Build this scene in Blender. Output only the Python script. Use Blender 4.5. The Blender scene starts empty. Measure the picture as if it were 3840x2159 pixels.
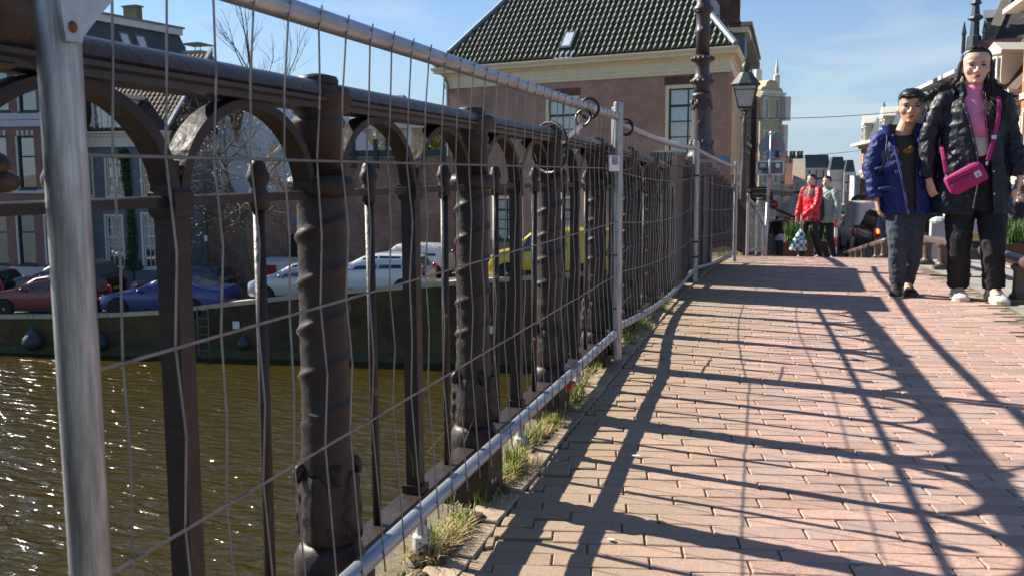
import bpy, bmesh, math, random
from mathutils import Vector, Matrix, Euler
random.seed(7)
SC = bpy.context.scene
COL = SC.collection
PI = math.pi
# ------------------------------------------------------------------ camera
F_PX, YAW, PITCH, ROLL = 3605.8, .277, .1181, -.006
CAM = Vector((.795, 0.0, .85))
_f = Vector((-math.sin(YAW)*math.cos(PITCH), math.cos(YAW)*math.cos(PITCH), -math.sin(PITCH)))
_r0 = Vector((math.cos(YAW), math.sin(YAW), 0)); _u0 = _r0.cross(_f)
_r = _r0*math.cos(ROLL) + _u0*math.sin(ROLL); _u = _u0*math.cos(ROLL) - _r0*math.sin(ROLL)
cd = bpy.data.cameras.new('camera'); cam = bpy.data.objects.new('camera', cd); COL.objects.link(cam)
cam.matrix_world = Matrix(((_r.x, _u.x, -_f.x, CAM.x), (_r.y, _u.y, -_f.y, CAM.y), (_r.z, _u.z, -_f.z, CAM.z), (0, 0, 0, 1)))
cd.sensor_width = 36; cd.lens = F_PX/3840*36; cd.clip_start = .05; cd.clip_end = 2000
cd.dof.use_dof = True; cd.dof.focus_distance = 2.7; cd.dof.aperture_fstop = 16
SC.camera = cam
# ------------------------------------------------------------------ sky and sun
SUN_DIR = Vector((-1.385, .33, 1.0)).normalized()          # towards the sun
EL = math.asin(SUN_DIR.z); AZ = math.atan2(SUN_DIR.x, SUN_DIR.y)
w = bpy.data.worlds.new('World'); SC.world = w; w.use_nodes = True
nt = w.node_tree; N = nt.nodes; L = nt.links
for n in list(N): N.remove(n)
out = N.new('ShaderNodeOutputWorld'); bg = N.new('ShaderNodeBackground'); L.new(bg.outputs[0], out.inputs[0])
sky = N.new('ShaderNodeTexSky'); sky.sky_type = 'NISHITA'; sky.sun_disc = False
sky.sun_elevation = EL; sky.sun_rotation = AZ; sky.air_density = 1.0; sky.dust_density = .05; sky.ozone_density = 1.1; sky.altitude = 0
tc = N.new('ShaderNodeTexCoord')
mp = N.new('ShaderNodeMapping'); mp.inputs['Rotation'].default_value = (0, math.radians(12), math.radians(28)); mp.inputs['Scale'].default_value = (2.2, 1.2, 9.5)
L.new(tc.outputs['Generated'], mp.inputs[0])
nz = N.new('ShaderNodeTexNoise'); nz.inputs['Scale'].default_value = 1.7; nz.inputs['Detail'].default_value = 7; nz.inputs['Roughness'].default_value = .55; nz.inputs['Distortion'].default_value = .4
L.new(mp.outputs[0], nz.inputs['Vector'])
rp = N.new('ShaderNodeValToRGB'); rp.color_ramp.elements[0].position = .52; rp.color_ramp.elements[1].position = .82
rp.color_ramp.elements[0].color = (0, 0, 0, 1); rp.color_ramp.elements[1].color = (.75, .75, .75, 1)
L.new(nz.outputs['Fac'], rp.inputs[0])
mx = N.new('ShaderNodeMixRGB'); mx.inputs[2].default_value = (6.4, 7.2, 8.4, 1)
mx.inputs[0].default_value = 0; L.new(sky.outputs[0], mx.inputs[1]); tn = N.new('ShaderNodeMixRGB'); tn.blend_type = 'MULTIPLY'; tn.inputs[0].default_value = 1; tn.inputs[2].default_value = (.82, .93, 1.12, 1)
L.new(mx.outputs[0], tn.inputs[1])
sz = N.new('ShaderNodeSeparateXYZ'); L.new(tc.outputs['Generated'], sz.inputs[0])
hz_ = N.new('ShaderNodeMapRange'); hz_.interpolation_type = 'SMOOTHSTEP'; hz_.inputs[1].default_value = 0; hz_.inputs[2].default_value = .2; hz_.inputs[3].default_value = .75; hz_.inputs[4].default_value = 0; L.new(sz.outputs[2], hz_.inputs[0])
hm = N.new('ShaderNodeMixRGB'); hm.inputs[2].default_value = (3.5, 4.9, 6.3, 1); L.new(hz_.outputs[0], hm.inputs[0]); L.new(tn.outputs[0], hm.inputs[1])
cm = N.new('ShaderNodeMixRGB'); cm.inputs[2].default_value = (6.4, 7.0, 7.6, 1); L.new(rp.outputs[0], cm.inputs[0]); L.new(hm.outputs[0], cm.inputs[1]); L.new(cm.outputs[0], bg.inputs[0])
bg.inputs[1].default_value = .056
sd = bpy.data.lights.new('sun', 'SUN'); sd.energy = 5.0; sd.angle = math.radians(.53); sd.color = (1, .93, .82)
so = bpy.data.objects.new('sun', sd); COL.objects.link(so); so.rotation_euler = (-SUN_DIR).to_track_quat('-Z', 'Y').to_euler(); so.location = (-30, 10, 40)
SC.view_settings.view_transform = 'Standard'; SC.view_settings.look = 'None'; SC.view_settings.gamma = 1; SC.view_settings.use_curve_mapping = False
SC.view_settings.exposure = 1.12
SC.cycles.max_bounces = 6; SC.cycles.diffuse_bounces = 3; SC.cycles.glossy_bounces = 3; SC.cycles.transparent_max_bounces = 12; SC.cycles.transmission_bounces = 4
SC.cycles.caustics_reflective = False; SC.cycles.caustics_refractive = False

# ------------------------------------------------------------------ places
def at(px, py, Y):
    d = _f + _r*((px-1920)/F_PX) + _u*((1079.5-py)/F_PX)
    return CAM + d*((Y-CAM.y)/d.y)
def deck(Y):
    if Y < 16.9: return .01-.0042*(Y-5)**2
    if Y < 40: return .01-.0042*11.9**2-.1*(Y-16.9)
    return .01-.0042*11.9**2-2.31-.02*(Y-40)
COPE = [(-60, -4.45), (-27.7, -4.32), (-24.5, -4.26), (-21.3, -4.06), (-18.4, -3.69), (-14.2, -3.2), (-9.1, -2.75), (-5.8, -2.48), (-1.5, -2.15), (5, -2.0)]
def cope(X):
    for (a, za), (b, zb) in zip(COPE, COPE[1:]):
        if X <= b: return za+(zb-za)*(X-a)/(b-a)
    return COPE[-1][1]
def quay(X): return cope(X)-.13
def ywall(X): return 31.6+.124*(X+10)
WATER = -5.77

# ------------------------------------------------------------------ materials
MATS = {}
def mat(name, col, rough=.6, metal=0, var=.12, scale=6, bump=0, bscale=60, spec=.5, objvar=0, islvar=0, coat=0, detail=4, col2=None, thr=None, sub=0, stretch=None):
    if name in MATS: return MATS[name]
    m = bpy.data.materials.new(name); m.use_nodes = True; MATS[name] = m
    t = m.node_tree; N = t.nodes; L = t.links; b = N['Principled BSDF']
    b.inputs['Roughness'].default_value = rough; b.inputs['Metallic'].default_value = metal
    b.inputs['Specular IOR Level'].default_value = spec; b.inputs['Coat Weight'].default_value = coat; b.inputs['Coat Roughness'].default_value = .05
    if sub: b.inputs['Subsurface Weight'].default_value = sub; b.inputs['Subsurface Radius'].default_value = (.012, .005, .003); b.inputs['Subsurface Scale'].default_value = 1
    c = Vector(col)
    tc = N.new('ShaderNodeTexCoord'); vec = tc.outputs['Object']
    if stretch:
        ma = N.new('ShaderNodeMapping'); ma.inputs['Scale'].default_value = stretch; L.new(vec, ma.inputs[0]); vec = ma.outputs[0]
    if var:
        n = N.new('ShaderNodeTexNoise'); n.inputs['Scale'].default_value = scale; n.inputs['Detail'].default_value = detail; n.inputs['Roughness'].default_value = .62
        L.new(vec, n.inputs['Vector'])
        r = N.new('ShaderNodeValToRGB'); L.new(n.outputs['Fac'], r.inputs[0])
        if col2 is None:
            r.color_ramp.elements[0].position = .3; r.color_ramp.elements[1].position = .7
            r.color_ramp.elements[0].color = (*(c*(1-var)), 1); r.color_ramp.elements[1].color = (*(c*(1+var)), 1)
        else:
            r.color_ramp.elements[0].position = (thr or .5)-.04; r.color_ramp.elements[1].position = (thr or .5)+.04
            r.color_ramp.elements[0].color = (*c, 1); r.color_ramp.elements[1].color = (*col2, 1)
        src = r.outputs[0]
        if objvar or islvar:
            add = None
            if objvar: oi = N.new('ShaderNodeObjectInfo'); add = oi.outputs['Random']
            if islvar:
                ge = N.new('ShaderNodeNewGeometry')
                if add is None: add = ge.outputs['Random Per Island']
                else:
                    q = N.new('ShaderNodeMath'); q.operation = 'ADD'; L.new(add, q.inputs[0]); L.new(ge.outputs['Random Per Island'], q.inputs[1])
                    fr = N.new('ShaderNodeMath'); fr.operation = 'FRACT'; L.new(q.outputs[0], fr.inputs[0]); add = fr.outputs[0]
            mr = N.new('ShaderNodeMapRange'); k = max(objvar, islvar); mr.inputs[3].default_value = 1-k; mr.inputs[4].default_value = 1+k
            L.new(add, mr.inputs[0])
            ml = N.new('ShaderNodeMixRGB'); ml.blend_type = 'MULTIPLY'; ml.inputs[0].default_value = 1
            L.new(src, ml.inputs[1]); L.new(mr.outputs[0], ml.inputs[2]); src = ml.outputs[0]
        L.new(src, b.inputs['Base Color'])
    else:
        b.inputs['Base Color'].default_value = (*c, 1)
    if bump:
        n2 = N.new('ShaderNodeTexNoise'); n2.inputs['Scale'].default_value = bscale; n2.inputs['Detail'].default_value = 5
        L.new(vec, n2.inputs['Vector'])
        bp = N.new('ShaderNodeBump'); bp.inputs['Strength'].default_value = bump; bp.inputs['Distance'].default_value = .004 if bscale > 12 else .05
        L.new(n2.outputs['Fac'], bp.inputs['Height']); L.new(bp.outputs[0], b.inputs['Normal'])
    return m
def brickmat(name, c1, c2, mort, bw=.21, bh=.065, ms=.012, rough=.85, stain=.35, stain_col=None, plane='wall', bumps=.6):
    if name in MATS: return MATS[name]
    m = bpy.data.materials.new(name); m.use_nodes = True; MATS[name] = m
    t = m.node_tree; N = t.nodes; L = t.links; b = N['Principled BSDF']; b.inputs['Roughness'].default_value = rough; b.inputs['Specular IOR Level'].default_value = .25
    tc = N.new('ShaderNodeTexCoord'); sp = N.new('ShaderNodeSeparateXYZ'); L.new(tc.outputs['Object'], sp.inputs[0])
    cb = N.new('ShaderNodeCombineXYZ')
    if plane == 'wall':
        ad = N.new('ShaderNodeMath'); L.new(sp.outputs[0], ad.inputs[0]); L.new(sp.outputs[1], ad.inputs[1]); L.new(ad.outputs[0], cb.inputs[0]); L.new(sp.outputs[2], cb.inputs[1])
    else:
        L.new(sp.outputs[0], cb.inputs[0]); L.new(sp.outputs[1], cb.inputs[1])
    bt = N.new('ShaderNodeTexBrick'); L.new(cb.outputs[0], bt.inputs['Vector'])
    bt.inputs['Scale'].default_value = 1; bt.inputs['Brick Width'].default_value = bw; bt.inputs['Row Height'].default_value = bh; bt.inputs['Mortar Size'].default_value = ms*.5; bt.inputs['Bias'].default_value = 0
    bt.inputs['Color1'].default_value = (*c1, 1); bt.inputs['Color2'].default_value = (*c2, 1); bt.inputs['Mortar'].default_value = (*mort, 1)
    n = N.new('ShaderNodeTexNoise'); n.inputs['Scale'].default_value = .8; n.inputs['Detail'].default_value = 8; n.inputs['Roughness'].default_value = .7; L.new(tc.outputs['Object'], n.inputs['Vector'])
    r = N.new('ShaderNodeValToRGB'); r.color_ramp.elements[0].position = .35; r.color_ramp.elements[1].position = .7; L.new(n.outputs['Fac'], r.inputs[0])
    sc = stain_col or (1+stain, 1+stain, 1+stain); r.color_ramp.elements[0].color = (1-stain, 1-stain, 1-stain, 1); r.color_ramp.elements[1].color = (*sc, 1)
    ml = N.new('ShaderNodeMixRGB'); ml.blend_type = 'MULTIPLY'; ml.inputs[0].default_value = 1; L.new(bt.outputs[0], ml.inputs[1]); L.new(r.outputs[0], ml.inputs[2])
    L.new(ml.outputs[0], b.inputs['Base Color'])
    bp = N.new('ShaderNodeBump'); bp.inputs['Strength'].default_value = bumps; bp.inputs['Distance'].default_value = .01; bp.invert = True
    L.new(bt.outputs['Fac'], bp.inputs['Height']); L.new(bp.outputs[0], b.inputs['Normal'])
    return m
def glassmat(name, tint=(.9, .95, 1), amount=.25):
    m = bpy.data.materials.new(name); m.use_nodes = True; MATS[name] = m
    t = m.node_tree; N = t.nodes; L = t.links
    for n in list(N):
        if n.type == 'BSDF_PRINCIPLED': N.remove(n)
    tr = N.new('ShaderNodeBsdfTransparent'); tr.inputs[0].default_value = (*tint, 1)
    gl = N.new('ShaderNodeBsdfGlossy'); gl.inputs['Roughness'].default_value = .02
    lw = N.new('ShaderNodeFresnel'); lw.inputs[0].default_value = 1.5
    md = N.new('ShaderNodeMath'); md.operation = 'MULTIPLY_ADD'; md.inputs[1].default_value = 1.4; md.inputs[2].default_value = amount; md.use_clamp = True
    L.new(lw.outputs[0], md.inputs[0])
    tx = N.new('ShaderNodeTexCoord'); nz = N.new('ShaderNodeTexNoise'); nz.inputs['Scale'].default_value = 1.2; L.new(tx.outputs['Object'], nz.inputs['Vector'])
    bp = N.new('ShaderNodeBump'); bp.inputs['Strength'].default_value = .15; bp.inputs['Distance'].default_value = .02; L.new(nz.outputs['Fac'], bp.inputs['Height']); L.new(bp.outputs[0], gl.inputs['Normal'])
    mx = N.new('ShaderNodeMixShader'); L.new(md.outputs[0], mx.inputs[0]); L.new(tr.outputs[0], mx.inputs[1]); L.new(gl.outputs[0], mx.inputs[2])
    L.new(mx.outputs[0], N['Material Output'].inputs[0])
    return m
def emit(name, col, s):
    m = bpy.data.materials.new(name); m.use_nodes = True; MATS[name] = m
    b = m.node_tree.nodes['Principled BSDF']; b.inputs['Base Color'].default_value = (*col, 1); b.inputs['Emission Color'].default_value = (*col, 1); b.inputs['Emission Strength'].default_value = s
    return m

IRON = mat('iron_paint', (.03, .0185, .015), .5, 0, .4, 9, .55, 60, .38)
IRONR = mat('iron_handrail_paint', (.032, .02, .018), .36, 0, .35, 9, .5, 60, .5)
IRON2 = mat('iron_paint_lamp', (.072, .052, .052), .42, 0, .2, 12, .3, 70)
RUST = mat('rust', (.2, .075, .03), .8, 0, .4, 30, .6, 90)
STEEL = mat('galvanised_steel', (.46, .47, .48), .4, .7, .25, 14, .12, 120)
STEELP = mat('weathered_post_steel', (.36, .355, .35), .42, .65, .45, 14, .15, 60, stretch=(9, 9, .7))
STEELD = mat('galvanised_tube', (.38, .41, .45), .34, .6, .2, 10, .1, 90)
WIRE = mat('wire_steel', (.2, .19, .185), .45, .6, .2, 30)
BLACKP = mat('black_plastic', (.012, .012, .013), .45)
WHITEP = mat('white_paint', (.74, .74, .72), .5, 0, .06, 8)
CREAM = mat('cream_paint', (.8, .7, .47), .55, 0, .07, 3, .1, 30)
CREAMW = mat('pale_cream_paint', (.7, .66, .54), .55, 0, .06, 3)
GREYW = mat('grey_white_paint', (.5, .52, .55), .55, 0, .08, 3)
DKGREEN = mat('dark_green_paint', (.012, .035, .03), .4, 0, .1, 5)
LEAD = mat('lead_flashing', (.2, .25, .31), .5, 0, .12, 4)
SLATE = mat('slate', (.035, .05, .06), .55, 0, .25, 3, .4, 25)
DARK = mat('dark_room', (.02, .02, .021), .9)
CURT = mat('net_curtain', (.5, .55, .58), .9, 0, .2, 5)
GLASS = glassmat('window_glass')
GLASSC = glassmat('car_glass', (.18, .22, .22), .12)
STONE = mat('cope_stone', (.4, .36, .27), .8, 0, .2, 3, .4, 30)
ASPH = mat('quay_paving', (.11, .1, .095), .85, 0, .25, 2, .4, 40)
RUBBER = mat('tyre_rubber', (.014, .014, .015), .75)
ALLOY = mat('wheel_alloy', (.45, .46, .47), .3, .8, .05)
YPLATE = mat('yellow_plate', (.75, .42, .02), .4, 0, 0)

# ------------------------------------------------------------------ mesh builder
class MB:
    def __init__(s): s.v = []; s.f = []; s.mi = []; s.cur = 0
    def add(s, vs, fs, M=None):
        o = len(s.v)
        s.v += [tuple(M @ Vector(q)) for q in vs] if M else [tuple(q) for q in vs]
        s.f += [tuple(i+o for i in f) for f in fs]; s.mi += [s.cur]*len(fs)
    def box(s, x0, x1, y0, y1, z0, z1, M=None):
        s.add([(x0, y0, z0), (x1, y0, z0), (x1, y1, z0), (x0, y1, z0), (x0, y0, z1), (x1, y0, z1), (x1, y1, z1), (x0, y1, z1)],
              [(3, 2, 1, 0), (4, 5, 6, 7), (0, 1, 5, 4), (1, 2, 6, 5), (2, 3, 7, 6), (3, 0, 4, 7)], M)
    def quad(s, a, b, c, d): s.add([a, b, c, d], [(0, 1, 2, 3)])
    def prism(s, poly, ex, M=None):
        n = len(poly); ex = Vector(ex); vs = [Vector(p) for p in poly]; vs += [p+ex for p in vs]
        s.add(vs, [tuple(range(n-1, -1, -1)), tuple(range(n, 2*n))]+[(i, (i+1) % n, n+(i+1) % n, n+i) for i in range(n)], M)
    def tube(s, pts, r, n=8, M=None, cap=True, flat=1.0, up=None):
        pts = [Vector(p) for p in pts]; rs = r if isinstance(r, (list, tuple)) else [r]*len(pts)
        vs = []; u = None
        for i, p in enumerate(pts):
            t = (pts[min(i+1, len(pts)-1)]-pts[max(i-1, 0)])
            if t.length < 1e-9: t = Vector((0, 0, 1))
            t.normalize()
            if u is None:
                a = Vector(up) if up else (Vector((0, 0, 1)) if abs(t.z) < .9 else Vector((1, 0, 0)))
                u = (a-t*a.dot(t)).normalized()
            else:
                u = (u-t*u.dot(t))
                u = u.normalized() if u.length > 1e-6 else t.orthogonal().normalized()
            v = t.cross(u)
            ru = rs[i] if not isinstance(rs[i], (tuple, list)) else rs[i][0]
            rv = rs[i]*flat if not isinstance(rs[i], (tuple, list)) else rs[i][1]
            for k in range(n):
                a = 2*PI*k/n; vs.append(p+u*(ru*math.cos(a))+v*(rv*math.sin(a)))
        fs = []
        for i in range(len(pts)-1):
            for k in range(n):
                fs.append((i*n+k, i*n+(k+1) % n, (i+1)*n+(k+1) % n, (i+1)*n+k))
        if cap: fs += [tuple(range(n-1, -1, -1)), tuple(range((len(pts)-1)*n, len(pts)*n))]
        s.add(vs, fs, M)
    def lathe(s, prof, n=12, c=(0, 0, 0), M=None, sq=False, a0=0):
        vs = []; fs = []
        for r, z in prof:
            for k in range(n):
                a = 2*PI*k/n+a0; vs.append((c[0]+r*math.cos(a), c[1]+r*math.sin(a), c[2]+z))
        for i in range(len(prof)-1):
            for k in range(n): fs.append((i*n+k, i*n+(k+1) % n, (i+1)*n+(k+1) % n, (i+1)*n+k))
        fs += [tuple(range(n-1, -1, -1)), tuple(range((len(prof)-1)*n, len(prof)*n))]
        s.add(vs, fs, M)
    def ball(s, c, r, nu=12, nv=8, M=None):
        rx, ry, rz = r if isinstance(r, (tuple, list)) else (r, r, r)
        vs = [(c[0], c[1], c[2]-rz)]
        for j in range(1, nv):
            t = -PI/2+PI*j/nv
            for k in range(nu):
                a = 2*PI*k/nu; vs.append((c[0]+rx*math.cos(t)*math.cos(a), c[1]+ry*math.cos(t)*math.sin(a), c[2]+rz*math.sin(t)))
        vs.append((c[0], c[1], c[2]+rz)); fs = []
        for k in range(nu): fs.append((0, 1+(k+1) % nu, 1+k)); fs.append((len(vs)-1, len(vs)-1-nu+k, len(vs)-1-nu+(k+1) % nu))
        for j in range(nv-2):
            for k in range(nu): a = 1+j*nu; fs.append((a+k, a+(k+1) % nu, a+nu+(k+1) % nu, a+nu+k))
        s.add(vs, fs, M)
    def mesh(s, name, m, smooth=False):
        me = bpy.data.meshes.new(name); me.from_pydata(s.v, [], s.f)
        for q in (m if isinstance(m, (list, tuple)) else [m]): me.materials.append(q)
        if isinstance(m, (list, tuple)): me.polygons.foreach_set('material_index', s.mi)
        if smooth: me.polygons.foreach_set('use_smooth', [True]*len(me.polygons))
        me.update(); return me
    def build(s, name, m, parent=None, smooth=False, loc=None, bevel=0, auto=None):
        me = s.mesh(name, m, smooth or auto is not None)
        if auto is not None:
            bm = bmesh.new(); bm.from_mesh(me); ca = math.cos(auto)
            for e in bm.edges:
                e.smooth = len(e.link_faces) == 2 and e.link_faces[0].normal.dot(e.link_faces[1].normal) > ca
            bm.to_mesh(me); bm.free()
        o = link(name, me, parent)
        if loc: o.location = loc
        if bevel:
            b = o.modifiers.new('bevel', 'BEVEL'); b.width = bevel; b.segments = 2; b.limit_method = 'ANGLE'
        return o
def link(name, me, parent=None):
    o = bpy.data.objects.new(name, me); COL.objects.link(o)
    if parent is not None: o.parent = parent
    return o
def tag(o, label=None, cat=None, group=None, kind=None):
    if label: o['label'] = label
    if cat: o['category'] = cat
    if group: o['group'] = group
    if kind: o['kind'] = kind
    return o
def thing(name, label, cat, loc=(0, 0, 0), rz=0, group=None):
    o = bpy.data.objects.new(name, None); COL.objects.link(o); o.location = loc; o.rotation_euler = (0, 0, rz); o.empty_display_size = .2
    return tag(o, label, cat, group)
def struct(o): return tag(o, kind='structure')
KIDS = {}
def tree_copy(o, loc=None, rz=None, label=None, parent=None, kids=None):
    if kids is None:
        kids = {}
        for q in SC.objects:
            if q.parent: kids.setdefault(q.parent.name, []).append(q)
    c = o.copy(); COL.objects.link(c)
    if parent is not None: c.parent = parent
    if loc is not None: c.location = loc
    if rz is not None: c.rotation_euler = (0, 0, rz)
    if label: c['label'] = label
    for q in kids.get(o.name, []): tree_copy(q, parent=c, kids=kids)
    return c
def frame(a, b):
    """matrix with origin a, local x towards b (horizontal), z up"""
    a = Vector(a); d = Vector(b)-a; ang = math.atan2(d.y, d.x)
    return a, ang, math.hypot(d.x, d.y)
# ================================================================== setting: ground, water, quay
def sheet(name, m, x0, x1, y0, y1, zf, nx, ny, dz=0):
    b = MB(); vs = []
    for j in range(ny+1):
        for i in range(nx+1):
            x = x0+(x1-x0)*i/nx; y = y0+(y1-y0)*j/ny; vs.append((x, y, zf(x, y)+dz))
    fs = [(j*(nx+1)+i, j*(nx+1)+i+1, (j+1)*(nx+1)+i+1, (j+1)*(nx+1)+i) for j in range(ny) for i in range(nx)]
    b.add(vs, fs); return struct(b.build(name, m, smooth=True))
# water
wm = bpy.data.materials.new('canal_water'); wm.use_nodes = True
t = wm.node_tree; N = t.nodes; L = t.links; b = N['Principled BSDF']
b.inputs['Base Color'].default_value = (.036, .026, .003, 1); b.inputs['Roughness'].default_value = .1; b.inputs['IOR'].default_value = 1.33; b.inputs['Specular IOR Level'].default_value = .6
tc = N.new('ShaderNodeTexCoord'); mp = N.new('ShaderNodeMapping'); mp.inputs['Rotation'].default_value = (0, 0, math.radians(14)); mp.inputs['Scale'].default_value = (.55, 1.7, 1)
L.new(tc.outputs['Object'], mp.inputs[0])
n1 = N.new('ShaderNodeTexNoise'); n1.inputs['Scale'].default_value = 1.9; n1.inputs['Detail'].default_value = 3; n1.inputs['Distortion'].default_value = .6; L.new(mp.outputs[0], n1.inputs['Vector'])
n2 = N.new('ShaderNodeTexNoise'); n2.inputs['Scale'].default_value = .35; n2.inputs['Detail'].default_value = 2; L.new(mp.outputs[0], n2.inputs['Vector'])
ml = N.new('ShaderNodeMath'); ml.operation = 'MULTIPLY_ADD'; L.new(n2.outputs['Fac'], ml.inputs[0]); ml.inputs[1].default_value = .8; L.new(n1.outputs['Fac'], ml.inputs[2])
bp = N.new('ShaderNodeBump'); bp.inputs['Strength'].default_value = 1; bp.inputs['Distance'].default_value = .2; L.new(ml.outputs[0], bp.inputs['Height']); L.new(bp.outputs[0], b.inputs['Normal'])
q = MB(); q.quad((-140, -60, WATER), (60, -60, WATER), (60, 36, WATER), (-140, 36, WATER)); struct(q.build('water', wm))
# ground around everything, below the water, out to the horizon
gm = mat('far_ground', (.12, .11, .09), .9, 0, .2, .1)
q = MB(); q.quad((-900, -900, -7.2), (900, -900, -7.2), (900, 900, -7.2), (-900, 900, -7.2)); struct(q.build('ground', gm))
q = MB()
# land behind the quay wall, sloping with the cope towards the bridge
xs = [-70, -45]+[x for x, _ in COPE[1:-2]]+[-1.5]; xs = sorted(set(xs))
vs = []
ROW = [0, 4, 8, 14, 60, 160]
for d in ROW:
    for x in xs: vs.append((x, ywall(x)+.35+d, quay(x)))
n = len(xs)
q.add(vs, [(j*n+i, j*n+i+1, (j+1)*n+i+1, (j+1)*n+i) for j in range(len(ROW)-1) for i in range(n-1)])
struct(q.build('quay_street', brickmat('quay_clinker', (.1, .075, .06), (.14, .1, .085), (.06, .055, .05), .2, .06, .01, plane='floor')))
# quay wall
qm = brickmat('quay_wall_brick', (.1, .075, .045), (.135, .1, .06), (.06, .055, .035), .22, .07, .014, stain=.5, stain_col=(1.2, 1.25, .9))
qw = thing('quay_wall', 'old brown brick quay wall rising from the canal under the parked cars', 'wall', (0, 0, 0))
q = MB(); XS = [-70, -45]+[x for x, _ in COPE[1:-1]]+[12]
for a, c in zip(XS, XS[1:]):
    ya, yc = ywall(a), ywall(c)
    q.add([(a, ya, -7), (c, yc, -7), (c, yc, cope(c)-.16), (a, ya, cope(a)-.16), (a, ya+.5, -7), (c, yc+.5, -7), (c, yc+.5, cope(c)-.16), (a, ya+.5, cope(a)-.16)], [(0, 1, 2, 3), (5, 4, 7, 6), (3, 2, 6, 7)])
q.build('brickwork', qm, qw)
q = MB()
for a, c in zip(XS, XS[1:]):
    ya, yc = ywall(a)-.12, ywall(c)-.12
    q.add([(a, ya, WATER-.2), (c, yc, WATER-.2), (c, yc, WATER+.28), (a, ya, WATER+.28), (a, ya+.13, WATER+.3), (c, yc+.13, WATER+.3)], [(0, 1, 2, 3), (3, 2, 5, 4)])
q.build('footing_ledge', mat('weedy_ledge', (.06, .065, .03), .8, 0, .4, 3, .5, 20), qw)
x = -44.0; k = 0
while x < 3.0:                                                       # cope stones, each its own piece
    l = random.uniform(1.05, 1.35); x2 = x+l
    if any(x < c < x2-.05 for c, _ in COPE): x2 = [c for c, _ in COPE if x < c < x2][0]
    q = MB(); g = .012
    za, zb = cope(x), cope(x2); ya, yb = ywall(x), ywall(x2)
    q.add([(x+g, ya-.05, za-.16), (x2-g, yb-.05, zb-.16), (x2-g, yb+.42, zb-.16), (x+g, ya+.42, za-.16), (x+g, ya-.05, za), (x2-g, yb-.05, zb), (x2-g, yb+.42, zb), (x+g, ya+.42, za)],
          [(3, 2, 1, 0), (4, 5, 6, 7), (0, 1, 5, 4), (1, 2, 6, 5), (2, 3, 7, 6), (3, 0, 4, 7)])
    q.build('cope_stone', mat('cope_stone_pale', (.46, .41, .29), .8, 0, .18, 3, .4, 30, objvar=.12), qw); x = x2  # one pale stone colour, toned at random per piece
# bridge abutment and main street
struct_road = sheet('street', brickmat('street_clinker', (.16, .105, .09), (.2, .13, .11), (.1, .09, .08), .21, .07, .01, plane='floor'), -1.5, 16, 31.95, 240, lambda x, y: deck(y), 6, 110, -.012)
# bridge deck slab
b = MB(); ny = 60; vs = []
ys = [-9+41*i/ny for i in range(ny+1)]
for y in ys: vs += [(-.16, y, deck(y)-.0058), (9.5, y, deck(y)-.0058), (-.16, y, deck(y)-.75), (9.5, y, deck(y)-.75)]
fs = []
for i in range(ny):
    a = i*4; c = a+4; fs += [(a, a+1, c+1, c), (a+3, a+2, c+2, c+3), (a+2, a, c, c+2), (a+1, a+3, c+3, c+1)]
fs += [(0, 2, 3, 1), (ny*4+1, ny*4+3, ny*4+2, ny*4)]
b.add(vs, fs); struct(b.build('bridge_deck', mat('joint_sand', (.16, .135, .08), .95, 0, .35, 40, .6, 120)))
# ------------------------------------------------------------------ paving bricks
BR = mat('paving_brick', (.47, .3, .235), .9, 0, .15, 55, .35, 350, .3, objvar=.2, islvar=.2, detail=6)
# hue shift between salmon and grey bricks
t = BR.node_tree; N = t.nodes; L = t.links; P = N['Principled BSDF']
src = P.inputs['Base Color'].links[0].from_socket
oi = N.new('ShaderNodeObjectInfo'); ge = N.new('ShaderNodeNewGeometry')
ad = N.new('ShaderNodeMath'); ad.operation = 'MULTIPLY_ADD'; ad.inputs[1].default_value = 7.31
L.new(oi.outputs['Random'], ad.inputs[0])
m2 = N.new('ShaderNodeMath'); m2.operation = 'MULTIPLY'; m2.inputs[1].default_value = 5.77; L.new(ge.outputs['Random Per Island'], m2.inputs[0]); L.new(m2.outputs[0], ad.inputs[2])
fr = N.new('ShaderNodeMath'); fr.operation = 'FRACT'; L.new(ad.outputs[0], fr.inputs[0])
ra = N.new('ShaderNodeValToRGB'); ra.color_ramp.elements[0].position = .45; ra.color_ramp.elements[0].color = (0, 0, 0, 1); ra.color_ramp.elements[1].position = .95; ra.color_ramp.elements[1].color = (.55, .55, .55, 1); L.new(fr.outputs[0], ra.inputs[0])
# within one brick the burnt grey side fades along it
tc = N.new('ShaderNodeTexCoord'); nz = N.new('ShaderNodeTexNoise'); nz.inputs['Scale'].default_value = 4.5; nz.inputs['Detail'].default_value = 3; L.new(ge.outputs['Position'], nz.inputs['Vector'])
r2 = N.new('ShaderNodeValToRGB'); r2.color_ramp.elements[0].position = .48; r2.color_ramp.elements[0].color = (0, 0, 0, 1); r2.color_ramp.elements[1].position = .68; r2.color_ramp.elements[1].color = (.8, .8, .8, 1); L.new(nz.outputs['Fac'], r2.inputs[0])
mxx = N.new('ShaderNodeMath'); mxx.operation = 'MAXIMUM'; L.new(ra.outputs[0], mxx.inputs[0]); L.new(r2.outputs[0], mxx.inputs[1])
mg = N.new('ShaderNodeMixRGB'); mg.inputs[2].default_value = (.36, .285, .25, 1); L.new(mxx.outputs[0], mg.inputs[0]); L.new(src, mg.inputs[1]); 
sx = N.new('ShaderNodeSeparateXYZ'); L.new(ge.outputs['Position'], sx.inputs[0])
n3 = N.new('ShaderNodeTexNoise'); n3.inputs['Scale'].default_value = 3.2; n3.inputs['Detail'].default_value = 6; L.new(ge.outputs['Position'], n3.inputs['Vector'])
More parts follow.
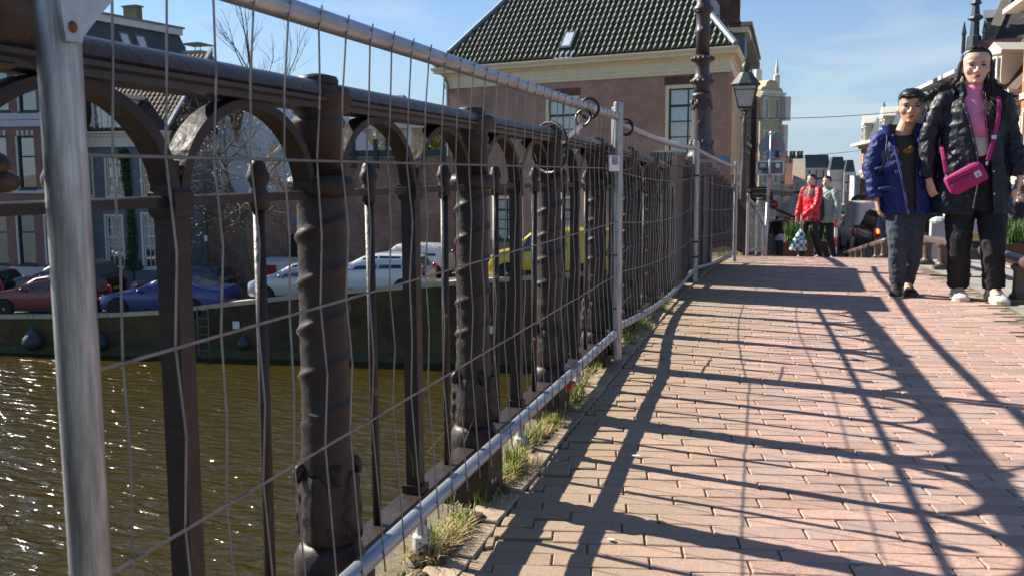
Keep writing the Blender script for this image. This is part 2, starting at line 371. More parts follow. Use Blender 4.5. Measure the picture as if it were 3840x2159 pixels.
a3 = N.new('ShaderNodeMath'); a3.operation = 'MULTIPLY_ADD'; a3.inputs[1].default_value = .7; L.new(n3.outputs['Fac'], a3.inputs[0]); L.new(sx.outputs[0], a3.inputs[2])
r3 = N.new('ShaderNodeMapRange'); r3.inputs[1].default_value = .45; r3.inputs[2].default_value = 1.25; r3.inputs[3].default_value = .85; r3.inputs[4].default_value = 0; L.new(a3.outputs[0], r3.inputs[0])
m3 = N.new('ShaderNodeMixRGB'); m3.inputs[2].default_value = (.33, .25, .155, 1); L.new(r3.outputs[0], m3.inputs[0]); L.new(mg.outputs[0], m3.inputs[1])
n4 = N.new('ShaderNodeTexNoise'); n4.inputs['Scale'].default_value = 260; n4.inputs['Detail'].default_value = 2; L.new(ge.outputs['Position'], n4.inputs['Vector'])
r4 = N.new('ShaderNodeValToRGB'); r4.color_ramp.elements[0].position = .3; r4.color_ramp.elements[0].color = (.72, .72, .72, 1); r4.color_ramp.elements[1].position = .62; r4.color_ramp.elements[1].color = (1.05, 1.05, 1.05, 1); L.new(n4.outputs['Fac'], r4.inputs[0])
m4 = N.new('ShaderNodeMixRGB'); m4.blend_type = 'MULTIPLY'; m4.inputs[0].default_value = 1; L.new(m3.outputs[0], m4.inputs[1]); L.new(r4.outputs[0], m4.inputs[2]); L.new(m4.outputs[0], P.inputs['Base Color'])
pav = thing('brick_pavement', 'pink and grey brick pavement of the bridge striped with railing shadows', 'pavement'); del pav['category']; del pav['label']; pav['kind'] = 'structure'
ANG = math.radians(9.3); ca, sa = math.cos(ANG), math.sin(ANG)
BL, BW, PITX, PITY = .2185, .0648, .2215, .0668
def brick_shape(l, w, rnd):
    h = .004+rnd.uniform(-.0014, .0014); e = .0026; b = MB()
    tx, ty = rnd.uniform(-.01, .01), rnd.uniform(-.02, .02); j = lambda k=.0011: rnd.uniform(-k, k)
    lo = []; n = 5 if l > .1 else 2
    for i in range(n): lo.append((-l/2+l*i/n+(.0016 if i == 0 else j()), -w/2+j()))
    lo.append((l/2, -w/2+rnd.uniform(.001, .006)))
    for i in range(n): lo.append((l/2-l*i/n-(.0014 if i == 0 else j()), w/2+j()))
    lo.append((-l/2, w/2-rnd.uniform(.001, .006)))
    k = len(lo); z = lambda x, y: h+tx*x+ty*y
    dr = [rnd.uniform(.0012, .0034) for _ in lo]
    vs = [(x, y, -.03) for x, y in lo]+[(x, y, z(x, y)-d) for (x, y), d in zip(lo, dr)]+[(x*(1-e*2/l), y*(1-e*2/w), z(x, y)) for x, y in lo]
    fs = [(i, (i+1) % k, k+(i+1) % k, k+i) for i in range(k)]+[(k+i, k+(i+1) % k, 2*k+(i+1) % k, 2*k+i) for i in range(k)]+[tuple(range(2*k, 3*k))]
    b.add(vs, fs); return b
rnd = random.Random(3)
shapes = [brick_shape(BL, BW, rnd) for _ in range(24)]
meshes = [s.mesh('brick', BR) for s in shapes]
spots = []
for r in range(-6, 192):
    off = (r % 2)*.5*PITX+rnd.uniform(-.02, .02)+(r % 3)*.02
    y0 = .9+r*PITY/ca
    # row runs from kerb line X=.13 to knee rail X=2.2
    u = off-.3
    while u < 2.5:
        x = .13+u*ca; y = y0+u*sa-.13*sa
        if .10 < x-BL/2*ca+.02 and x+BL/2*ca < 2.16 and y > .7 and y < 13: spots.append((x, y, r, u))
        elif .125 < x+BL/2*ca and x-BL/2*ca < .125 and y > .7:
            pass
        u += PITX
def persp(x, y):
    d = Vector((x, y, 0))-CAM; z = d.dot(_f)
    if z < .3: return -1
    px, py = 1920+F_PX*d.dot(_r)/z, 1079.5-F_PX*d.dot(_u)/z
    if px < -60 or px > 3900 or py > 2230: return -1
    return 1/z
spots.sort(key=lambda s: -persp(s[0], s[1]))
rest = MB()
for i, (x, y, r, u) in enumerate(spots):
    k = rnd.randrange(24)
    dzz = deck(y)-.004
    sl = math.atan(-.0084*(y-5))
    if i < 300:
        o = link('brick', meshes[k], pav); o.location = (x, y, dzz); o.rotation_euler = (sl, 0, ANG+rnd.uniform(-.006, .006))
    else:
        rest.add(shapes[k].v, shapes[k].f, Matrix.Translation((x, y, dzz)) @ Matrix.Rotation(sl, 4, 'X') @ Matrix.Rotation(ANG+rnd.uniform(-.006, .006), 4, 'Z'))
# half bricks along the kerb line
for r in range(-6, 192):
    y0 = .9+r*PITY/ca
    xs_ = [s[0]-BL/2*ca for s in spots if s[2] == r]
    if not xs_: continue
    left = min(xs_)-.003; wd = left-.122
    if wd > .012:
        b = brick_shape(wd-.004, BW, rnd); xc = .122+wd/2; yc = y0+(xc-.13)/ca*sa-.0
        rest.add(b.v, b.f, Matrix.Translation((xc, yc, deck(yc)-.004)) @ Matrix.Rotation(ANG, 4, 'Z'))
o = rest.build('brick_field', BR, pav); o['kind'] = 'stuff'
# kerb bricks along the railing
KB = mat('kerb_brick', (.34, .26, .18), .92, 0, .25, 20, .45, 200, .3, objvar=.2)
y = .5; rnd = random.Random(11)
while y < 13:
    l = rnd.uniform(.2, .235); s_ = brick_shape(l-.004, .086, rnd)
    o = link('kerb_brick', s_.mesh('kerb_brick', KB), pav); o.location = (.078+rnd.uniform(-.004, .004), y+l/2, deck(y)+.004); o.rotation_euler = (math.atan(-.0084*(y-5)), 0, PI/2+rnd.uniform(-.02, .02)); y += l
for px, py, r in ((2387, 1695, .013), (3530, 1905, .014), (2290, 1985, .01), (3208, 2067, .012), (3205, 1350, .02)):
    d_ = _f+_r*((px-1920)/F_PX)+_u*((1079.5-py)/F_PX); p = CAM+d_*((.006-CAM.z)/d_.z); q = MB(); q.prism([(p.x+r*1.2*math.cos(2*PI*i/9)*rnd.uniform(.7, 1), p.y+r*.8*math.sin(2*PI*i/9)*rnd.uniform(.7, 1), deck(p.y)+.0055) for i in range(9)], (0, 0, .0012)); q.build('dropping', mat('dried_white', (.55, .52, .47), .9, 0, .1, 50), pav)
# far bridge paving, flagstones by the knee rail and carriageway as sheets
sheet('pavement_far', brickmat('far_paving', (.34, .2, .155), (.26, .19, .16), (.13, .1, .07), .22, .066, .01, stain=.15, plane='floor'), .02, 2.2, 13, 32, lambda x, y: deck(y), 2, 40)
sheet('flagstone_strip', mat('flagstone', (.27, .25, .21), .9, 0, .25, 3, .3, 60), 2.17, 2.95, -6, 32, lambda x, y: deck(y), 2, 60, -.004)
sheet('carriageway', brickmat('road_clinker', (.3, .19, .17), (.25, .17, .155), (.15, .11, .1), .21, .066, .01, stain=.2, plane='floor'), 2.95, 9.4, -6, 32, lambda x, y: deck(y), 2, 60, -.003)
sheet('kerb_strip', mat('kerb_conc', (.4, .37, .32), .9, 0, .15, 4), 2.95, 3.07, -6, 32, lambda x, y: deck(y), 1, 60, .006)
# ================================================================== cast iron railing
KY0, KS = 1.553, .86
def rz_(Y): return 0 if Y < 2 else -.0043*(Y-2)**2                 # how far the rail line has dropped
rail = thing('bridge_railing', 'dark brown cast iron bridge railing with twisted columns and round arches', 'railing', (0, 0, 0))
def interp_(p, z):
    for (ra, za), (rb, zb) in zip(p, p[1:]):
        if z <= zb: return ra+(rb-ra)*(z-za)/(zb-za)
    return p[-1][0]
def column_mesh():
    b = MB()
    b.lathe([(.062, .105), (.066, .125), (.066, .15), (.058, .172), (.05, .182)], 20)
    # acanthus base, swelling, with a lobed outline
    n = 24; prof = [(.048, .182), (.053, .2), (.054, .225), (.0525, .26), (.05, .3), (.0475, .325), (.049, .34), (.046, .36), (.0455, .39), (.048, .4), (.0445, .41), (.044, .43)]
    vs = []
    for r, z in prof:
        for k in range(n):
            a = 2*PI*k/n; lob = 1+.055*math.cos(4*a)*math.sin((z-.18)/.13*PI) if z < .31 else 1+.02*math.cos(8*a)
            vs.append((r*lob*math.cos(a), r*lob*math.sin(a), z))
    fs = [(i*n+k, i*n+(k+1) % n, (i+1)*n+(k+1) % n, (i+1)*n+k) for i in range(len(prof)-1) for k in range(n)]
    b.add(vs, fs)
    for q in range(4):                                                # curled leaf tips
        a = PI/4+q*PI/2; c, s = math.cos(a), math.sin(a)
        b.tube([(.04*c, .04*s, .33), (.05*c, .05*s, .326), (.057*c, .057*s, .315), (.058*c, .058*s, .304), (.052*c, .052*s, .3)], [.008, .012, .011, .008, .005], 8)
    for q in range(4):                                                # acanthus leaves in relief with a rib and scalloped edge
        a0 = q*PI/2; nu, nv = 10, 16; vs = []
        for j in range(nv+1):
            v = j/nv; z = .19+.125*v; rb = interp_(prof, z); hw_ = .62*(math.sin(PI*(.2+.72*v))**.7)*(1+.16*math.sin(v*22))
            for i in range(nu+1):
                u = -1+2*i/nu; an = a0+u*hw_; rr_ = rb+.0015+.0065*(1-u*u)**.6+.004*math.exp(-(u/.16)**2)+.0025*math.sin(16*v-5*abs(u))*(1-abs(u))-(.008 if abs(u) > .97 else 0)
                vs.append((rr_*math.cos(an), rr_*math.sin(an), z))
        b.add(vs, [(j*(nu+1)+i, j*(nu+1)+i+1, (j+1)*(nu+1)+i+1, (j+1)*(nu+1)+i) for j in range(nv) for i in range(nu)])
        c, s = math.cos(a0), math.sin(a0); R = Matrix.Translation((.0575*c, .0575*s, .222)) @ Matrix.Rotation(a0, 4, 'Z') @ Matrix.Rotation(PI/2, 4, 'Y')
        b.tube([(.016*math.cos(t), .011*math.sin(t), .0) for t in [2*PI*i/12 for i in range(13)]], .003, 6, M=R); b.ball((0, 0, 0), (.006, .005, .005), 8, 6, R)
    nt_, nr = 28, 74; vs = []
    for i in range(nr+1):
        z = .425+.395*i/nr
        for k in range(nt_):
            a = 2*PI*k/nt_; ph = (z-.425)/.083-a/(2*PI)-.2; dd = (ph-round(ph))*.083; r = .044-.003*(z-.425)/.4+.0062*math.exp(-(dd/.0075)**2)*(1+.2*math.sin(a*5+z*60)); vs.append((r*math.cos(a), r*math.sin(a), z))
    b.add(vs, [(i*nt_+k, i*nt_+(k+1) % nt_, (i+1)*nt_+(k+1) % nt_, (i+1)*nt_+k) for i in range(nr) for k in range(nt_)])
    b.lathe([(.041, .81), (.058, .818), (.064, .83), (.06, .842), (.046, .85)], 20)
    b.lathe([(.043, .85), (.043, .93), (.047, .936), (.047, .944), (.043, .95), (.046, .962), (.058, .97), (.062, .985), (.058, .999), (.045, 1.003)], 20)
    return b
cb = column_mesh(); rr = random.Random(5)
cb.v = [(x+rr.uniform(-.0007, .0007), y+rr.uniform(-.0007, .0007), z) for x, y, z in cb.v]
col_me = cb.mesh('column', IRON, True)
lid = MB(); lid.lathe([(.036, 1.0), (.037, 1.013), (.034, 1.02), (.012, 1.025)], 16); lid_me = lid.mesh('column_cap', IRON, True)
ped = MB(); ped.box(-.066, .06, -.066, .066, -.06, .106); ped_me = ped.mesh('pedestal', IRON)
def bent(parent_name, z0, sect, y0, y1, m, step=.215, name='rail'):
    """sect: closed (x,z) outline, swept along Y following the rail line"""
    b = MB(); n = max(1, int(round((y1-y0)/step))); k = len(sect); vs = []
    for i in range(n+1):
        y = y0+(y1-y0)*i/n; d = rz_(y)
        vs += [(x, y, z+z0+d) for x, z in sect]
    fs = [(i*k+j, i*k+(j+1) % k, (i+1)*k+(j+1) % k, (i+1)*k+j) for i in range(n) for j in range(k)]
    fs += [tuple(range(k-1, -1, -1)), tuple(range(n*k, n*k+k))]
    b.add(vs, fs); return b.build(name, m, parent_name, auto=.6)
HR = [(.037*math.cos(a), .986+.027*math.sin(a)) for a in [PI*i/8 for i in range(9)]]
HR = HR+[(-.034, .982), (-.041, .98), (-.041, .974), (-.03, .971), (-.03, .962), (.03, .962), (.03, .971), (.041, .974), (.041, .98), (.034, .982)]
MR = [(.007, .8085), (.007, .821), (.003, .8235), (-.003, .8235), (-.007, .821), (-.007, .8085)]
BTM = [(.028, .106), (.03, .112), (.03, .128), (.026, .133), (-.026, .133), (-.03, .128), (-.03, .106)]
def arch_mesh(w, rise):
    b = MB(); n = 20; a = w/2-.004; vs = []
    for i in range(n+1):
        t = PI*i/n; y = -a*math.cos(t); z = .818+rise*math.sin(t); ny, nz_ = -math.cos(t)/a, math.sin(t)/rise; l = math.hypot(ny, nz_); ny /= l; nz_ /= l
        th = .0125+.006*abs(math.cos(t))
        for sx, k in ((-.017, 0), (.017, 0), (.017, 1), (-.017, 1)): vs.append((sx, y-ny*th*k, z-nz_*th*k))
    fs = [(i*4+j, i*4+(j+1) % 4, i*4+4+(j+1) % 4, i*4+4+j) for i in range(n) for j in range(4)]
    b.add(vs, fs); return b
arch_me = arch_mesh(.395, .146); bm_ = arch_me.mesh('arch', IRON)
sq = MB()
sq.box(-.016, .016, -.016, .016, .13, .795); sq.box(-.012, .012, -.005, .005, .83, .87)
sq.lathe([(.022, .791), (.028, .797), (.03, .802), (.03, .827), (.025, .833), (.02, .838)], 4, a0=PI/4)
sq.box(-.023, .023, -.023, .023, .134, .152)
sq_me = sq.mesh('square_post', IRON)
foot = MB(); foot.lathe([(.022, .0), (.022, .03), (.014, .036), (.014, .108)], 10); foot_me = foot.mesh('foot', mat('chipped_white_iron', (.5, .49, .46), .7, 0, .3, 40, .4, 80, col2=(.05, .032, .028), thr=.56))
br_ = MB(); br_.lathe([(.0095, .13), (.0095, .8)], 10); br_.lathe([(z and r, z-.024) for r, z in [(.0155, .82), (.0155, .846), (.0128, .852), (.0128, .856), (.0178, .866), (.0182, .873), (.015, .88), (.0125, .89), (.006, .9), (.001, .902)]], 12)
bar_me = br_.mesh('bar', IRON, True)
KMIN, KMAX = -4, 5
for k in range(KMIN, KMAX+1):
    y = KY0+KS*k; d = rz_(y)
    c = link('column', col_me, rail); c.location = (0, y, d); c.rotation_euler = (rr.uniform(-.004, .004), 0, rr.choice([0, PI/2, PI, 1.5*PI]))
    o = link('column_cap', lid_me, c)
    o = link('pedestal', ped_me, rail); o.location = (0, y, d)
    for q in (.25, .75):
        yy = y+KS*q; o = link('bar', bar_me, rail); o.location = (0, yy, rz_(yy)); o.rotation_euler = (rr.uniform(-.006, .006), rr.uniform(-.004, .004), rr.uniform(0, 6))
    yy = y+KS*.5; o = link('square_post', sq_me, rail); o.location = (0, yy, rz_(yy))
    o = link('foot', foot_me, rail); o.location = (.012, yy, rz_(yy))
    for q in (.25, .75):
        yy = y+KS*.5+(-.1935 if q < .5 else .1935); o = link('arch', bm_, rail); o.location = (0, yy, rz_(yy))
bent(rail, 0, HR, KY0+KS*KMIN, 6.5, IRONR, name='handrail'); bent(rail, 0, MR, KY0+KS*KMIN, 6.5, IRON, name='mid_rail'); bent(rail, 0, BTM, KY0+KS*KMIN, 6.5, IRON, name='bottom_rail')
CHIP = mat('bare_white_primer', (.5, .49, .47), .8, 0, .2, 60)
rc = random.Random(12)
for k in range(0, 6):                                                # chipped paint on the pedestal fronts
    for j in range(rc.randint(1, 3)):
        y, z = KY0+KS*k+rc.uniform(-.055, .055), rz_(KY0+KS*k)+rc.uniform(.005, .08); q = MB(); s_ = rc.uniform(.006, .016); n = 9
        q.prism([(.0595, y+s_*rc.uniform(.5, 1)*math.cos(2*PI*i/n), z+s_*1.2*rc.uniform(.5, 1)*math.sin(2*PI*i/n)) for i in range(n)], (.0012, 0, 0)); q.build('paint_chip', CHIP, rail)
for k, q0, z, h in ((0, .25, .4, .03), (0, .25, .47, .012), (1, .25, .55, .02), (1, .75, .3, .02), (0, .75, .5, .016)):
    y = KY0+KS*(k+q0); q = MB(); q.tube([(.004, y-.006, z+rz_(y)), (.005, y-.007, z+h*.5+rz_(y)), (.004, y-.006, z+h+rz_(y))], [.001, .0055, .001], 6); q.build('rust_patch', RUST, rail)
rcap = thing('plastic_cap', 'small red plastic cap on a white post foot beneath the fence', 'cap', (.065, 3.26, .1)); q = MB(); q.prism([(-.025, -.03, 0), (.025, -.03, 0), (.03, .03, 0), (-.02, .03, .012)], (0, 0, .016)); q.build('cap_shell', mat('red_plastic', (.5, .02, .02), .4), rcap)
# rust scab on mid rail
for (y, z) in ((1.86, .8045), (2.0, .8045)):
    q = MB(); q.box(-.0075, .0078, y-.012, y+.016, z+.004, z+.0168); q.build('rust_patch', RUST, rail)
# ------------------------------------------------------------------ end pedestals with the big lamp post
pm = mat('pedestal_iron', (.05, .036, .034), .5, 0, .3, 6, .5, 30)
p1 = thing('iron_pedestal', 'broad dark iron pedestal closing the near railing behind the mesh fence', 'pedestal', (0, 6.95, 0))
q = MB(); q.box(-.13, .045, -.42, .42, -.12, .9); q.build('plinth_block', pm, p1, bevel=.01)
q = MB(); q.box(-.16, .06, -.45, .45, .9, .93); q.box(-.15, .055, -.44, .44, .93, .965); q.lathe([(.5, .965), (.5, .985), (.3, 1.0)], 4, (-.05, 0, 0), Matrix.Diagonal((.23, 1.2, 1, 1)), a0=PI/4); q.build('cornice', pm, p1)
q = MB(); q.box(.044, .052, -.3, .3, .12, .75); q.box(.046, .056, -.24, .24, .18, .69); q.build('panel', pm, p1)
p2 = thing('lamp_pedestal', 'long dark stone and iron block carrying the tall brown lamp post', 'pedestal', (-.02, 9.0, 0))
q = MB(); q.box(-.35, .08, -1.35, 1.35, -.3, .82); q.build('plinth_block', mat('dark_stone', (.075, .068, .064), .8, 0, .3, 3, .5, 20), p2, bevel=.012)
q = MB(); q.box(-.38, .11, -1.4, 1.4, .82, .9); q.box(-.34, .07, -1.34, 1.34, .9, .95); q.build('capping', mat('dark_stone', (.075, .068, .064)), p2, bevel=.01)
for yy in (-.9, 0, .9):
    q = MB(); q.box(.075, .1, yy-.12, yy+.12, -.2, .82); q.build('pilaster', pm, p2)
lp = thing('bridge_lamp_post', 'tall brown ornamental cast iron lamp post rising in front of the brick house', 'lamp post', (-.02, 9.7, 0))
LB = .98
q = MB(); prof = [(.15, 0), (.15, .03), (.135, .05), (.128, .075), (.118, .12), (.108, .2), (.1, .3), (.096, .45), (.094, .6), (.1, .605), (.1, .625), (.085, .64)]
q.lathe([(r, z+LB) for r, z in prof], 20); q.build('flared_base', IRON2, lp, smooth=True)
q = MB(); q.lathe([(r, z+LB) for r, z in [(.08, .64), (.078, .7), (.1, .725), (.11, .75), (.1, .775), (.08, .79), (.07, .82), (.066, .88), (.07, .92), (.098, .945), (.108, .965), (.098, .985), (.07, 1.0)]], 20)
for k in range(14):
    a = 2*PI*k/14
    for zz in (.75, .965): q.ball((.1*math.cos(a), .1*math.sin(a), LB+zz), (.02, .02, .022), 6, 5)
q.build('leaf_collar', IRON2, lp, smooth=True)
q = MB(); q.lathe([(r, z+LB) for r, z in [(.068, 1.0), (.066, 1.2), (.072, 1.21), (.072, 1.24), (.066, 1.25), (.066, 1.38), (.075, 1.4), (.096, 1.42), (.1, 1.445), (.075, 1.47), (.066, 1.49), (.063, 1.7), (.06, 3.4)]], 20)
for a in (0, 1.6, 3.1, 4.7):
    q.ball((.066*math.cos(a), .066*math.sin(a), LB+1.22+.02), (.012, .012, .03), 6, 5); q.ball((.064*math.cos(a), .064*math.sin(a), LB+1.72), .012, 6, 5)
q.build('shaft', IRON2, lp, smooth=True)
for a0 in (-PI/2+.25, 0, PI/2, PI, -PI/2-.9):                        # leaf garlands and medallion on the base
    T = Matrix.Rotation(a0, 4, 'Z')
    for zz, sg in ((.5, 1), (.16, -1)):
        q = MB()
        for j in range(5):
            dy = (j-2)*.026; R = .096 if zz > .3 else .112
            q.ball((R-.004*abs(j-2), dy, LB+zz+sg*.022*abs(j-2)), (.012, .016, .03), 6, 5, T)
        q.build('garland', IRON2, lp, smooth=True)
q = MB()
for a0 in (-PI/2+.05, PI/2):
    T = Matrix.Rotation(a0, 4, 'Z') @ Matrix.Translation((.088, 0, LB+.34)) @ Matrix.Rotation(PI/2, 4, 'Y')
    q.lathe([(.038, 0), (.038, .02), (.028, .026), (.024, .018), (.014, .018), (.012, .03), (.004, .032)], 14, M=T); q.box(-.11, .11, -.007, .007, 0, .012, T)
q.build('medallion', IRON2, lp)
q = MB(); q.tube([(0, 0, LB+3.4), (0, 0, LB+3.5)], [.06, .09], 12); q.tube([(0, 0, LB+3.5), (0, 0, LB+4.3)], [.16, .26], 6); q.build('lantern', mat('lantern_pane', (.4, .42, .42), .2), lp)
# railing that carries on down the far slope of the bridge
rail2 = thing('far_railing', 'dark iron railing running down the far side of the bridge past the lamp post', 'railing', (0, 0, 0))
y = 10.7
while y < 30:
    o = link('column', col_me, rail2); o.location = (-.02, y, deck(y)+.03); y += .86
    for q in (.43,):
        o = link('square_post', sq_me, rail2); o.location = (-.02, y-q, deck(y-q)+.03)
q = MB()
sec = HR; k = len(sec); ys = [10.5+i*.86 for i in range(24)]; vs = []
for yy in ys: vs += [(x-.02, yy, z+deck(yy)+.03) for x, z in sec]
q.add(vs, [(i*k+j, i*k+(j+1) % k, (i+1)*k+(j+1) % k, (i+1)*k+j) for i in range(len(ys)-1) for j in range(k)]); q.build('handrail', IRON, rail2)

# ================================================================== mesh fence panels
def rot_to(a, b):
    a = Vector(a); b = Vector(b); d = b-a
    return a, d
fr_ = random.Random(21)
def fence_panel(A, B, za, zb, zta, ztb, label, wires=35, single=True, sag=.0, postA=True, postB=True, jit=.0035):
    """A,B ground xy; za/zb foot heights, zta/ztb post tops"""
    ax, ay = A; bx, by = B; ln = math.hypot(bx-ax, by-ay)
    t = thing('mesh_fence', label, 'fence panel', (ax, ay, 0), 0, 'galvanised mesh fence panels in front of the railing')
    T = lambda u, z, o=0: (ux*u+nx*o, uy*u+ny*o, z)
    ux, uy = (bx-ax)/ln, (by-ay)/ln; nx, ny = uy, -ux
    zf = lambda u: za+(zb-za)*u/ln
    zt = lambda u: zta+(ztb-zta)*u/ln
    for u, on in ((0, postA), (ln, postB)):
        if on:
            q = MB(); q.tube([T(u, zf(u)), T(u, zt(u)-.002)], .021, 16); q.tube([T(u, zt(u)-.002), T(u, zt(u))], [.0195, .018], 16); q.build('post', STEELP, t, smooth=False, auto=.8)
    q = MB(); n = 10; q.tube([T(u*ln/n, zt(u*ln/n)-.062-(sag*.4*math.sin(PI*u/n))) for u in range(n+1)], .0165, 12); q.build('top_tube', STEELD, t, auto=.8)
    q = MB(); zbm = lambda u: zf(u)+.118+.0*u
    q.tube([T(u*ln/n, zbm(u*ln/n)-(sag*math.sin(PI*u/n))) for u in range(n+1)], .0165, 12); q.build('bottom_tube', STEELD, t, auto=.8)
    def hz(u, j):
        f = (.24, .46, .68)[j]; s = sag*(1-.5*f)*math.sin(PI*u/ln)
        return zbm(u)+(zt(u)-.062-zbm(u))*(.275, .52, .765)[j]-s
    joint = MB()
    for j in range(3):
        q = MB(); q.tube([T(ln*i/24, hz(ln*i/24, j), .0045+fr_.uniform(-.001, .001)) for i in range(25)], .0022, 6); q.build('horizontal_wire', WIRE, t)
    big = MB()
    for i in range(wires):
        u = .07+(ln-.14)*i/(wires-1)
        pts = [T(u, zt(u)-.046-sag*.4*math.sin(PI*u/ln), .0185), T(u, zt(u)-.08, .012)]
        b_ = fr_.uniform(-jit, jit)
        for j in (2, 1, 0):
            zz = hz(u, j); up = pts[-1][2]
            b_ = b_*.5+fr_.uniform(-jit, jit)
            pts.append(T(u+b_*1.6, (up+zz)/2, .006+fr_.uniform(-jit, jit)*.5)); pts.append(T(u+b_, zz, .0))
        pts.append(T(u+b_*.3, zbm(u)-.03-sag*math.sin(PI*u/ln), .019))
        if single: q = MB(); q.tube(pts, .0016, 5); q.build('vertical_wire', WIRE, t)
        else: big.tube(pts, .0014, 4)
    if not single: o = big.build('vertical_wires', WIRE, t)
    return t
fx = .1
P0, P1, P2, P3 = (.1, .813), (.1, 4.115), (.105, 7.72), (.27, 10.75)
fence_panel(P0, P1, .055, .045, 1.148, 1.148, 'near galvanised mesh fence panel whose thick pole stands closest to the camera', sag=0)
f2 = fence_panel((.082, 4.165), P2, .05, -.03, 1.13, 1.1, 'second galvanised mesh fence panel, with sagging bottom tube beside the sunlit kerb', sag=.055, jit=.009)
f3 = fence_panel((.11, 7.78), P3, -.03, -.12, 1.09, .965, 'third galvanised mesh fence panel, in front of the lamp post pedestal', sag=.03, jit=.012)
f4 = fence_panel((.3, 13.6), (.33, 17.0), -.33, -.56, .56, .33, 'low mesh fence panel just past the third one, nearer to it', wires=26, single=False, sag=.02)
f5 = fence_panel((.33, 17.05), (.36, 20.6), -.56, -.92, .33, -.0, 'farthest low mesh fence panel ending by the leaning sign pole', wires=26, single=False, sag=.02)
np_ = [o for o in SC.objects if o.name == 'mesh_fence'][0]
# corner gusset plate with rusty bolt on the near pole
q = MB()
def onx(px, py, X):
    d = _f + _r*((px-1920)/F_PX) + _u*((1079.5-py)/F_PX); return CAM+d*((X-CAM.x)/d.x)
pl = [onx(px, py, .122) for px, py in [(233, 40), (235, 155), (297, 163), (301, 140), (360, 62), (416, 0)]]
e_ = pl[-1]-pl[-2]
pl = pl[1:]+[pl[-1]+e_.normalized()*.055, Vector((.122, pl[1].y-.02, 1.125))]
q.prism([p-Vector((0, np_.location.y, 0)) if False else p-Vector(np_.location) for p in pl], (.004, 0, 0)); q.build('gusset_plate', STEEL, np_)
q = MB(); p = onx(272, 102, .126)-Vector(np_.location); q.ball(p, (.004, .0055, .006), 8, 6); q.build('bolt', RUST, np_)
for z in (.27, .5, .86):
    q = MB()
    q.tube([(-.03, -.085, z), (.02, -.085, z), (.024, 0, z-.002), (.024, .17, z+.006), (.026, .3, z+.012)], .0035, 6); q.build('cable_tie', BLACKP, f2)
for z in (.18, .3, .82):
    q = MB(); q.box(-.03, .03, -.1, .05, z, z+.012); q.build('cable_tie', BLACKP, f3)
# white sign plate hung on the fence
sg = thing('fence_sign', 'small white plastic plate with blue lettering tied beside the middle fence post', 'sign', (.125, 3.86, .885))
q = MB(); q.box(-.002, .002, -.1, .13, -.028, .034); q.build('plate', mat('sign_plate', (.7, .7, .68), .35, 0, .03), sg)
def text(body, size, m, parent, loc, rot, name='lettering', ext=.0006, align='CENTER'):
    cu = bpy.data.curves.new(name, 'FONT'); cu.body = body; cu.size = size; cu.extrude = ext; cu.align_x = align; cu.align_y = 'CENTER'
    tmp = bpy.data.objects.new('tmp', cu); COL.objects.link(tmp); dg = bpy.context.evaluated_depsgraph_get(); me = bpy.data.meshes.new_from_object(tmp.evaluated_get(dg)); bpy.data.objects.remove(tmp)
    me.materials.clear(); me.materials.append(m); o = link(name, me, parent); o.location = loc; o.rotation_euler = rot; return o
BLUEINK = mat('blue_ink', (.03, .07, .3), .5, 0, 0)
text('HERAS', .05, BLUEINK, sg, (.0026, .02, .012), (PI/2, 0, PI/2))
# black cable lock rings and tag
ck = thing('cable_lock', 'black cable rings with a white tag tying the fence tube to the handrail', 'cable lock', (0, 3.3, 0))
def ring(c, R, r, ax, M=None, sq_=1):
    c = Vector(c); a = Vector(ax).normalized(); u = a.orthogonal().normalized(); v = a.cross(u)
    return [c+u*(R*math.cos(t))+v*(R*math.sin(t)*sq_) for t in [2*PI*i/18 for i in range(19)]]
q = MB(); q.tube(ring((.1, .18, 1.083), .036, .004, (0, 1, .25)), .0055, 7); q.build('ring', BLACKP, ck)
q = MB(); q.tube(ring((.095, .1, 1.045), .03, .004, (.3, 1, -.3)), .005, 7); q.build('ring', BLACKP, ck)
q = MB(); q.tube(ring((.03, -.14, .935), .085, .004, (.5, .8, 0)), .006, 7); q.build('ring', BLACKP, ck)
q = MB(); q.tube([(.095, .09, 1.02), (.06, -.0, .975), (.05, -.05, .955)], .009, 6, flat=.3); q.build('tag_strap', WHITEP, ck)
q = MB(); q.tube(ring((.103, .98, 1.052), .034, .004, (0, 1, .15)), .0055, 7); q.build('ring', BLACKP, ck)
q = MB(); q.tube(ring((.103, 1.02, 1.045), .028, .004, (.2, 1, .1)), .005, 7); q.build('ring', BLACKP, ck)
# dried plant wisps, cobweb at first column collar
wm_ = mat('dry_stalk', (.35, .27, .14), .9, 0, .2, 20)
dw = MB()
for i in range(16):
    a = random.uniform(2.4, 3.6); dw.tube([(.06*math.cos(a), KY0+.055*math.sin(a)-.01, .815+rz_(1.5)), (.06*math.cos(a)+random.uniform(-.03, .0), KY0-.05+random.uniform(-.02, .02), .84+random.uniform(0, .05)), (.05*math.cos(a), KY0-.05+random.uniform(-.01, .03), .87+random.uniform(0, .05))], .0006, 3)
tag(dw.build('dry_wisp', wm_), 'dry plant wisp caught on the collar of the nearest column', 'plant wisp')
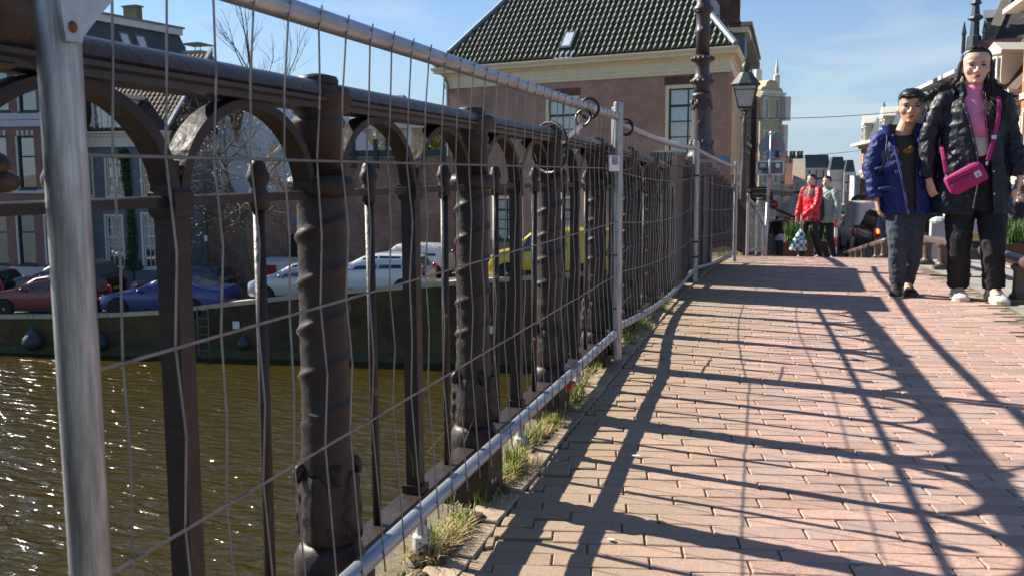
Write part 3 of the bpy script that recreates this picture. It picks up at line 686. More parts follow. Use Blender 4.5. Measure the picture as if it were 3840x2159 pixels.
# rusted wire bracket on the handrail at the very left
cl = thing('rail_clamp', 'rusty iron hook clamp on the handrail at the left edge, left of the thick pole', 'clamp', (0, .835, 1.015))
RM = mat('rusty_iron', (.06, .035, .025), .5, .2, .5, 20, .6, 60, col2=(.22, .1, .04), thr=.62)
q = MB(); q.lathe([(.03, -.075), (.046, -.06), (.05, -.03), (.045, 0), (.05, .03), (.046, .06), (.02, .075)], 12, M=Matrix.Rotation(PI/2, 4, 'X')); q.build('sleeve', RM, cl, smooth=True)
q = MB(); q.ball((.0, -.05, .055), (.04, .05, .03), 10, 7); q.build('lug', RM, cl, smooth=True)
q = MB(); q.tube([(.05, .03, .03), (.056, .03, -.015), (.052, .035, -.04), (.05, .055, -.045), (.05, .068, -.03), (.055, .068, .03)], .0045, 6); q.build('hook', RM, cl, smooth=True)
q = MB(); q.box(-.03, .03, -.1, .0, -.056, -.043); q.build('strap', mat('pale_rust', (.22, .13, .07), .8, 0, .5, 30, .5, 60), cl, bevel=.006)
q = MB(); q.tube([(.03, -.055, -.02), (.035, -.075, -.1), (.03, -.06, -.155)], .008, 7); q.build('hanging_rod', RM, cl, smooth=True)
q = MB(); q.ball((.03, -.045, -.152), (.016, .02, .013), 12, 8); q.ball((.03, -.035, -.17), (.015, .024, .012), 12, 8); q.build('knob', RM, cl, smooth=True)
# ================================================================== buildings
def rects_wall(b, W, H, ops, dep=.14, D=6, x0=0, z0=0):
    """front wall at y=0 with recessed openings ops=(x,z,w,h); plus sides, back and top of the block"""
    xs = sorted({x0, x0+W, *[o[0] for o in ops], *[o[0]+o[2] for o in ops]}); zs = sorted({z0, z0+H, *[o[1] for o in ops], *[o[1]+o[3] for o in ops]})
    xs = [x for x in xs if x0-1e-6 <= x <= x0+W+1e-6]; zs = [z for z in zs if z0-1e-6 <= z <= z0+H+1e-6]
    for xa, xb in zip(xs, xs[1:]):
        for za, zb in zip(zs, zs[1:]):
            cx, cz = (xa+xb)/2, (za+zb)/2
            if any(o[0] < cx < o[0]+o[2] and o[1] < cz < o[1]+o[3] for o in ops): continue
            b.quad((xa, 0, za), (xb, 0, za), (xb, 0, zb), (xa, 0, zb))
    for x, z, w_, h in ops:
        b.quad((x, 0, z), (x, dep, z), (x, dep, z+h), (x, 0, z+h)); b.quad((x+w_, dep, z), (x+w_, 0, z), (x+w_, 0, z+h), (x+w_, dep, z+h))
        b.quad((x, dep, z), (x, 0, z), (x+w_, 0, z), (x+w_, dep, z)); b.quad((x, 0, z+h), (x, dep, z+h), (x+w_, dep, z+h), (x+w_, 0, z+h))
    a, c, e, f = x0, x0+W, z0, z0+H
    b.quad((a, D, e), (a, 0, e), (a, 0, f), (a, D, f)); b.quad((c, 0, e), (c, D, e), (c, D, f), (c, 0, f)); b.quad((c, D, e), (a, D, e), (a, D, f), (c, D, f)); b.quad((a, 0, f), (c, 0, f), (c, D, f), (a, D, f))
PANE = {}
def window(parent, x, z, w_, h, cols=2, rows=3, fm=None, fw=.07, mw=.03, rec=.1, back=None, y=0, sash=None, panes=True, name='window', trim=None, tw=.12, td=.03):
    fm = fm or WHITEP; b = MB(); y0 = y+rec; d = .05
    b.box(x, x+fw, y0-d, y0+.02, z, z+h); b.box(x+w_-fw, x+w_, y0-d, y0+.02, z, z+h); b.box(x+fw, x+w_-fw, y0-d, y0+.02, z, z+fw); b.box(x+fw, x+w_-fw, y0-d, y0+.02, z+h-fw, z+h)
    iw, ih = (w_-2*fw), (h-2*fw); cs = [x+fw+iw*i/cols for i in range(cols+1)]
    rows_ = rows if isinstance(rows, (list, tuple)) else [i/rows for i in range(rows+1)]
    rs = [z+fw+ih*r for r in rows_]
    for c in cs[1:-1]: b.box(c-mw/2, c+mw/2, y0-d+.01, y0+.015, z+fw, z+h-fw)
    for i, r in enumerate(rs[1:-1]):
        k = mw*(2 if sash is not None and i == sash else 1); b.box(x+fw, x+w_-fw, y0-d+.012, y0+.014, r-k/2, r+k/2)
    o = b.build(name, fm, parent)
    def pane(px, pz, pw, ph):
        key = (round(pw, 2), round(ph, 2))
        if key not in PANE:
            g = MB(); g.quad((0, 0, 0), (key[0], 0, 0), (key[0], 0, key[1]), (0, 0, key[1])); PANE[key] = g.mesh('pane', GLASS)
        g = link('pane', PANE[key], o); g.location = (px, y0-.012, pz); g.rotation_euler = (random.uniform(-.012, .012), 0, random.uniform(-.012, .012))
    if panes:
        for i in range(cols):
            for j in range(len(rs)-1): pane(cs[i]+.002, rs[j]+.002, cs[i+1]-cs[i]-.004, rs[j+1]-rs[j]-.004)
    else: pane(x+fw, z+fw, iw, ih)
    bk = back or DARK; g = MB(); yy = y0+.09 if bk is CURT else y0+.16
    if bk is CURT:
        n = 14
        for i in range(n): g.quad((x+w_*i/n, yy+.02*(i % 2), z), (x+w_*(i+1)/n, yy+.02*((i+1) % 2), z), (x+w_*(i+1)/n, yy+.02*((i+1) % 2), z+h), (x+w_*i/n, yy+.02*(i % 2), z+h))
        g.build('curtain', CURT, o)
    else: g.quad((x, yy, z), (x+w_, yy, z), (x+w_, yy, z+h), (x, yy, z+h)); g.build('room', bk, o)
    if trim:
        g = MB(); g.box(x-tw, x, y-td, y+.02, z-.02, z+h+tw); g.box(x+w_, x+w_+tw, y-td, y+.02, z-.02, z+h+tw); g.box(x, x+w_, y-td, y+.02, z+h, z+h+tw); g.build('surround', trim, o)
    g = MB(); g.box(x-.06, x+w_+.06, y-.07, y+rec, z-.09, z-.003); g.build('sill', trim or fm, o)
    return o
def house(name, label, Pl, Pr, z0=None, cat='house', group=None):
    loc, ang, ln = frame(Pl, Pr); loc = Vector((loc.x, loc.y, 0))
    t = thing(name, label, cat, loc, ang, group); t['_w'] = ln
    return t, ln
def pt(t, px, py):
    """local (x,z) on the facade plane of thing t under a photo point"""
    a = t.rotation_euler.z; n = Vector((-math.sin(a), math.cos(a), 0)); d = _f + _r*((px-1920)/F_PX) + _u*((1079.5-py)/F_PX)
    s = (Vector(t.location)-CAM).dot(n)/d.dot(n); p = CAM+d*s-Vector(t.location); return p.x*math.cos(a)+p.y*math.sin(a), p.z
def wrect(t, a, b, c, d):
    x0, z1 = pt(t, a, b); x1, z0 = pt(t, c, d); return x0, z0, x1-x0, z1-z0
def pbox(b, x0, x1, y0, y1, z0, z1): b.box(min(x0, x1), max(x0, x1), y0, y1, min(z0, z1), max(z0, z1))

# ---- A: brown brick house at the left edge
A_, aw = house('brick_house', 'brown brick house at the left edge with tall dark windows and white bands', at(-130, 700, 36.2), at(268, 700, 36.8))
gA = -5.0
br1 = brickmat('brown_brick', (.23, .13, .105), (.27, .16, .13), (.24, .2, .18), .22, .065, .012, stain=.2)
ops = []; wins = []
for dx in (-208, -104, 0, 104):
    for (yt, yb) in ((262, 418), (512, 708), (795, 993)):
        x, z, ww, hh = wrect(A_, 64+dx, yt, 138+dx, yb)
        x0 = pt(A_, 58 if yt < 300 else 66, 400)[0]+pt(A_, 104+0, 400)[0]*0
        if x > .05 and x+ww < aw-.1: ops.append((x, z, ww, hh))
top = pt(A_, 100, 150)[1]-.2
b = MB(); rects_wall(b, aw, top-gA, ops, D=2.4, z0=gA); b.build('wall', br1, A_)
for o in ops: window(A_, *o, cols=1, rows=[0, .62, 1], fm=DKGREEN, fw=.07, mw=.07, rec=.14, panes=True)
for yt, yb, nm in ((425, 450, 'band'), (452, 476, 'band'), (712, 726, 'band'), (1000, 1042, 'plinth_band')):
    z1 = pt(A_, 60, yt)[1]; z0 = pt(A_, 60, yb)[1]; b = MB(); b.box(-.02, aw+.02, -.07 if nm == 'band' else -.05, .02, z0, z1); b.build(nm, GREYW, A_)
for o in ops:
    if o[1] < 2.2:
        for k in range(4):
            b = MB(); xx = o[0]-.02+(o[2]-.1)*k/3; b.box(xx, xx+.13, -.03, .02, o[1]+o[3]+.03, o[1]+o[3]+.26); b.build('lintel_stone', GREYW, A_)
    b = MB(); b.box(o[0]-.1, o[0]-.003, -.02, .1, o[1], o[1]+o[3]); b.build('jamb', GREYW, A_)
b = MB(); b.prism([(-.2, -.2, top), (-.2, 2.5, top), (-.2, 2.5, top+.1), (-.2, -.2, top+.3)], (aw+.4, 0, 0)); b.build('roof', SLATE, A_)

# ---- B: grey blue ivy house with tiled roof
B_, bw_ = house('grey_house', 'grey blue plastered house with ivy stem, cream cornice and a white dormer', at(296, 700, 38), at(640, 700, 38.3))
gB = -4.9; pl_b = mat('blue_grey_plaster', (.15, .185, .215), .75, 0, .12, 2, .15, 40)
ez = pt(B_, 450, 552)[1]
ops = []
for (a, bq, c, d) in ((397, 592, 463, 737), (530, 580, 596, 735), (397, 812, 466, 1002), (534, 805, 600, 1006), (318, 592, 349, 737)): ops.append(wrect(B_, a, bq, c, d))
dr = wrect(B_, 318, 806, 352, 1045); 
b = MB(); rects_wall(b, bw_, ez+.05-gB, ops+[dr], D=7, z0=gB); b.build('wall', pl_b, B_)
for i, o in enumerate(ops): window(B_, *o, cols=3 if i < 4 else 2, rows=4 if i < 2 or i == 4 else 5, fm=WHITEP, fw=.06, mw=.03, sash=1 if i != 2 and i != 3 else 2, trim=CREAMW, tw=.1, panes=True)
window(B_, *dr, cols=1, rows=[0, .62, 1], fm=WHITEP, name='door')
zc0, zc1, zc2 = ez, pt(B_, 450, 512)[1], pt(B_, 450, 494)[1]
b = MB(); b.box(-.05, bw_+.05, -.12, .02, zc0, zc1); b.box(-.1, bw_+.1, -.22, .02, zc1, zc1+.14); b.box(-.15, bw_+.15, -.38, .02, zc1+.14, zc2); b.build('cornice', CREAMW, B_)
tile_d = mat('old_red_tile', (.075, .045, .032), .8, 0, .5, 1.2, .3, 30, objvar=.25, islvar=.35)
def tiled_slope(parent, W, z0, y0, run, rise, tw, tl, m, clip=None, big=None, nmax=0, thick=.018, skew=0, name='tile'):
    """pantiles on a slope: x along eave, rising from (y0,z0) by run/rise. clip(x,v)->bool in slope coords"""
    sl = math.hypot(run, rise); nx_ = int(W/tw); nv_ = int(sl/tl); cy, cz = run/sl, rise/sl
    prof = []
    for i in range(7):
        u = i/6; prof.append((u*tw, .018*math.sin(u*2*PI-.5)*(1 if u < .6 else .8)+.02))
    one = MB(); vs = []
    for v in (0, tl*1.12):
        for px, ph in prof: h = ph+(.022 if v == 0 else .0); vs.append((px, v*cy-h*cz, v*cz+h*cy))
    for px, ph in prof: h = ph+.003; vs.append((px, -h*cz, h*cy))
    k = 7
    one.add(vs, [(i, i+1, k+i+1, k+i) for i in range(k-1)]+[(2*k+i, 2*k+i+1, i+1, i) for i in range(k-1)])
    me = one.mesh(name, m); mass = MB(); cnt = 0
    for j in range(nv_):
        for i in range(nx_):
            x, v = i*tw, j*tl
            if clip and not clip(x+tw/2, v+tl/2): continue
            L_ = (x+random.uniform(-.006, .006), y0+v*cy, z0+v*cz+random.uniform(-.006, .006))
            if cnt < nmax: o = link(name, me, parent); o.location = L_; cnt += 1
            else: mass.add(one.v, one.f, Matrix.Translation(L_))
    if mass.v: o = mass.build('tile_field', m, parent); o['kind'] = 'stuff'
b = MB(); rh = 3.9; ry = 4.0
b.add([(-.1, -.3, zc2), (bw_+.1, -.3, zc2), (bw_+.1, ry, zc2+rh), (-.1, ry, zc2+rh), (bw_+.1, 2*ry, zc2), (-.1, 2*ry, zc2)], [(0, 1, 2, 3), (3, 2, 4, 5), (0, 3, 5), (1, 4, 2)]); b.build('roof', mat('roof_felt', (.04, .03, .025), .9), B_)
tiled_slope(B_, bw_+.1, zc2+.03, -.28, ry, rh, .24, .3, tile_d, nmax=120)
for xx in (-.16, bw_+.02):
    b = MB(); b.add([(xx, -.34, zc2-.05), (xx+.16, -.34, zc2-.05), (xx+.16, ry, zc2+rh+.12), (xx, ry, zc2+rh+.12), (xx, -.34, zc2+.14), (xx+.16, -.34, zc2+.14), (xx+.16, ry, zc2+rh+.3), (xx, ry, zc2+rh+.3)], [(0, 1, 5, 4), (4, 5, 6, 7), (1, 2, 6, 5), (3, 0, 4, 7)]); b.build('verge', LEAD, B_)
# dormer
x0, z0 = pt(B_, 362, 495); x1, z1 = pt(B_, 462, 380)
dn = MB(); dn.box(x0-.12, x1+.12, -.12, 1.6, z0-.05, z1+.12); dn.build('dormer', CREAMW, B_)
b = MB(); b.box(x0-.35, x1+.35, -.3, 1.9, z1+.12, z1+.24); b.box(x0-.28, x1+.28, -.22, 1.8, z1+.24, z1+.3); b.build('dormer_cornice', CREAMW, B_)
for sx in (-1, 1):
    xx = x0-.12 if sx < 0 else x1+.12
    b = MB(); b.prism([(xx, -.1, z0-.05), (xx+sx*.32, -.1, z0-.05), (xx+sx*.25, -.1, z0+.2), (xx+sx*.08, -.1, z0+.4), (xx, -.1, z0+.9)], (0, .12, 0)); b.build('scroll', CREAMW, B_)
window(B_, x0, z0+.08, x1-x0, z1-z0-.1, cols=4, rows=4, fm=WHITEP, fw=.05, mw=.028, rec=-.1, back=CURT, y=-.06)
# ---- ivy on B
iv = thing('ivy', 'dark green ivy trained up the grey house between two tall windows', 'ivy', B_.location.copy(), B_.rotation_euler.z)
ivm = mat('ivy_leaf', (.022, .06, .01), .5, 0, .4, 3, islvar=.4)
b = MB(); xi0, zi1 = pt(B_, 462, 560); xi1, zi0 = pt(B_, 512, 1010)
for i in range(5200):
    u = random.random(); z = zi0+(zi1-zi0)*u; wd = (xi1-xi0)*(.5+.12*math.sin(u*9)+(.6 if u < .08 else 0)); xc = (xi0+xi1)/2+.1*math.sin(u*5)
    x = xc+random.gauss(0, .42)*wd*1.15; y = -.03-abs(random.gauss(0, .07)); s = random.uniform(.03, .065)
    M = Matrix.Translation((x, y, z)) @ Euler((random.uniform(.6, 2.2), random.uniform(-.8, .8), random.uniform(-.8, .8))).to_matrix().to_4x4()
    b.add([(0, -s, 0), (s*.8, 0, .01), (0, s, 0), (-s*.8, 0, .01)], [(0, 1, 2, 3)], M)
o = b.build('foliage', ivm, iv)
b = MB(); b.tube([((xi0+xi1)/2+.1, -.06, gB), ((xi0+xi1)/2, -.05, zi0+.3), ((xi0+xi1)/2+.05, -.04, zi1-.5)], [.04, .03, .015], 6); b.build('stem', mat('ivy_stem', (.08, .06, .04), .9), iv)

# ---- C: tall dark slate mansard house behind
C_, cw = house('slate_house', 'tall house behind with dark slate mansard roof, white eaves board and two skylights', at(286, 22, 50.3), at(676, 110, 59))
def cz(px, py): return pt(C_, px, py)[1]
zt = cz(420, 55); zl = cz(420, 88)
b = MB(); b.box(.2, cw-.2, .2, 8, -4, zl-3.5); b.build('wall', brickmat('dark_grey_brick', (.1, .09, .085), (.12, .1, .1), (.08, .08, .08)), C_)
b = MB(); b.add([(0, -1.0, zl-3.6), (cw+1.0, -1.0, zl-3.6), (cw, .1, zl), (0, .1, zl), (cw+1.0, 9, zl-3.6), (cw, 8, zl), (0, 8, zl), (0, 9, zl-3.6)], [(0, 1, 2, 3), (1, 4, 5, 2), (3, 2, 5, 6), (0, 3, 6, 7), (0, 7, 4, 1)]); b.build('roof', SLATE, C_)
b = MB(); b.box(-.1, cw+.1, -.12, 8, zl, zt-.12); b.build('eaves_board', GREYW, C_)
b = MB(); b.box(-.2, cw+.2, -.25, 8.1, zt-.12, zt); b.build('gutter', mat('gutter_zinc', (.12, .15, .16), .5), C_)
for (px0, px1) in ((436, 474), (497, 535)):
    xa, xb = pt(C_, px0, 80)[0], pt(C_, px1, 80)[0]
    m_ = MB(); f = lambda v, x: (x, -1.1*v-.0, zl-3.6*v+.0)
    def sl(x, v, o): return (x, .1-1.1*v-.95*o, zl-3.6*v+.3*o)
    vs = [sl(xa, .12, .05), sl(xb, .12, .05), sl(xb+.25, .82, .05), sl(xa+.25, .82, .05), sl(xa, .12, 0), sl(xb, .12, 0), sl(xb+.25, .82, 0), sl(xa+.25, .82, 0)]
    m_.add(vs, [(3, 2, 1, 0), (0, 1, 5, 4), (1, 2, 6, 5), (2, 3, 7, 6), (3, 0, 4, 7)]); o = m_.build('skylight', mat('skylight_frame', (.08, .1, .11), .4), C_)
    m_ = MB(); vs = [sl(xa+.12, .16, .06), sl(xb-.12, .16, .06), sl(xb+.1, .78, .06), sl(xa+.36, .78, .06)]; m_.add(vs, [(3, 2, 1, 0)]); m_.build('pane', mat('skylight_glass', (.45, .52, .62), .1), o)
xa = pt(C_, 574, 55)[0]; xb = pt(C_, 598, 55)[0]
b = MB(); b.box(xa, xb, 1.5, 2.6, zt, zt+1.15); b.box(xa-.08, xb+.08, 1.42, 2.68, zt+1.15, zt+1.25); b.build('chimney', brickmat('yellow_brick', (.3, .24, .15), (.26, .2, .12), (.2, .18, .15)), C_)
# free chimney with cover plate
Ch = thing('capped_chimney', 'brick chimney with a flat green cover plate on legs beside the slate roof', 'chimney', at(742, 195, 50))
b = MB(); b.box(-.5, .5, -.5, .5, -3.8, -.12); b.build('stack', br1, Ch)
b = MB(); b.box(-.62, .62, -.62, .62, -.12, 0); b.build('crown', mat('chimney_cap', (.2, .19, .18), .8), Ch)
for sx in (-.5, .5):
    for sy in (-.5, .5): b = MB(); b.tube([(sx, sy, 0), (sx, sy, .36)], .025, 6); b.build('leg', DKGREEN, Ch)
b = MB(); b.lathe([(.95, .36), (.95, .41), (.2, .55)], 4, a0=PI/4); b.build('cover', DKGREEN, Ch)
# ---- D: pale plastered gable house
D_, dw_ = house('plaster_gable_house', 'pale blue grey plastered gable wall behind the bare tree', at(625, 700, 42.6), at(1190, 700, 42.6))
pz = lambda px, py: pt(D_, px, py)
poly = [pz(625, 1000), pz(1190, 1000), pz(1190, 560), pz(1130, 470), pz(1010, 345), pz(900, 255), pz(800, 300), pz(697, 330), pz(638, 440)]
b = MB(); b.prism([(x, 0, z) for x, z in poly], (0, 7, 0)); b.build('wall', mat('pale_plaster', (.7, .75, .78), .8, 0, .12, .6, .2, 30), D_)
b = MB(); ps = [pz(838, 372), pz(930, 330), pz(905, 470), pz(893, 535)]
b.prism([(x, -.06, z) for x, z in ps], (0, .055, 0)); b.build('tile_hanging', mat('tile_hung', (.17, .08, .05), .85, 0, .35, 4, .5, 15), D_)
b = MB(); x, z = pz(835, 250); b.tube([(x, -.06, -3), (x, -.06, z-.5)], .05, 8); b.build('drainpipe', mat('zinc_pipe', (.2, .23, .25), .5), D_)
# ---- E: old brick garden wall with the dark green fence
E_, ew = house('brick_wall', 'long old red and brown brick wall behind the parked cars', at(640, 760, 41.2), at(1700, 590, 41.2), cat='wall')
eb = brickmat('old_wall_brick', (.4, .18, .12), (.46, .28, .2), (.4, .34, .3), .2, .06, .013, stain=.55, stain_col=(1.0, 1.05, 1.0))
xs_, zs_ = pt(E_, 1180, 700)[0], pt(E_, 740, 730)[1]; zt_ = pt(E_, 1400, 596)[1]
dx0, dz1 = pt(E_, 1076, 880); dx1, dz0 = pt(E_, 1124, 990)
b = MB(); rects_wall(b, xs_, zs_+5, [(dx0, dz0-.5, dx1-dx0, dz1-dz0+.5)], D=.45, dep=.3, z0=-5); b.build('low_wall', eb, E_)
b = MB(); rects_wall(b, ew-xs_, zt_+5, [], D=.45, x0=xs_, z0=-5); b.build('high_wall', eb, E_)
b = MB(); b.quad((dx0, .25, -5), (dx1, .25, -5), (dx1, .25, dz1+.3), (dx0, .25, dz1+.3)); b.build('door', mat('dark_door', (.015, .02, .018), .6), E_)
b = MB(); n = 10; xc = (dx0+dx1)/2; R = (dx1-dx0)/2
for i in range(n):
    a, c = PI*i/n, PI*(i+1)/n; o_ = lambda t, r: (xc+r*math.cos(t), -.04, dz1-.1+r*.75*math.sin(t))
    b.prism([o_(a, R), o_(a, R+.25), o_(c, R+.25), o_(c, R)], (0, .05, 0))
b.build('door_arch', eb, E_)
b = MB(); b.box(-.02, xs_, -.03, .5, zs_, zs_+.07); b.box(xs_, ew+.02, -.03, .5, zt_, zt_+.06); b.build('coping', mat('mossy_coping', (.14, .13, .1), .9, 0, .3, 3), E_)
nsg = MB(); x, z = pt(E_, 1105, 825); nsg.box(x-.08, x+.08, -.03, 0, z-.13, z+.13); nsg.build('blue_plate', mat('blue_enamel', (.06, .2, .45), .4), E_)
G2 = thing('green_fence', 'dark green timber fence posts and beam on top of the brick wall', 'fence', E_.location.copy(), E_.rotation_euler.z)
zz0 = zt_+.08
for px in (1328, 1412, 1500, 1578, 1662):
    x, z = pt(E_, px, 523); x2, z2 = pt(E_, px, 632); b = MB(); b.box(x-.1, x+.1, -.16, -.05, z2, z); b.build('post', DKGREEN, G2)
b = MB(); x, z = pt(E_, 1270, 575); x2, z2 = pt(E_, 1670, 598); b.box(x, pt(E_, 1670, 580)[0], -.05, .06, zz0, zz0+.3); b.build('beam', DKGREEN, G2)
# ---- F: white veranda house far behind
F_, fw_ = house('veranda_house', 'white house with dark roof and a veranda terrace seen over the brick wall', at(1230, 600, 60), at(1655, 600, 58))
fz = lambda px, py: pt(F_, px, py)
ze = fz(1430, 487)[1]
ops = [wrect(F_, 1330, 525, 1362, 592), wrect(F_, 1394, 522, 1416, 585), wrect(F_, 1436, 520, 1456, 592), wrect(F_, 1500, 530, 1530, 592)]
b = MB(); rects_wall(b, fw_, ze+5, ops, D=6, z0=-5); b.build('wall', mat('white_render', (.68, .67, .66), .7, 0, .05, 2), F_)
for o in ops: window(F_, *o, cols=1, rows=2, fm=WHITEP, fw=.05, panes=False)
b = MB(); b.box(-.4, fw_+.2, -.9, 6.2, ze, ze+.35); b.build('veranda_roof', mat('veranda_fascia', (.6, .56, .48), .6), F_)
z9 = fz(1430, 440)[1]
b = MB(); b.add([(-.3, -.2, ze+.35), (fw_*.55, -.2, ze+.35), (fw_*.5, 2.6, z9+1.6), (-.3, 2.6, z9+1.6), (fw_*.55, 6, ze+.35), (-.3, 6, ze+.35)], [(0, 1, 2, 3), (3, 2, 4, 5), (1, 4, 2), (0, 3, 5)]); b.build('roof', SLATE, F_)
for px in (1428, 1300, 1560):
    x = fz(px, 520)[0]; b = MB(); b.box(x-.14, x+.14, -.75, -.5, -2, ze); b.build('veranda_post', WHITEP, F_)
tall, tw_ = house('blue_gable_house', 'pale house with a steep dark slate roof behind the veranda', at(1480, 500, 70), at(1700, 500, 70))
x0, z0 = pt(tall, 1480, 500); 
b = MB(); p = lambda px, py: pt(tall, px, py)
b.prism([(p(1480, 700)[0], 0, -4), (p(1640, 700)[0], 0, -4), (p(1640, 440)[0], 0, p(1640, 500)[1]), (p(1480, 440)[0], 0, p(1480, 455)[1])], (0, 6, 0)); b.build('wall', mat('pale_plaster', (.5, .53, .56)), tall)
b = MB(); b.prism([(p(1440, 500)[0], -.3, p(1440, 487)[1]), (p(1530, 500)[0], -.3, p(1530, 500)[1]), (p(1545, 400)[0], -.3, p(1540, 405)[1]), (p(1480, 400)[0], -.3, p(1480, 405)[1])], (0, 6, 0)); b.build('roof', SLATE, tall)
for i, px in enumerate((1376, 1396)):
    s = thing('potted_plant', ('pale pink flowers in a pot' if i == 0 else 'yellow green shrub in a pot')+' on the terrace of the white veranda house', 'plant', at(px, 590, 57))
    b = MB(); b.lathe([(.18, 0), (.25, .4)], 8); b.build('pot', mat('terracotta', (.3, .12, .06)), s)
    b = MB()
    for k in range(160):
        v = Vector((random.gauss(0, .3), random.gauss(0, .3), .8+random.gauss(0, .3))); M = Matrix.Translation(v) @ Euler((random.random()*3, random.random()*3, 0)).to_matrix().to_4x4(); b.add([(-.08, 0, 0), (0, -.05, 0), (.08, 0, 0), (0, .05, 0)], [(0, 1, 2, 3)], M)
    b.build('foliage', mat('pink_bloom', (.45, .3, .25), .7) if i == 0 else mat('yellow_shrub_leaf', (.3, .3, .06), .7), s)
# ---- G: corner house with green tiled hip roof
G_, gw = house('corner_house', 'brown brick corner house with green glazed tile hip roof and wide cream cornice', at(1672, 336, 42.5), at(2736, 270, 38.95))
g0 = -5.0
gbrick = brickmat('corner_brick', (.39, .23, .16), (.45, .275, .195), (.42, .34, .28), .21, .06, .011, stain=.22)
DVX = -.277
zb = pt(G_, 2200, 303)[1]; zt = zb+.95
ops = [wrect(G_, 2046, 366, 2172, 598), wrect(G_, 2496, 322, 2690, 578), wrect(G_, 1838, 735, 1962, 905), wrect(G_, 2036, 735, 2160, 900)]
ops[1] = (ops[1][0], ops[1][1], ops[0][2]*1.15, ops[1][3])
b = MB(); rects_wall(b, gw, zb+.1-g0, ops, D=.34, z0=g0, dep=.2); b.build('wall', gbrick, G_)
for i, o in enumerate(ops):
    m_ = .1; x, z, w_, h = o
    f = MB(); f.box(x, x+m_*1.4, .0, .12, z, z+h); f.box(x+w_-m_*1.4, x+w_, .0, .12, z, z+h); f.box(x+m_*1.4, x+w_-m_*1.4, .0, .12, z+h-m_*1.4, z+h); f.build('outer_frame', CREAM, G_)
    window(G_, x+m_*1.4, z+.02, w_-m_*2.8, h-m_*1.4-.02, cols=2, rows=4, fm=DKGREEN, fw=.06, mw=.05, rec=.1, back=CURT, sash=2)
    f = MB(); f.box(x-.05, x+w_+.05, -.004, .003, z+h+.02, z+h+.34); 
    for k in range(int((w_+.1)/.075)):
        q = MB(); 
    f.build('soldier_course', brickmat('soldier_brick', (.13, .07, .052), (.17, .09, .07), (.16, .12, .1), .066, .32, .012), G_)
def moulding(parent, prof, x0, x1, m, name, right=None):
    """profile (out,z) run along the front and round the right corner to depth `right`"""
    b = MB(); pts = [(x0-prof[0][0]*0, None)]
    vs = []; n = len(prof)
    stations = [('l', x0, 0), ('r', x1, 0)]
    for o_, z in prof: vs.append((x0-o_, -o_, z))
    for o_, z in prof: vs.append((x1+o_, -o_, z))
    fs = [(i, n+i, n+i+1, i+1) for i in range(n-1)]
    if right:
        for o_, z in prof: vs.append((x1+o_+DVX*right, right, z))
        fs += [(n+i, 2*n+i, 2*n+i+1, n+i+1) for i in range(n-1)]
    for o_, z in prof: vs.append((x0-o_, .5, z))
    k = len(vs)-n
    fs += [(k+i, i, i+1, k+i+1) for i in range(n-1)]
    b.add(vs, fs); return b.build(name, m, parent)
moulding(G_, [(.02, zb), (.06, zb), (.06, zb+.1), (.09, zb+.12), (.09, zb+.24), (.05, zb+.26), (.05, zb+.52), (.12, zb+.56), (.16, zb+.62), (.3, zb+.66), (.42, zb+.68), (.42, zb+.78), (.46, zb+.8), (.5, zb+.88), (.5, zb+.93), (0, zb+.95)], 0, gw, CREAM, 'cornice', right=9)
zr = zb+.97; tanp = 1.28; slope = math.hypot(1, tanp)
b = MB(); hr = 5.0; HRX = 1.31
b.add([(-.35, -.38, zr), (gw+.35, -.38, zr), (gw+.35-HRX*hr, hr-.38, zr+hr*tanp), (-.35+hr, hr-.38, zr+hr*tanp), (gw+.35+DVX*11, 10.8, zr), (-.35, 10.8, zr)], [(0, 1, 2, 3), (1, 4, 2), (4, 5, 3, 2), (5, 0, 3)]); b.build('roof', mat('roof_under', (.02, .022, .018), .9), G_)
tg = mat('green_glazed_tile', (.05, .058, .034), .5, 0, .35, 2.2, .15, 30, .4, islvar=.25, objvar=.25)
VMAX = (zr, 0)
def clipG(x, v):
    d = v/slope                                                      # horizontal run
    x = x-.35
    return d*1.0 < x+.35 and d < gw+.35-x and not (clipS(x, v))
sx0, sz0 = pt(G_, 2100, 190); sx1 = pt(G_, 2168, 190)[0]
SV = .65
def clipS(x, v): return False
tiled_slope(G_, gw+.7, zr+.03, -.36, hr, hr*tanp, .262, .33, tg, nmax=0, name='roof_tile') if False else None
def tiles_G():
    tw, tl = .262, .33; sl = hr*slope; cy, cz = 1/slope, tanp/slope; prof = [(tw*i/6, .038*math.sin(i/6*2*PI-.4)+.03) for i in range(7)]
    one = MB(); vs = []
    for v in (0, tl*1.12):
        for px, ph in prof: h = ph+(.03 if v == 0 else 0); vs.append((px, v*cy-h*cz, v*cz+h*cy))
    for px, ph in prof: h = ph; vs.append((px, -h*cz, h*cy))
    one.add(vs, [(i, i+1, 8+i, 7+i) for i in range(6)]+[(14+i, 15+i, i+1, i) for i in range(6)])
    me = one.mesh('roof_tile', tg, True); me.polygons.foreach_set('use_smooth', [True]*12); mass = MB(); cnt = 0
    W = gw+.7
    for j in range(int(sl/tl)+1):
        for i in range(int(W/tw)+1):
            x = i*tw; v = j*tl; d = v*cy
            if x < d-.1 or x+tw > W-HRX*d+.12: continue
            p = (-.35+x, -.38+d-.02*cz, zr+v*cz+.02*cy+random.uniform(-.005, .005))
            if cnt < 300 and j < 14: o = link('roof_tile', me, G_); o.location = p; cnt += 1
            else: mass.add(one.v, one.f, Matrix.Translation(p))
    o = mass.build('tile_field', tg, G_, smooth=True); o['kind'] = 'stuff'
    # lead hips
    for s, x0 in ((1, -.35), (-HRX, gw+.35)):
        b = MB(); b.tube([(x0, -.42, zr+.04), (x0+s*hr, -.38+hr, zr+hr*tanp+.1)], .13, 8); b.build('hip_ridge', LEAD, G_)
tiles_G()
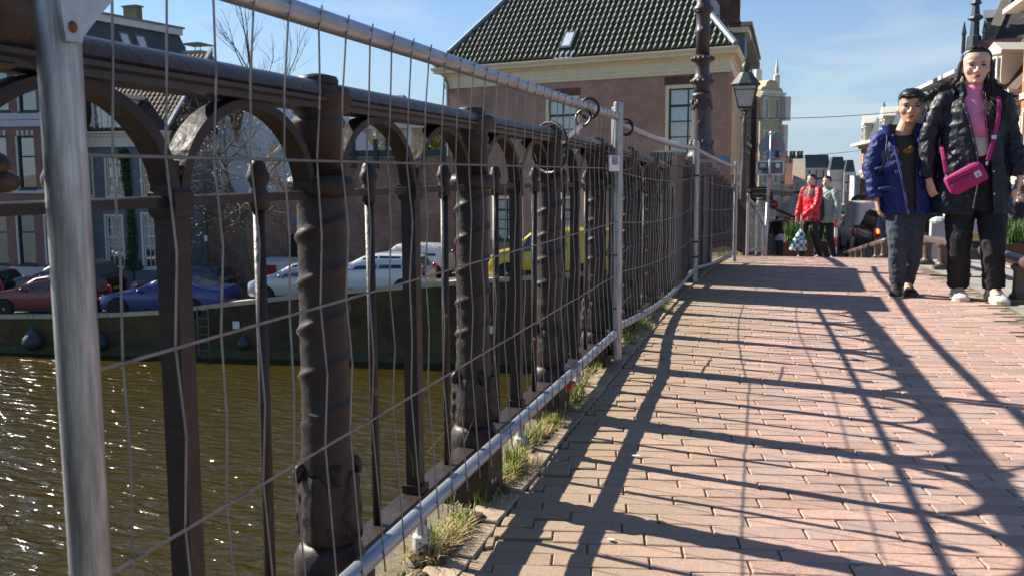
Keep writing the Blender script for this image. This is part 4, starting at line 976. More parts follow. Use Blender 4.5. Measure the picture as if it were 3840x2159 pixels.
def slopeP(x, d, o): n = Vector((0, -tanp, 1)).normalized(); return Vector((x, -.38+d, zr+d*tanp))+n*o
# roof window
def roofxy(px, py):
    a = G_.rotation_euler.z; d = _f + _r*((px-1920)/F_PX) + _u*((1079.5-py)/F_PX)
    o = CAM-Vector(G_.location); c, s = math.cos(a), math.sin(a)
    o = Vector((o.x*c+o.y*s, -o.x*s+o.y*c, o.z)); d = Vector((d.x*c+d.y*s, -d.x*s+d.y*c, d.z))
    t = (zr+tanp*(o.y+.38)-o.z)/(d.z-tanp*d.y); p = o+d*t; return p.x, p.y+.38
xa, db = roofxy(2100, 192); xb, dt = roofxy(2170, 125)
b = MB(); vs = [slopeP(x, d, o_) for o_ in (0, .17) for x, d in ((xa, db), (xb, db), (xb+.0, dt), (xa, dt))]
b.add(vs, [(4, 5, 6, 7), (0, 1, 5, 4), (1, 2, 6, 5), (2, 3, 7, 6), (3, 0, 4, 7)]); sk = b.build('skylight', DKGREEN, G_)
b = MB(); vs = [slopeP(x, d, .175) for x, d in ((xa+.1, db+.07), (xb-.1, db+.07), (xb-.1, dt-.07), (xa+.1, dt-.07))]; b.add(vs, [(0, 1, 2, 3)]); b.build('pane', mat('skylight_glass', (.3, .36, .42), .1), sk)
b = MB(); vs = [slopeP(x, d, .05) for x, d in ((xa-.12, db-.3), (xb+.12, db-.3), (xb+.12, db), (xa-.12, db))]; b.add(vs, [(0, 1, 2, 3)]); b.build('apron', LEAD, sk)
# chimneys high on the slope, above the picture
for px in (2010, 2240):
    xc, dc = roofxy(px, -60); b = MB(); b.box(xc-.7, xc+.7, -.38+dc-.4, -.38+dc+.9, zr+dc*tanp-1.2, zr+dc*tanp+2.4); b.box(xc-.8, xc+.8, -.38+dc-.5, -.38+dc+1, zr+dc*tanp+2.4, zr+dc*tanp+2.6); b.build('chimney', gbrick, G_)
b = MB(); x, z = pt(G_, 1684, 400); b.tube([(x, -.1, g0+.5), (x, -.1, zb+.2), (x-.05, -.3, zb+.6)], .06, 8); 
for z in (-2, .2, 2.2): b.lathe([(.08, z), (.08, z+.1)], 8, (x, -.1, 0))
b.build('drainpipe', mat('blue_zinc_pipe', (.17, .23, .28), .5), G_)
b = MB(); x, z = pt(G_, 2712, 604); b.box(x-.24, x+.26, -.06, -.02, z-.16, z+.16); ns = b.build('street_name_plate', mat('blue_enamel', (.06, .2, .45), .4), G_)
# G side wall along the street: tall cream window surrounds
sd_, sw_ = house('corner_house_side', '', at(2738, 600, 38.97), at(2775, 600, 49.5))
sd_.parent = G_; 

M0 = Matrix.Translation(sd_.location) @ Matrix.Rotation(sd_.rotation_euler.z, 4, 'Z'); MG = Matrix.Translation(G_.location) @ Matrix.Rotation(G_.rotation_euler.z, 4, 'Z')
sm_ = MG.inverted() @ M0; bpy.data.objects.remove(sd_)
def side_part(name, m, boxes):
    b = MB()
    for bx in boxes: b.box(*bx, M=sm_)
    return b.build(name, m, G_)
side_part('side_wall', gbrick, [(.12, sw_, .02, .3, g0, zb+.05)])
for k in range(4):
    x = 1.0+k*2.4
    side_part('side_window', CREAM, [(x, x+.16, -.1, .03, .9, 4.3), (x+1.35, x+1.5, -.1, .03, .9, 4.3), (x, x+1.5, -.12, .03, 4.3, 4.46), (x-.1, x+1.6, -.2, .03, .75, .9), (x+.7, x+.78, -.06, .03, .9, 4.3)])
    side_part('side_pane', mat('dark_pane', (.06, .07, .08), .08), [(x+.16, x+1.35, -.02, .015, .9, 4.3)])
side_part('side_band', CREAM, [(.1, sw_, -.05, .03, .2, .4)])

# ---- generic street house: facade with rows of windows
def street_house(name, label, Pl, Pr, zg, ztop, m, floors, cols, trim=WHITEP, D=9, roof='flat', rm=None, rh=2.5, cat='house', shop=True, ww=.55, wh=.62, band=None, cornice=.35, group=None, wcols=2, wrows=2, frame_m=None):
    t, ln = house(name, label, Pl, Pr, cat=cat, group=group)
    fh = (ztop-zg)/floors; bw = ln/cols; ops = []
    for f in range(floors):
        for c in range(cols):
            if f == 0 and shop: ops.append((c*bw+.12*bw, zg+.12*fh, bw*.76, fh*.66))
            else: ops.append((c*bw+(1-ww)/2*bw, zg+f*fh+.2*fh, bw*ww, fh*wh))
    b = MB(); rects_wall(b, ln, ztop-zg, ops, D=D, z0=zg, dep=.15); b.build('wall', m, t)
    for i, o in enumerate(ops):
        window(t, *o, cols=wcols, rows=wrows, fm=frame_m or (WHITEP if trim is not DKGREEN else DKGREEN), fw=.09, mw=.07, rec=.1, panes=False, trim=None if (i < cols and shop) else trim, tw=.14)
    b = MB(); b.box(-.05, ln+.05, -.22, .02, ztop-.32, ztop-.12); b.box(-.1, ln+.1, -cornice, .02, ztop-.12, ztop+.06); b.build('cornice', trim, t)
    if band:
        for f in range(1, floors):
            b = MB(); b.box(-.02, ln+.02, -.08, .02, zg+f*fh-.1, zg+f*fh+.12); b.build('band', band, t)
    rm = rm or SLATE
    if roof == 'mansard':
        b = MB(); i_ = rh*.35; z0, z1 = ztop+.06, ztop+rh
        b.add([(0, 0, z0), (ln, 0, z0), (ln-i_*.5, i_, z1), (i_*.5, i_, z1), (ln, D, z0), (0, D, z0), (ln-i_*.5, D-i_, z1), (i_*.5, D-i_, z1)], [(0, 1, 2, 3), (1, 4, 6, 2), (4, 5, 7, 6), (5, 0, 3, 7), (3, 2, 6, 7)]); b.build('roof', rm, t)
    elif roof == 'gable':
        b = MB(); z0, z1 = ztop+.06, ztop+rh
        b.add([(-.1, -.1, z0), (ln+.1, -.1, z0), (ln+.1, D/2, z1), (-.1, D/2, z1), (ln+.1, D, z0), (-.1, D, z0)], [(0, 1, 2, 3), (3, 2, 4, 5), (1, 4, 2), (0, 3, 5)]); b.build('roof', rm, t)
    elif roof == 'front':
        b = MB(); z0, z1 = ztop+.06, ztop+rh
        b.add([(0, 0, z0), (ln, 0, z0), (ln/2, 0, z1), (0, D, z0), (ln, D, z0), (ln/2, D, z1)], [(0, 1, 2), (1, 4, 5, 2), (3, 0, 2, 5), (4, 3, 5)]); b.build('roof', [m, rm][1], t)
    return t, ln
def dormer(t, x, y, z, w_, h, m=CREAMW, ped=True, dep=1.6):
    b = MB(); b.box(x-w_/2, x+w_/2, y, y+dep, z, z+h); b.box(x-w_/2-.12, x+w_/2+.12, y-.12, y+dep, z+h, z+h+.14)
    if ped: b.prism([(x-w_/2-.15, y-.1, z+h+.14), (x+w_/2+.15, y-.1, z+h+.14), (x, y-.1, z+h+.14+w_*.42)], (0, dep, 0))
    b.build('dormer', m, t); window(t, x-w_/2+.12, z+.1, w_-.24, h-.2, cols=2, rows=2, fm=WHITEP, y=y-.05, rec=-.02, panes=False, fw=.07)
# left row along the street
hb = brickmat('dark_street_brick', (.13, .075, .058), (.17, .1, .075), (.14, .11, .1), .22, .07, .012)
H_, hw = street_house('tall_brick_house', 'tall brown brick house with heavy bracketed cornice rising behind the corner house', at(2776, 300, 52), at(2820, 300, 68), deck(60), at(2790, 88, 52).z, hb, 4, 4, trim=mat('sandstone_trim', (.45, .38, .28), .7), roof='none', band=mat('sandstone_trim', (.45, .38, .28)), cornice=.55, ww=.4)
ztH = at(2790, 88, 52).z
for k in range(12):
    b = MB(); x = .4+k*(hw-.8)/11; b.box(x-.14, x+.14, -.5, .02, ztH-.75, ztH-.33); b.build('bracket', mat('sandstone_trim', (.45, .38, .28)), H_)
b = MB(); p = [(0, 0, ztH+.05), (0, 10, ztH+.05), (0, 10, ztH+1.2), (0, 5.2, ztH+6.5), (0, 1.8, ztH+2.6)]; b.prism(p, (hw, 0, 0)); b.build('gable', hb, H_)
b = MB()
for (y0, z0_, y1, z1_) in ((-.1, ztH+.2, 5.3, ztH+6.6),):
    b.add([(-.2, y0+1.2, z0_), (.1, y0+1.2, z0_), (.1, y1, z1_), (-.2, y1, z1_), (-.2, y0+1.2, z0_+.7), (.1, y0+1.2, z0_+.7), (.1, y1, z1_+.7), (-.2, y1, z1_+.7)], [(0, 1, 5, 4), (1, 2, 6, 5), (3, 0, 4, 7), (4, 5, 6, 7)])
b.build('verge_board', GREYW, H_)
b = MB(); b.box(-.05, .6, .1, 1.3, ztH, ztH+4); b.box(-.2, .9, -.3, 1.5, ztH+3.2, ztH+3.5); b.build('corner_turret', hb, H_)
for z in (ztH-1.1, ztH-2.4, ztH-3.6): b = MB(); b.box(-.03, .0, -.02, 9.4, z, z+.3); b.build('gable_band', mat('sandstone_trim', (.45, .38, .28)), H_)
sb = at(2755, 80, 47)
ad_ = thing('roof_addition', 'small blue grey boxy dormer with cream top beside the corner house roof', 'dormer', at(2745, 190, 45.0))
b = MB(); b.box(-1.2, .55, 0, 2.6, -.6, .75); b.build('cheek', mat('blue_grey_board', (.12, .17, .22), .6), ad_)
b = MB(); b.box(-1.35, .72, -.15, 2.8, .75, .98); b.build('top', CREAM, ad_)
H2, _ = street_house('plain_brick_house', 'lower brown brick house next along the left row, past the bracketed cornice', at(2838, 400, 69), at(2846, 400, 94), deck(80), at(2826, 210, 72).z-3.2, hb, 3, 6, trim=CREAMW, roof='gable', rm=tile_d, rh=3, ww=.4)
yb = mat('yellow_stucco', (.52, .43, .27), .75, 0, .18, .7, .3, 12)
I_, iw = street_house('yellow_gabled_house', 'narrow yellow ornate gabled house at the end of the left row', at(2850, 500, 96), at(2932, 500, 99), deck(96), at(2880, 345, 96).z, yb, 4, 2, trim=CREAMW, roof='none', D=10, ww=.35)
zi = at(2880, 345, 96).z
b = MB(); prof = [(0, 0), (iw, 0), (iw, .3), (iw*.93, .5), (iw*.8, .6), (iw*.74, 1.0), (iw*.62, 1.2), (iw*.38, 1.2), (iw*.26, 1.0), (iw*.2, .6), (iw*.07, .5), (0, .3)]
b.prism([(x, 0, zi+z) for x, z in prof], (0, 9, 0)); b.build('scroll_gable', yb, I_)
b = MB(); b.box(.1*iw, .9*iw, -.2, 9, zi+.0, zi+.2); b.box(iw*.93-.1, iw+.5, -.6, .4, zi-2.6, zi-.3); b.box(iw*.9, iw+.35, -.45, .4, zi-5.4, zi-3.0); b.lathe([(.3, zi+.5), (.3, zi+1.8), (.12, zi+1.9), (.2, zi+2.2), (.02, zi+3.4)], 8, (iw*.9, .5, 0)); b.lathe([(.35, zi+.5), (.35, zi+2.3)], 6, (iw*.45, 1.5, 0)); b.build('ornament', CREAMW, I_)
# far end of the street
far = 150
def fh(name, label, x0, x1, ytop, ybot, Y, m, fl, co, **k):
    zt_ = at((x0+x1)/2, ytop, Y).z; zg = deck(Y)
    return street_house(name, label, at(x0, 700, Y), at(x1, 700, Y), zg, zt_, m, fl, co, **k)
gb_ = brickmat('grey_brown_brick', (.16, .13, .11), (.19, .155, .13), (.15, .13, .12))
FLT, _ = fh('flat_roofed_house', 'tall grey brown house with flat roof and chimney pots at the end of the street', 2915, 3008, 590, 900, 170, gb_, 5, 4, trim=GREYW, ww=.4)
fh('mansard_house', 'dark slate mansard house with blue dormer windows at the end of the street', 3008, 3112, 632, 900, 165, gb_, 4, 4, trim=GREYW, roof='mansard', rh=2.2, ww=.45)
wf = mat('white_stone_front', (.52, .47, .42), .75, 0, .12, .5)
K3, k3w = fh('white_fronted_house', 'ornate white fronted house with brown brick panels and cornice, centre of the street end', 3110, 3168, 640, 900, 150, wf, 4, 4, trim=WHITEP, roof='mansard', rh=2.0, ww=.5)
fh('brick_and_white_house', 'white and brown house with many white barred windows, right of the ornate white front', 3166, 3206, 648, 900, 146, gb_, 4, 3, trim=WHITEP, roof='mansard', rh=1.8, ww=.7, wcols=3, wrows=3)
fh('pale_grey_house', 'narrow pale grey house beside the orange brick corner building', 3204, 3232, 660, 900, 120, mat('pale_grey_stucco', (.4, .39, .37), .8, 0, .1, 1), 4, 2, trim=GREYW, ww=.45)
fh('red_gable_house', 'small house with steep red brown roof and maroon front, behind the road sign', 2938, 2978, 690, 900, 118, mat('maroon_front', (.16, .05, .045), .7), 3, 3, trim=CREAMW, roof='gable', rm=mat('red_brown_roof', (.12, .05, .035), .85, 0, .2, 3), rh=2.4, ww=.5)
fh('white_window_house', 'low brick house with pale tiled roof and one big white window', 2976, 3016, 676, 900, 112, hb, 3, 2, trim=WHITEP, roof='gable', rm=mat('buff_tile', (.3, .25, .18), .8, 0, .35, 4), rh=2.4, ww=.6)
K6, k6w = fh('shop_house', 'brown shop house with white upper bay, left of the red roofed house', 2880, 2942, 640, 900, 104, mat('ochre_brown', (.24, .16, .09), .8, 0, .2, 1), 4, 3, trim=CREAMW, roof='gable', rm=tile_d, rh=2.5)
for (px, py, Y) in ((2948, 575, 168), (2966, 575, 168), (2978, 573, 168), (2994, 572, 168), (3006, 570, 168)):
    c = at(px, py, Y); b = MB(); b.lathe([(.28, 0), (.22, 1.0), (.3, 1.05), (.26, 1.2)], 8, (c.x, c.y, at(px, 592, Y).z-.1)); b.build('chimney_pot', mat('chimney_pot_clay', (.1, .09, .09), .8), FLT).matrix_parent_inverse = (Matrix.Translation(FLT.location) @ Matrix.Rotation(FLT.rotation_euler.z, 4, 'Z')).inverted()
# right row
ob = brickmat('orange_brick', (.42, .15, .062), (.5, .19, .08), (.4, .26, .16), .22, .065, .01, stain=.12)
R4, r4w = street_house('orange_corner_house', 'orange brick corner building with slate mansard, dormer and small spire behind the boy', at(3224, 700, 82), at(3460, 700, 55), deck(65), at(3222, 545, 82).z, ob, 3, 5, trim=CREAMW, roof='mansard', rh=1.9, cornice=.8, ww=.42, band=CREAMW)
zR = at(3222, 545, 82).z
dormer(R4, 2.2, -.1, zR+.1, 1.5, 1.35); dormer(R4, r4w*.45, -.1, zR+.1, 1.5, 1.35)
b = MB(); b.lathe([(.9, zR+1.5), (.95, zR+1.65), (.4, zR+2.1), (.18, zR+2.6), (.03, zR+3.2)], 8, (2.8, 1.2, 0)); b.build('spire', LEAD, R4)
b = MB(); b.box(9, 9.7, 1.5, 2.2, zR+1.5, zR+3.0); b.lathe([(.15, zR+3), (.22, zR+3.2), (.05, zR+3.4)], 8, (9.35, 1.85, 0)); b.build('chimney', SLATE, R4)
R3, r3w = street_house('bracketed_eaves_house', 'house with long bracketed eaves behind the head of the woman', at(3480, 700, 56), at(3640, 700, 46), deck(50), at(3495, 330, 55).z, CREAMW and mat('buff_brick', (.45, .36, .26), .8, 0, .15, 1), 3, 4, trim=GREYW, roof='flat', rm=SLATE, rh=2.2, cornice=.9, ww=.4)
zR3 = at(3495, 330, 55).z
for k in range(9):
    b = MB(); x = .5+k*(r3w-1)/8; b.prism([(x-.14, -.02, zR3-1.3), (x-.14, -.75, zR3-.35), (x-.14, -.02, zR3-.35)], (.28, 0, 0)); b.build('bracket', CREAMW, R3)
R2, r2w = house('pink_house', 'tall pink plastered house with dark slate mansard and ornate dark turret', at(3640, 700, 48), at(3900, 700, 47))
zp = pt(R2, 3760, 150)[1]
b = MB(); b.box(.0, r2w, 0, 8, -4, zp-.35); b.build('wall', mat('pink_plaster', (.42, .32, .34), .8, 0, .06, .5), R2)
b = MB(); b.box(-.2, r2w+.1, -.3, 8, zp-.35, zp); b.build('eaves', mat('maroon_eaves', (.09, .035, .045), .5), R2)
xq = pt(R2, 3720, 100)[0]
b = MB(); b.add([(xq, -.1, zp), (r2w, -.1, zp), (r2w, 3, zp+5), (xq+.9, 3, zp+5), (xq, 8, zp), (xq+.9, 6, zp+5)], [(0, 1, 2, 3), (4, 0, 3, 5)]); b.build('mansard', mat('black_slate', (.035, .035, .035), .7, 0, .3, 3, .4, 20), R2)
b = MB(); b.add([(xq-.25, -.2, zp), (xq+.2, -.2, zp), (xq+1.25, 2.95, zp+5.1), (xq+.8, 2.95, zp+5.1)], [(0, 1, 2, 3)]); b.add([(xq-.25, -.2, zp), (xq+.8, 2.95, zp+5.1), (xq+.8, 3.4, zp+5.1), (xq-.25, .3, zp)], [(0, 1, 2, 3)]); b.build('hip_edge', mat('mossy_coping', (.3, .28, .22)), R2)
xl = pt(R2, 3682, 50)[0]; zl_ = pt(R2, 3700, 58)[1]
b = MB(); b.box(xl, xq+.3, 1.0, 6, zp, zl_); b.build('dormer_block', SLATE, R2); b = MB(); b.box(xl-.1, xq+.5, .8, 6, zl_, zl_+.35); b.build('dormer_top', GREYW, R2)
tx, _z = pt(R2, 3658, 100); TZ = pt(R2, 3658, 0)[1]
b = MB(); T_ = [(.0, zp-.6), (.34, zp-.5), (.3, zp+.2), (.2, zp+.3), (.18, zp+.9), (.33, zp+1.0), (.3, zp+1.1), (.18, zp+1.2), (.15, zp+1.6), (.25, zp+1.65), (.17, zp+1.8), (.07, zp+2.4), (.02, zp+3.3)]
b.lathe(T_[1:], 8, (tx, -.1, 0)); b.build('turret', mat('dark_lead', (.03, .045, .06), .5, 0, .3, 6), R2)
for sx in (-.42, .42):
    b = MB(); b.lathe([(.09, zp-.5), (.08, zp+.3), (.11, zp+.36), (.02, zp+.9)], 6, (tx+sx, -.2, 0)); b.build('pinnacle', mat('dark_lead', (.03, .045, .06)), R2)
R1b, r1w = house('cream_house', 'cream and white house with pedimented dormer beside the orange brick building', at(3690, 700, 45), at(3822, 700, 42.8))
z_e = pt(R1b, 3790, 320)[1]; z_c = pt(R1b, 3790, 395)[1]
ops = [wrect(R1b, 3782, 425, 3806, 520), wrect(R1b, 3740, 440, 3766, 530)]
b = MB(); rects_wall(b, r1w, z_c+4, ops, D=8, z0=-4); b.build('wall', mat('cream_render', (.62, .56, .46), .7, 0, .08, 1), R1b)
for o in ops: window(R1b, *o, cols=1, rows=2, panes=False, trim=CREAMW, fw=.06)
b = MB(); b.box(-.1, r1w+.1, -.5, .02, z_c-.05, z_c+.3); b.box(-.2, r1w+.2, -.8, .02, z_c+.3, z_c+.55); b.build('cornice', CREAMW, R1b)
b = MB(); b.add([(0, -.3, z_c+.55), (r1w, -.3, z_c+.55), (r1w, 1.8, z_e+2.6), (0, 1.8, z_e+2.6)], [(0, 1, 2, 3)]); b.build('roof', tile_d, R1b)
x, z = pt(R1b, 3762, 318)
dormer(R1b, x, -.4, z, .85, 1.2, m=CREAMW); 
R1, r1_ = street_house('orange_brick_house', 'orange brick house at the right edge behind the sleeve of the woman', at(3812, 700, 41.5), at(4060, 700, 33), deck(40), at(3800, 40, 41.5).z, ob, 3, 5, trim=CREAMW, roof='gable', rm=SLATE, rh=3, cornice=.8, ww=.4, band=CREAMW)
# overhead wires
for i, (pa, pb, s) in enumerate((((2760, 443, 46), (3900, 345, 44), .35), ((2700, 590, 90), (3300, 556, 88), .3))):
    a, c = at(*pa), at(*pb); b = MB(); b.tube([a.lerp(c, k/16)-Vector((0, 0, s*4*(k/16)*(1-k/16))) for k in range(17)], .016 if i == 0 else .02, 5)
    tag(b.build('overhead_wire', BLACKP), ('nearer' if i == 0 else 'farther')+' thin overhead wire spanning the street, '+('above' if i == 0 else 'below')+' the other', 'wire')
# ================================================================== trees
def branch_tree(name, label, base, h, tm, r0=.16, seed=1, levels=5, spread=.7, lean=(0, 0), budm=None, buds=0, first=.3, up=.25, kids=(3, 4), bs=.04):
    rg = random.Random(seed); t = thing(name, label, 'tree', base); trunk = MB(); crown = MB(); tips = []
    def grow(p, d, l, r, lv, mb):
        n = 4; pts = [p]; q = p.copy(); dd = d.copy()
        for i in range(n):
            dd = (dd+Vector((rg.gauss(0, .12), rg.gauss(0, .12), rg.gauss(0, .08)+(up*.12 if lv else 0)))).normalized(); q = q+dd*(l/n); pts.append(q.copy())
        mb.tube(pts, [r*(1-.45*i/n) for i in range(n+1)], 7 if lv < 2 else (4 if lv < 4 else 3), cap=False)
        if lv >= levels: tips.append((pts[-1], dd)); tips.append((pts[2], dd)); return
        k = rg.randint(*kids)
        for i in range(k):
            s = rg.uniform(.35 if lv else first, 1); idx = min(n, max(1, int(round(s*n)))); a = rg.uniform(0, 2*PI); sp = rg.uniform(.6, 1.25)*spread
            o = dd.orthogonal().normalized(); o = Matrix.Rotation(a, 3, dd) @ o
            grow(pts[idx], (dd*math.cos(sp)+o*math.sin(sp)+Vector((0, 0, up*.3))).normalized(), l*rg.uniform(.5, .72), r*(1-.45*idx/n)*rg.uniform(.45, .65), lv+1, crown)
        grow(pts[-1], dd, l*.62, r*.55, lv+1, crown)
    grow(Vector((0, 0, 0)), Vector((lean[0], lean[1], 1)).normalized(), h, r0, 0, trunk)
    trunk.build('trunk', tm, t, smooth=True); crown.build('crown', tm, t, smooth=True)
    if buds:
        b = MB()
        for i in range(buds):
            p, d = rg.choice(tips); v = p+Vector((rg.gauss(0, .09), rg.gauss(0, .09), rg.gauss(0, .09))); M = Matrix.Translation(v) @ Euler((rg.random()*6, rg.random()*6, 0)).to_matrix().to_4x4(); s = bs*rg.uniform(.5, 1.3)
            b.add([(-s, 0, 0), (0, -s*.6, 0), (s, 0, 0), (0, s*.6, 0)], [(0, 1, 2, 3)], M)
        b.build('buds', budm, t)
    return t
bark = mat('mossy_bark', (.1, .085, .05), .9, 0, .3, 6, .4, 30); barkd = mat('dark_bark', (.06, .05, .045), .9, 0, .2, 6)
tb = at(948, 1090, 34.5); branch_tree('budding_tree', 'budding tree with mossy trunk in front of the pale plaster gable', (tb.x, tb.y, quay(tb.x)), 4.3, bark, .17, 12, 4, 1.05, budm=mat('pale_buds', (.42, .36, .29), .8, 0, .2, 3), buds=2600, first=.42, up=.12, kids=(4, 5), bs=.045)
tb = at(950, 700, 62); branch_tree('bare_tree', 'leafless tree whose fine twigs stand against the sky above the handrail', (tb.x, tb.y, -3), 7.5, barkd, .25, 4, 4, .55, up=.5, kids=(3, 4))
tb = at(1640, 560, 54); ty = branch_tree('yellow_tree', 'yellow green leafy tree between the green fence and the corner house', (tb.x, tb.y, -1.5), 2.6, barkd, .14, 9, 3, .8, budm=mat('yellow_leaf', (.34, .33, .07), .6, 0, .3, 2, islvar=.3), buds=4200, bs=.16, kids=(4, 5))
# ================================================================== vehicles
def interp(pts, x):
    for (a, va), (b, vb) in zip(pts, pts[1:]):
        if x <= b: return va+(vb-va)*(x-a)/(b-a) if b > a else va
    return pts[-1][1]
ARCH = mat('arch_black', (.008, .008, .008), .9); REDL = mat('red_lens', (.35, .012, .012), .2, coat=.5); HEADL = mat('head_lens', (.5, .52, .54), .1, coat=.6); CHROME = mat('chrome', (.6, .6, .6), .15, 1, 0); TRIM = mat('car_trim', (.018, .018, .018), .6)
def wheel_meshes(r):
    t = MB(); w_ = .105
    t.lathe([(r*.62, -w_), (r*.93, -w_), (r, -w_*.7), (r, w_*.7), (r*.93, w_), (r*.62, w_)], 24)
    m1 = t.mesh('tyre', RUBBER, True); q = MB()
    q.lathe([(r*.66, -w_*.5), (r*.66, -w_*.9), (r*.6, -w_*.92), (r*.56, -w_*.4), (r*.2, -w_*.35)], 24)
    q2 = MB()
    q.v = q.v; sp = MB()
    for i in range(5):
        a = 2*PI*i/5; M = Matrix.Rotation(a, 4, 'Z'); sp.box(r*.1, r*.62, -.035, .035, -w_*.95, -w_*.6, M)
    sp.lathe([(r*.16, -w_*1.0), (r*.16, -w_*.5)], 10)
    q.add(sp.v, sp.f); m2 = q.mesh('rim', ALLOY)
    return m1, m2
WH = {}
def car(name, label, pos, rz, paint, L=4.2, W=1.76, roof=None, belt=None, wins=(), wheels=(.8, 3.3), r=.31, sill=.22, tumble=.2, group='cars parked along the canal quay', screen=None, rear=None, pillar=True, cat='car', tail='tall', lampz=.8, extra=None, rail=None):
    """x runs from the front bumper (0) to the tail (L); the side at -y faces the water"""
    t = thing(name, label, cat, pos, rz, group)
    xs = sorted({0, .06, .15, L-.12, L-.04, L, *[p[0] for p in roof], *[p[0] for p in belt], *[L*i/36 for i in range(37)]})
    b = MB(); rings = []
    for x in xs:
        zr, zb = interp(roof, x), interp(belt, x)
        e = min(x/.5, (L-x)/.45, 1); e = max(e, 0); hw = W/2*(.74+.26*math.sqrt(1-(1-e)**2))
        zb = min(zb, zr-.001); hgt = zr-zb; tin = tumble*min(1, hgt/.5)
        hz = max(sill+.08, zb*.45+.1)
        low = sill+(.1*(1-e))
        half = [(0, low-.04), (hw*.88, low-.03), (hw*.97, low+.03), (hw*.985, low+.12), (hw, hz+.06), (hw*.995, zb-.1), (hw*.965, zb-.0), (hw*.965-tin*.55, zb+hgt*.55), (hw*.965-tin, zb+hgt*.9), (hw*.9-tin*1.1, zr-.012*0), (hw*.45, zr+.012), (0, zr+.018)]
        rings.append(half)
    n = len(rings[0]); vs = []
    for x, h in zip(xs, rings):
        for y, z in h: vs.append((x, -y, z))
        for y, z in h[-2:0:-1]: vs.append((x, y, z))
    k = 2*n-2
    fs = [(i*k+j, (i+1)*k+j, (i+1)*k+(j+1) % k, i*k+(j+1) % k) for i in range(len(xs)-1) for j in range(k)]
    fs += [tuple(range(k)), tuple(range(len(xs)*k-1, (len(xs)-1)*k-1, -1))]
    b.add(vs, fs); b.build('body', paint, t, auto=.7)
    def side(x, f, s, o=.006):
        zr, zb = interp(roof, x), interp(belt, x); e = max(0, min(x/.5, (L-x)/.45, 1)); hw = W/2*(.74+.26*math.sqrt(1-(1-e)**2)); hgt = max(zr-zb, .001); tin = tumble*min(1, hgt/.5)
        y = hw*.965-tin*(f if f < .55 else .55+(f-.55)*.45/.35)+o; return (x, s*y, zb+hgt*f+.0)
    for s in (-1, 1):
        for (x0, x1, f0, f1, sl0, sl1) in wins:
            f0, f1 = f0-.04, f1+.05
            g = MB(); m = 8; top = []; bot = []
            for i in range(m+1):
                u = i/m; bot.append(side(x0+(x1-x0)*u, f0, s)); xt = (x0+sl0)+((x1+sl1)-(x0+sl0))*u
                zt_max = interp(roof, xt)-.055; p = side(xt, f1, s); top.append((p[0], p[1], min(p[2], max(zt_max, bot[-1][2]+.01))))
            g.add(bot+top, [(i, i+1, m+2+i, m+1+i) if s < 0 else (i+1, i, m+1+i, m+2+i) for i in range(m)]); g.build('side_window', GLASSC2, t)
    def across(xa, xb, ins, nm, m):
        g = MB(); vs = []; nn = 5
        for i in range(nn):
            x = xa+(xb-xa)*i/(nn-1); zr = interp(roof, x); e = max(0, min(x/.5, (L-x)/.45, 1)); hw = W/2*(.74+.26*math.sqrt(1-(1-e)**2)); tin = tumble*min(1, (zr-interp(belt, x))/.5); y = hw*.86-tin-ins
            for yy, dz in ((-y, .004), (-y*.5, .016), (0, .022), (y*.5, .016), (y, .004)): vs.append((x, yy, zr+dz+.006))
        sgn = 1 if xb > xa else -1
        g.add(vs, [(i*5+j, (i+1)*5+j, (i+1)*5+j+1, i*5+j+1) for i in range(nn-1) for j in range(4)]); g.build(nm, m, t)
    if screen: across(screen[0], screen[1], .03, 'windscreen', GLASSC2)
    if rear: across(rear[0], rear[1], .06, 'rear_window', GLASSC2)
    if r not in WH: WH[r] = wheel_meshes(r)
    for x in wheels:
        for s in (-1, 1):
            yy = s*(W/2-.1); M_ = Matrix.Rotation(PI/2 if s < 0 else -PI/2, 4, 'X')
            a = MB(); MA = Matrix.Translation((x, s*(W/2+.003), r)) @ Matrix.Rotation(-PI/2*s, 4, 'X'); n_ = 20; a.add([(rr_*math.cos(2*PI*i/n_), rr_*math.sin(2*PI*i/n_), zz_) for rr_, zz_ in ((r*.5, .002), (r*1.2, .002), (r*1.2, -.02)) for i in range(n_)], [(j*n_+i, j*n_+(i+1) % n_, (j+1)*n_+(i+1) % n_, (j+1)*n_+i) for j in (0, 1) for i in range(n_)], MA); a.build('wheel_arch', ARCH, t)
            o = link('wheel', WH[r][0], t); o.location = (x, s*(W/2-.055), r); o.rotation_euler = (-PI/2 if s < 0 else PI/2, 0, 0)
            o.rotation_euler = (PI/2 if s > 0 else -PI/2, 0, random.random()*0); 
            q = link('rim', WH[r][1], o); q.rotation_euler = (0, 0, random.random()*3)
    for s in (-1, 1):
        q = MB(); q.ball((screen[0]+.35 if screen else 1.2, s*(W/2+.1), interp(belt, 1.4)+.07), (.07, .1, .075), 8, 6); q.build('mirror', paint, t, smooth=True)
        q = MB(); q.ball((.13, s*(W/2-.3), lampz-.12), (.13, .17, .085), 10, 6); q.build('headlight', HEADL, t, smooth=True)
        q = MB()
        if tail == 'tall': q.ball((L-.1, s*(W/2-.1), lampz+.12), (.1, .09, .2), 10, 6)
        else: q.ball((L-.1, s*(W/2-.2), lampz+.06), (.1, .2, .065), 10, 6)
        q.build('tail_light', REDL, t, smooth=True)
        for x0, x1, *_ in wins[:2]:
            q = MB(); y = s*(W/2+.004); q.box(x1-.3, x1-.12, min(y, y+s*.02), max(y, y+s*.02), interp(belt, x1)-.14, interp(belt, x1)-.11); q.build('door_handle', paint, t)
        q = MB(); y = s*(W/2-.012)
        q.box(wheels[0]+r+.1, wheels[1]-r-.1, min(y, y+s*.03), max(y, y+s*.03), sill+.0, sill+.1); q.build('sill_trim', TRIM, t)
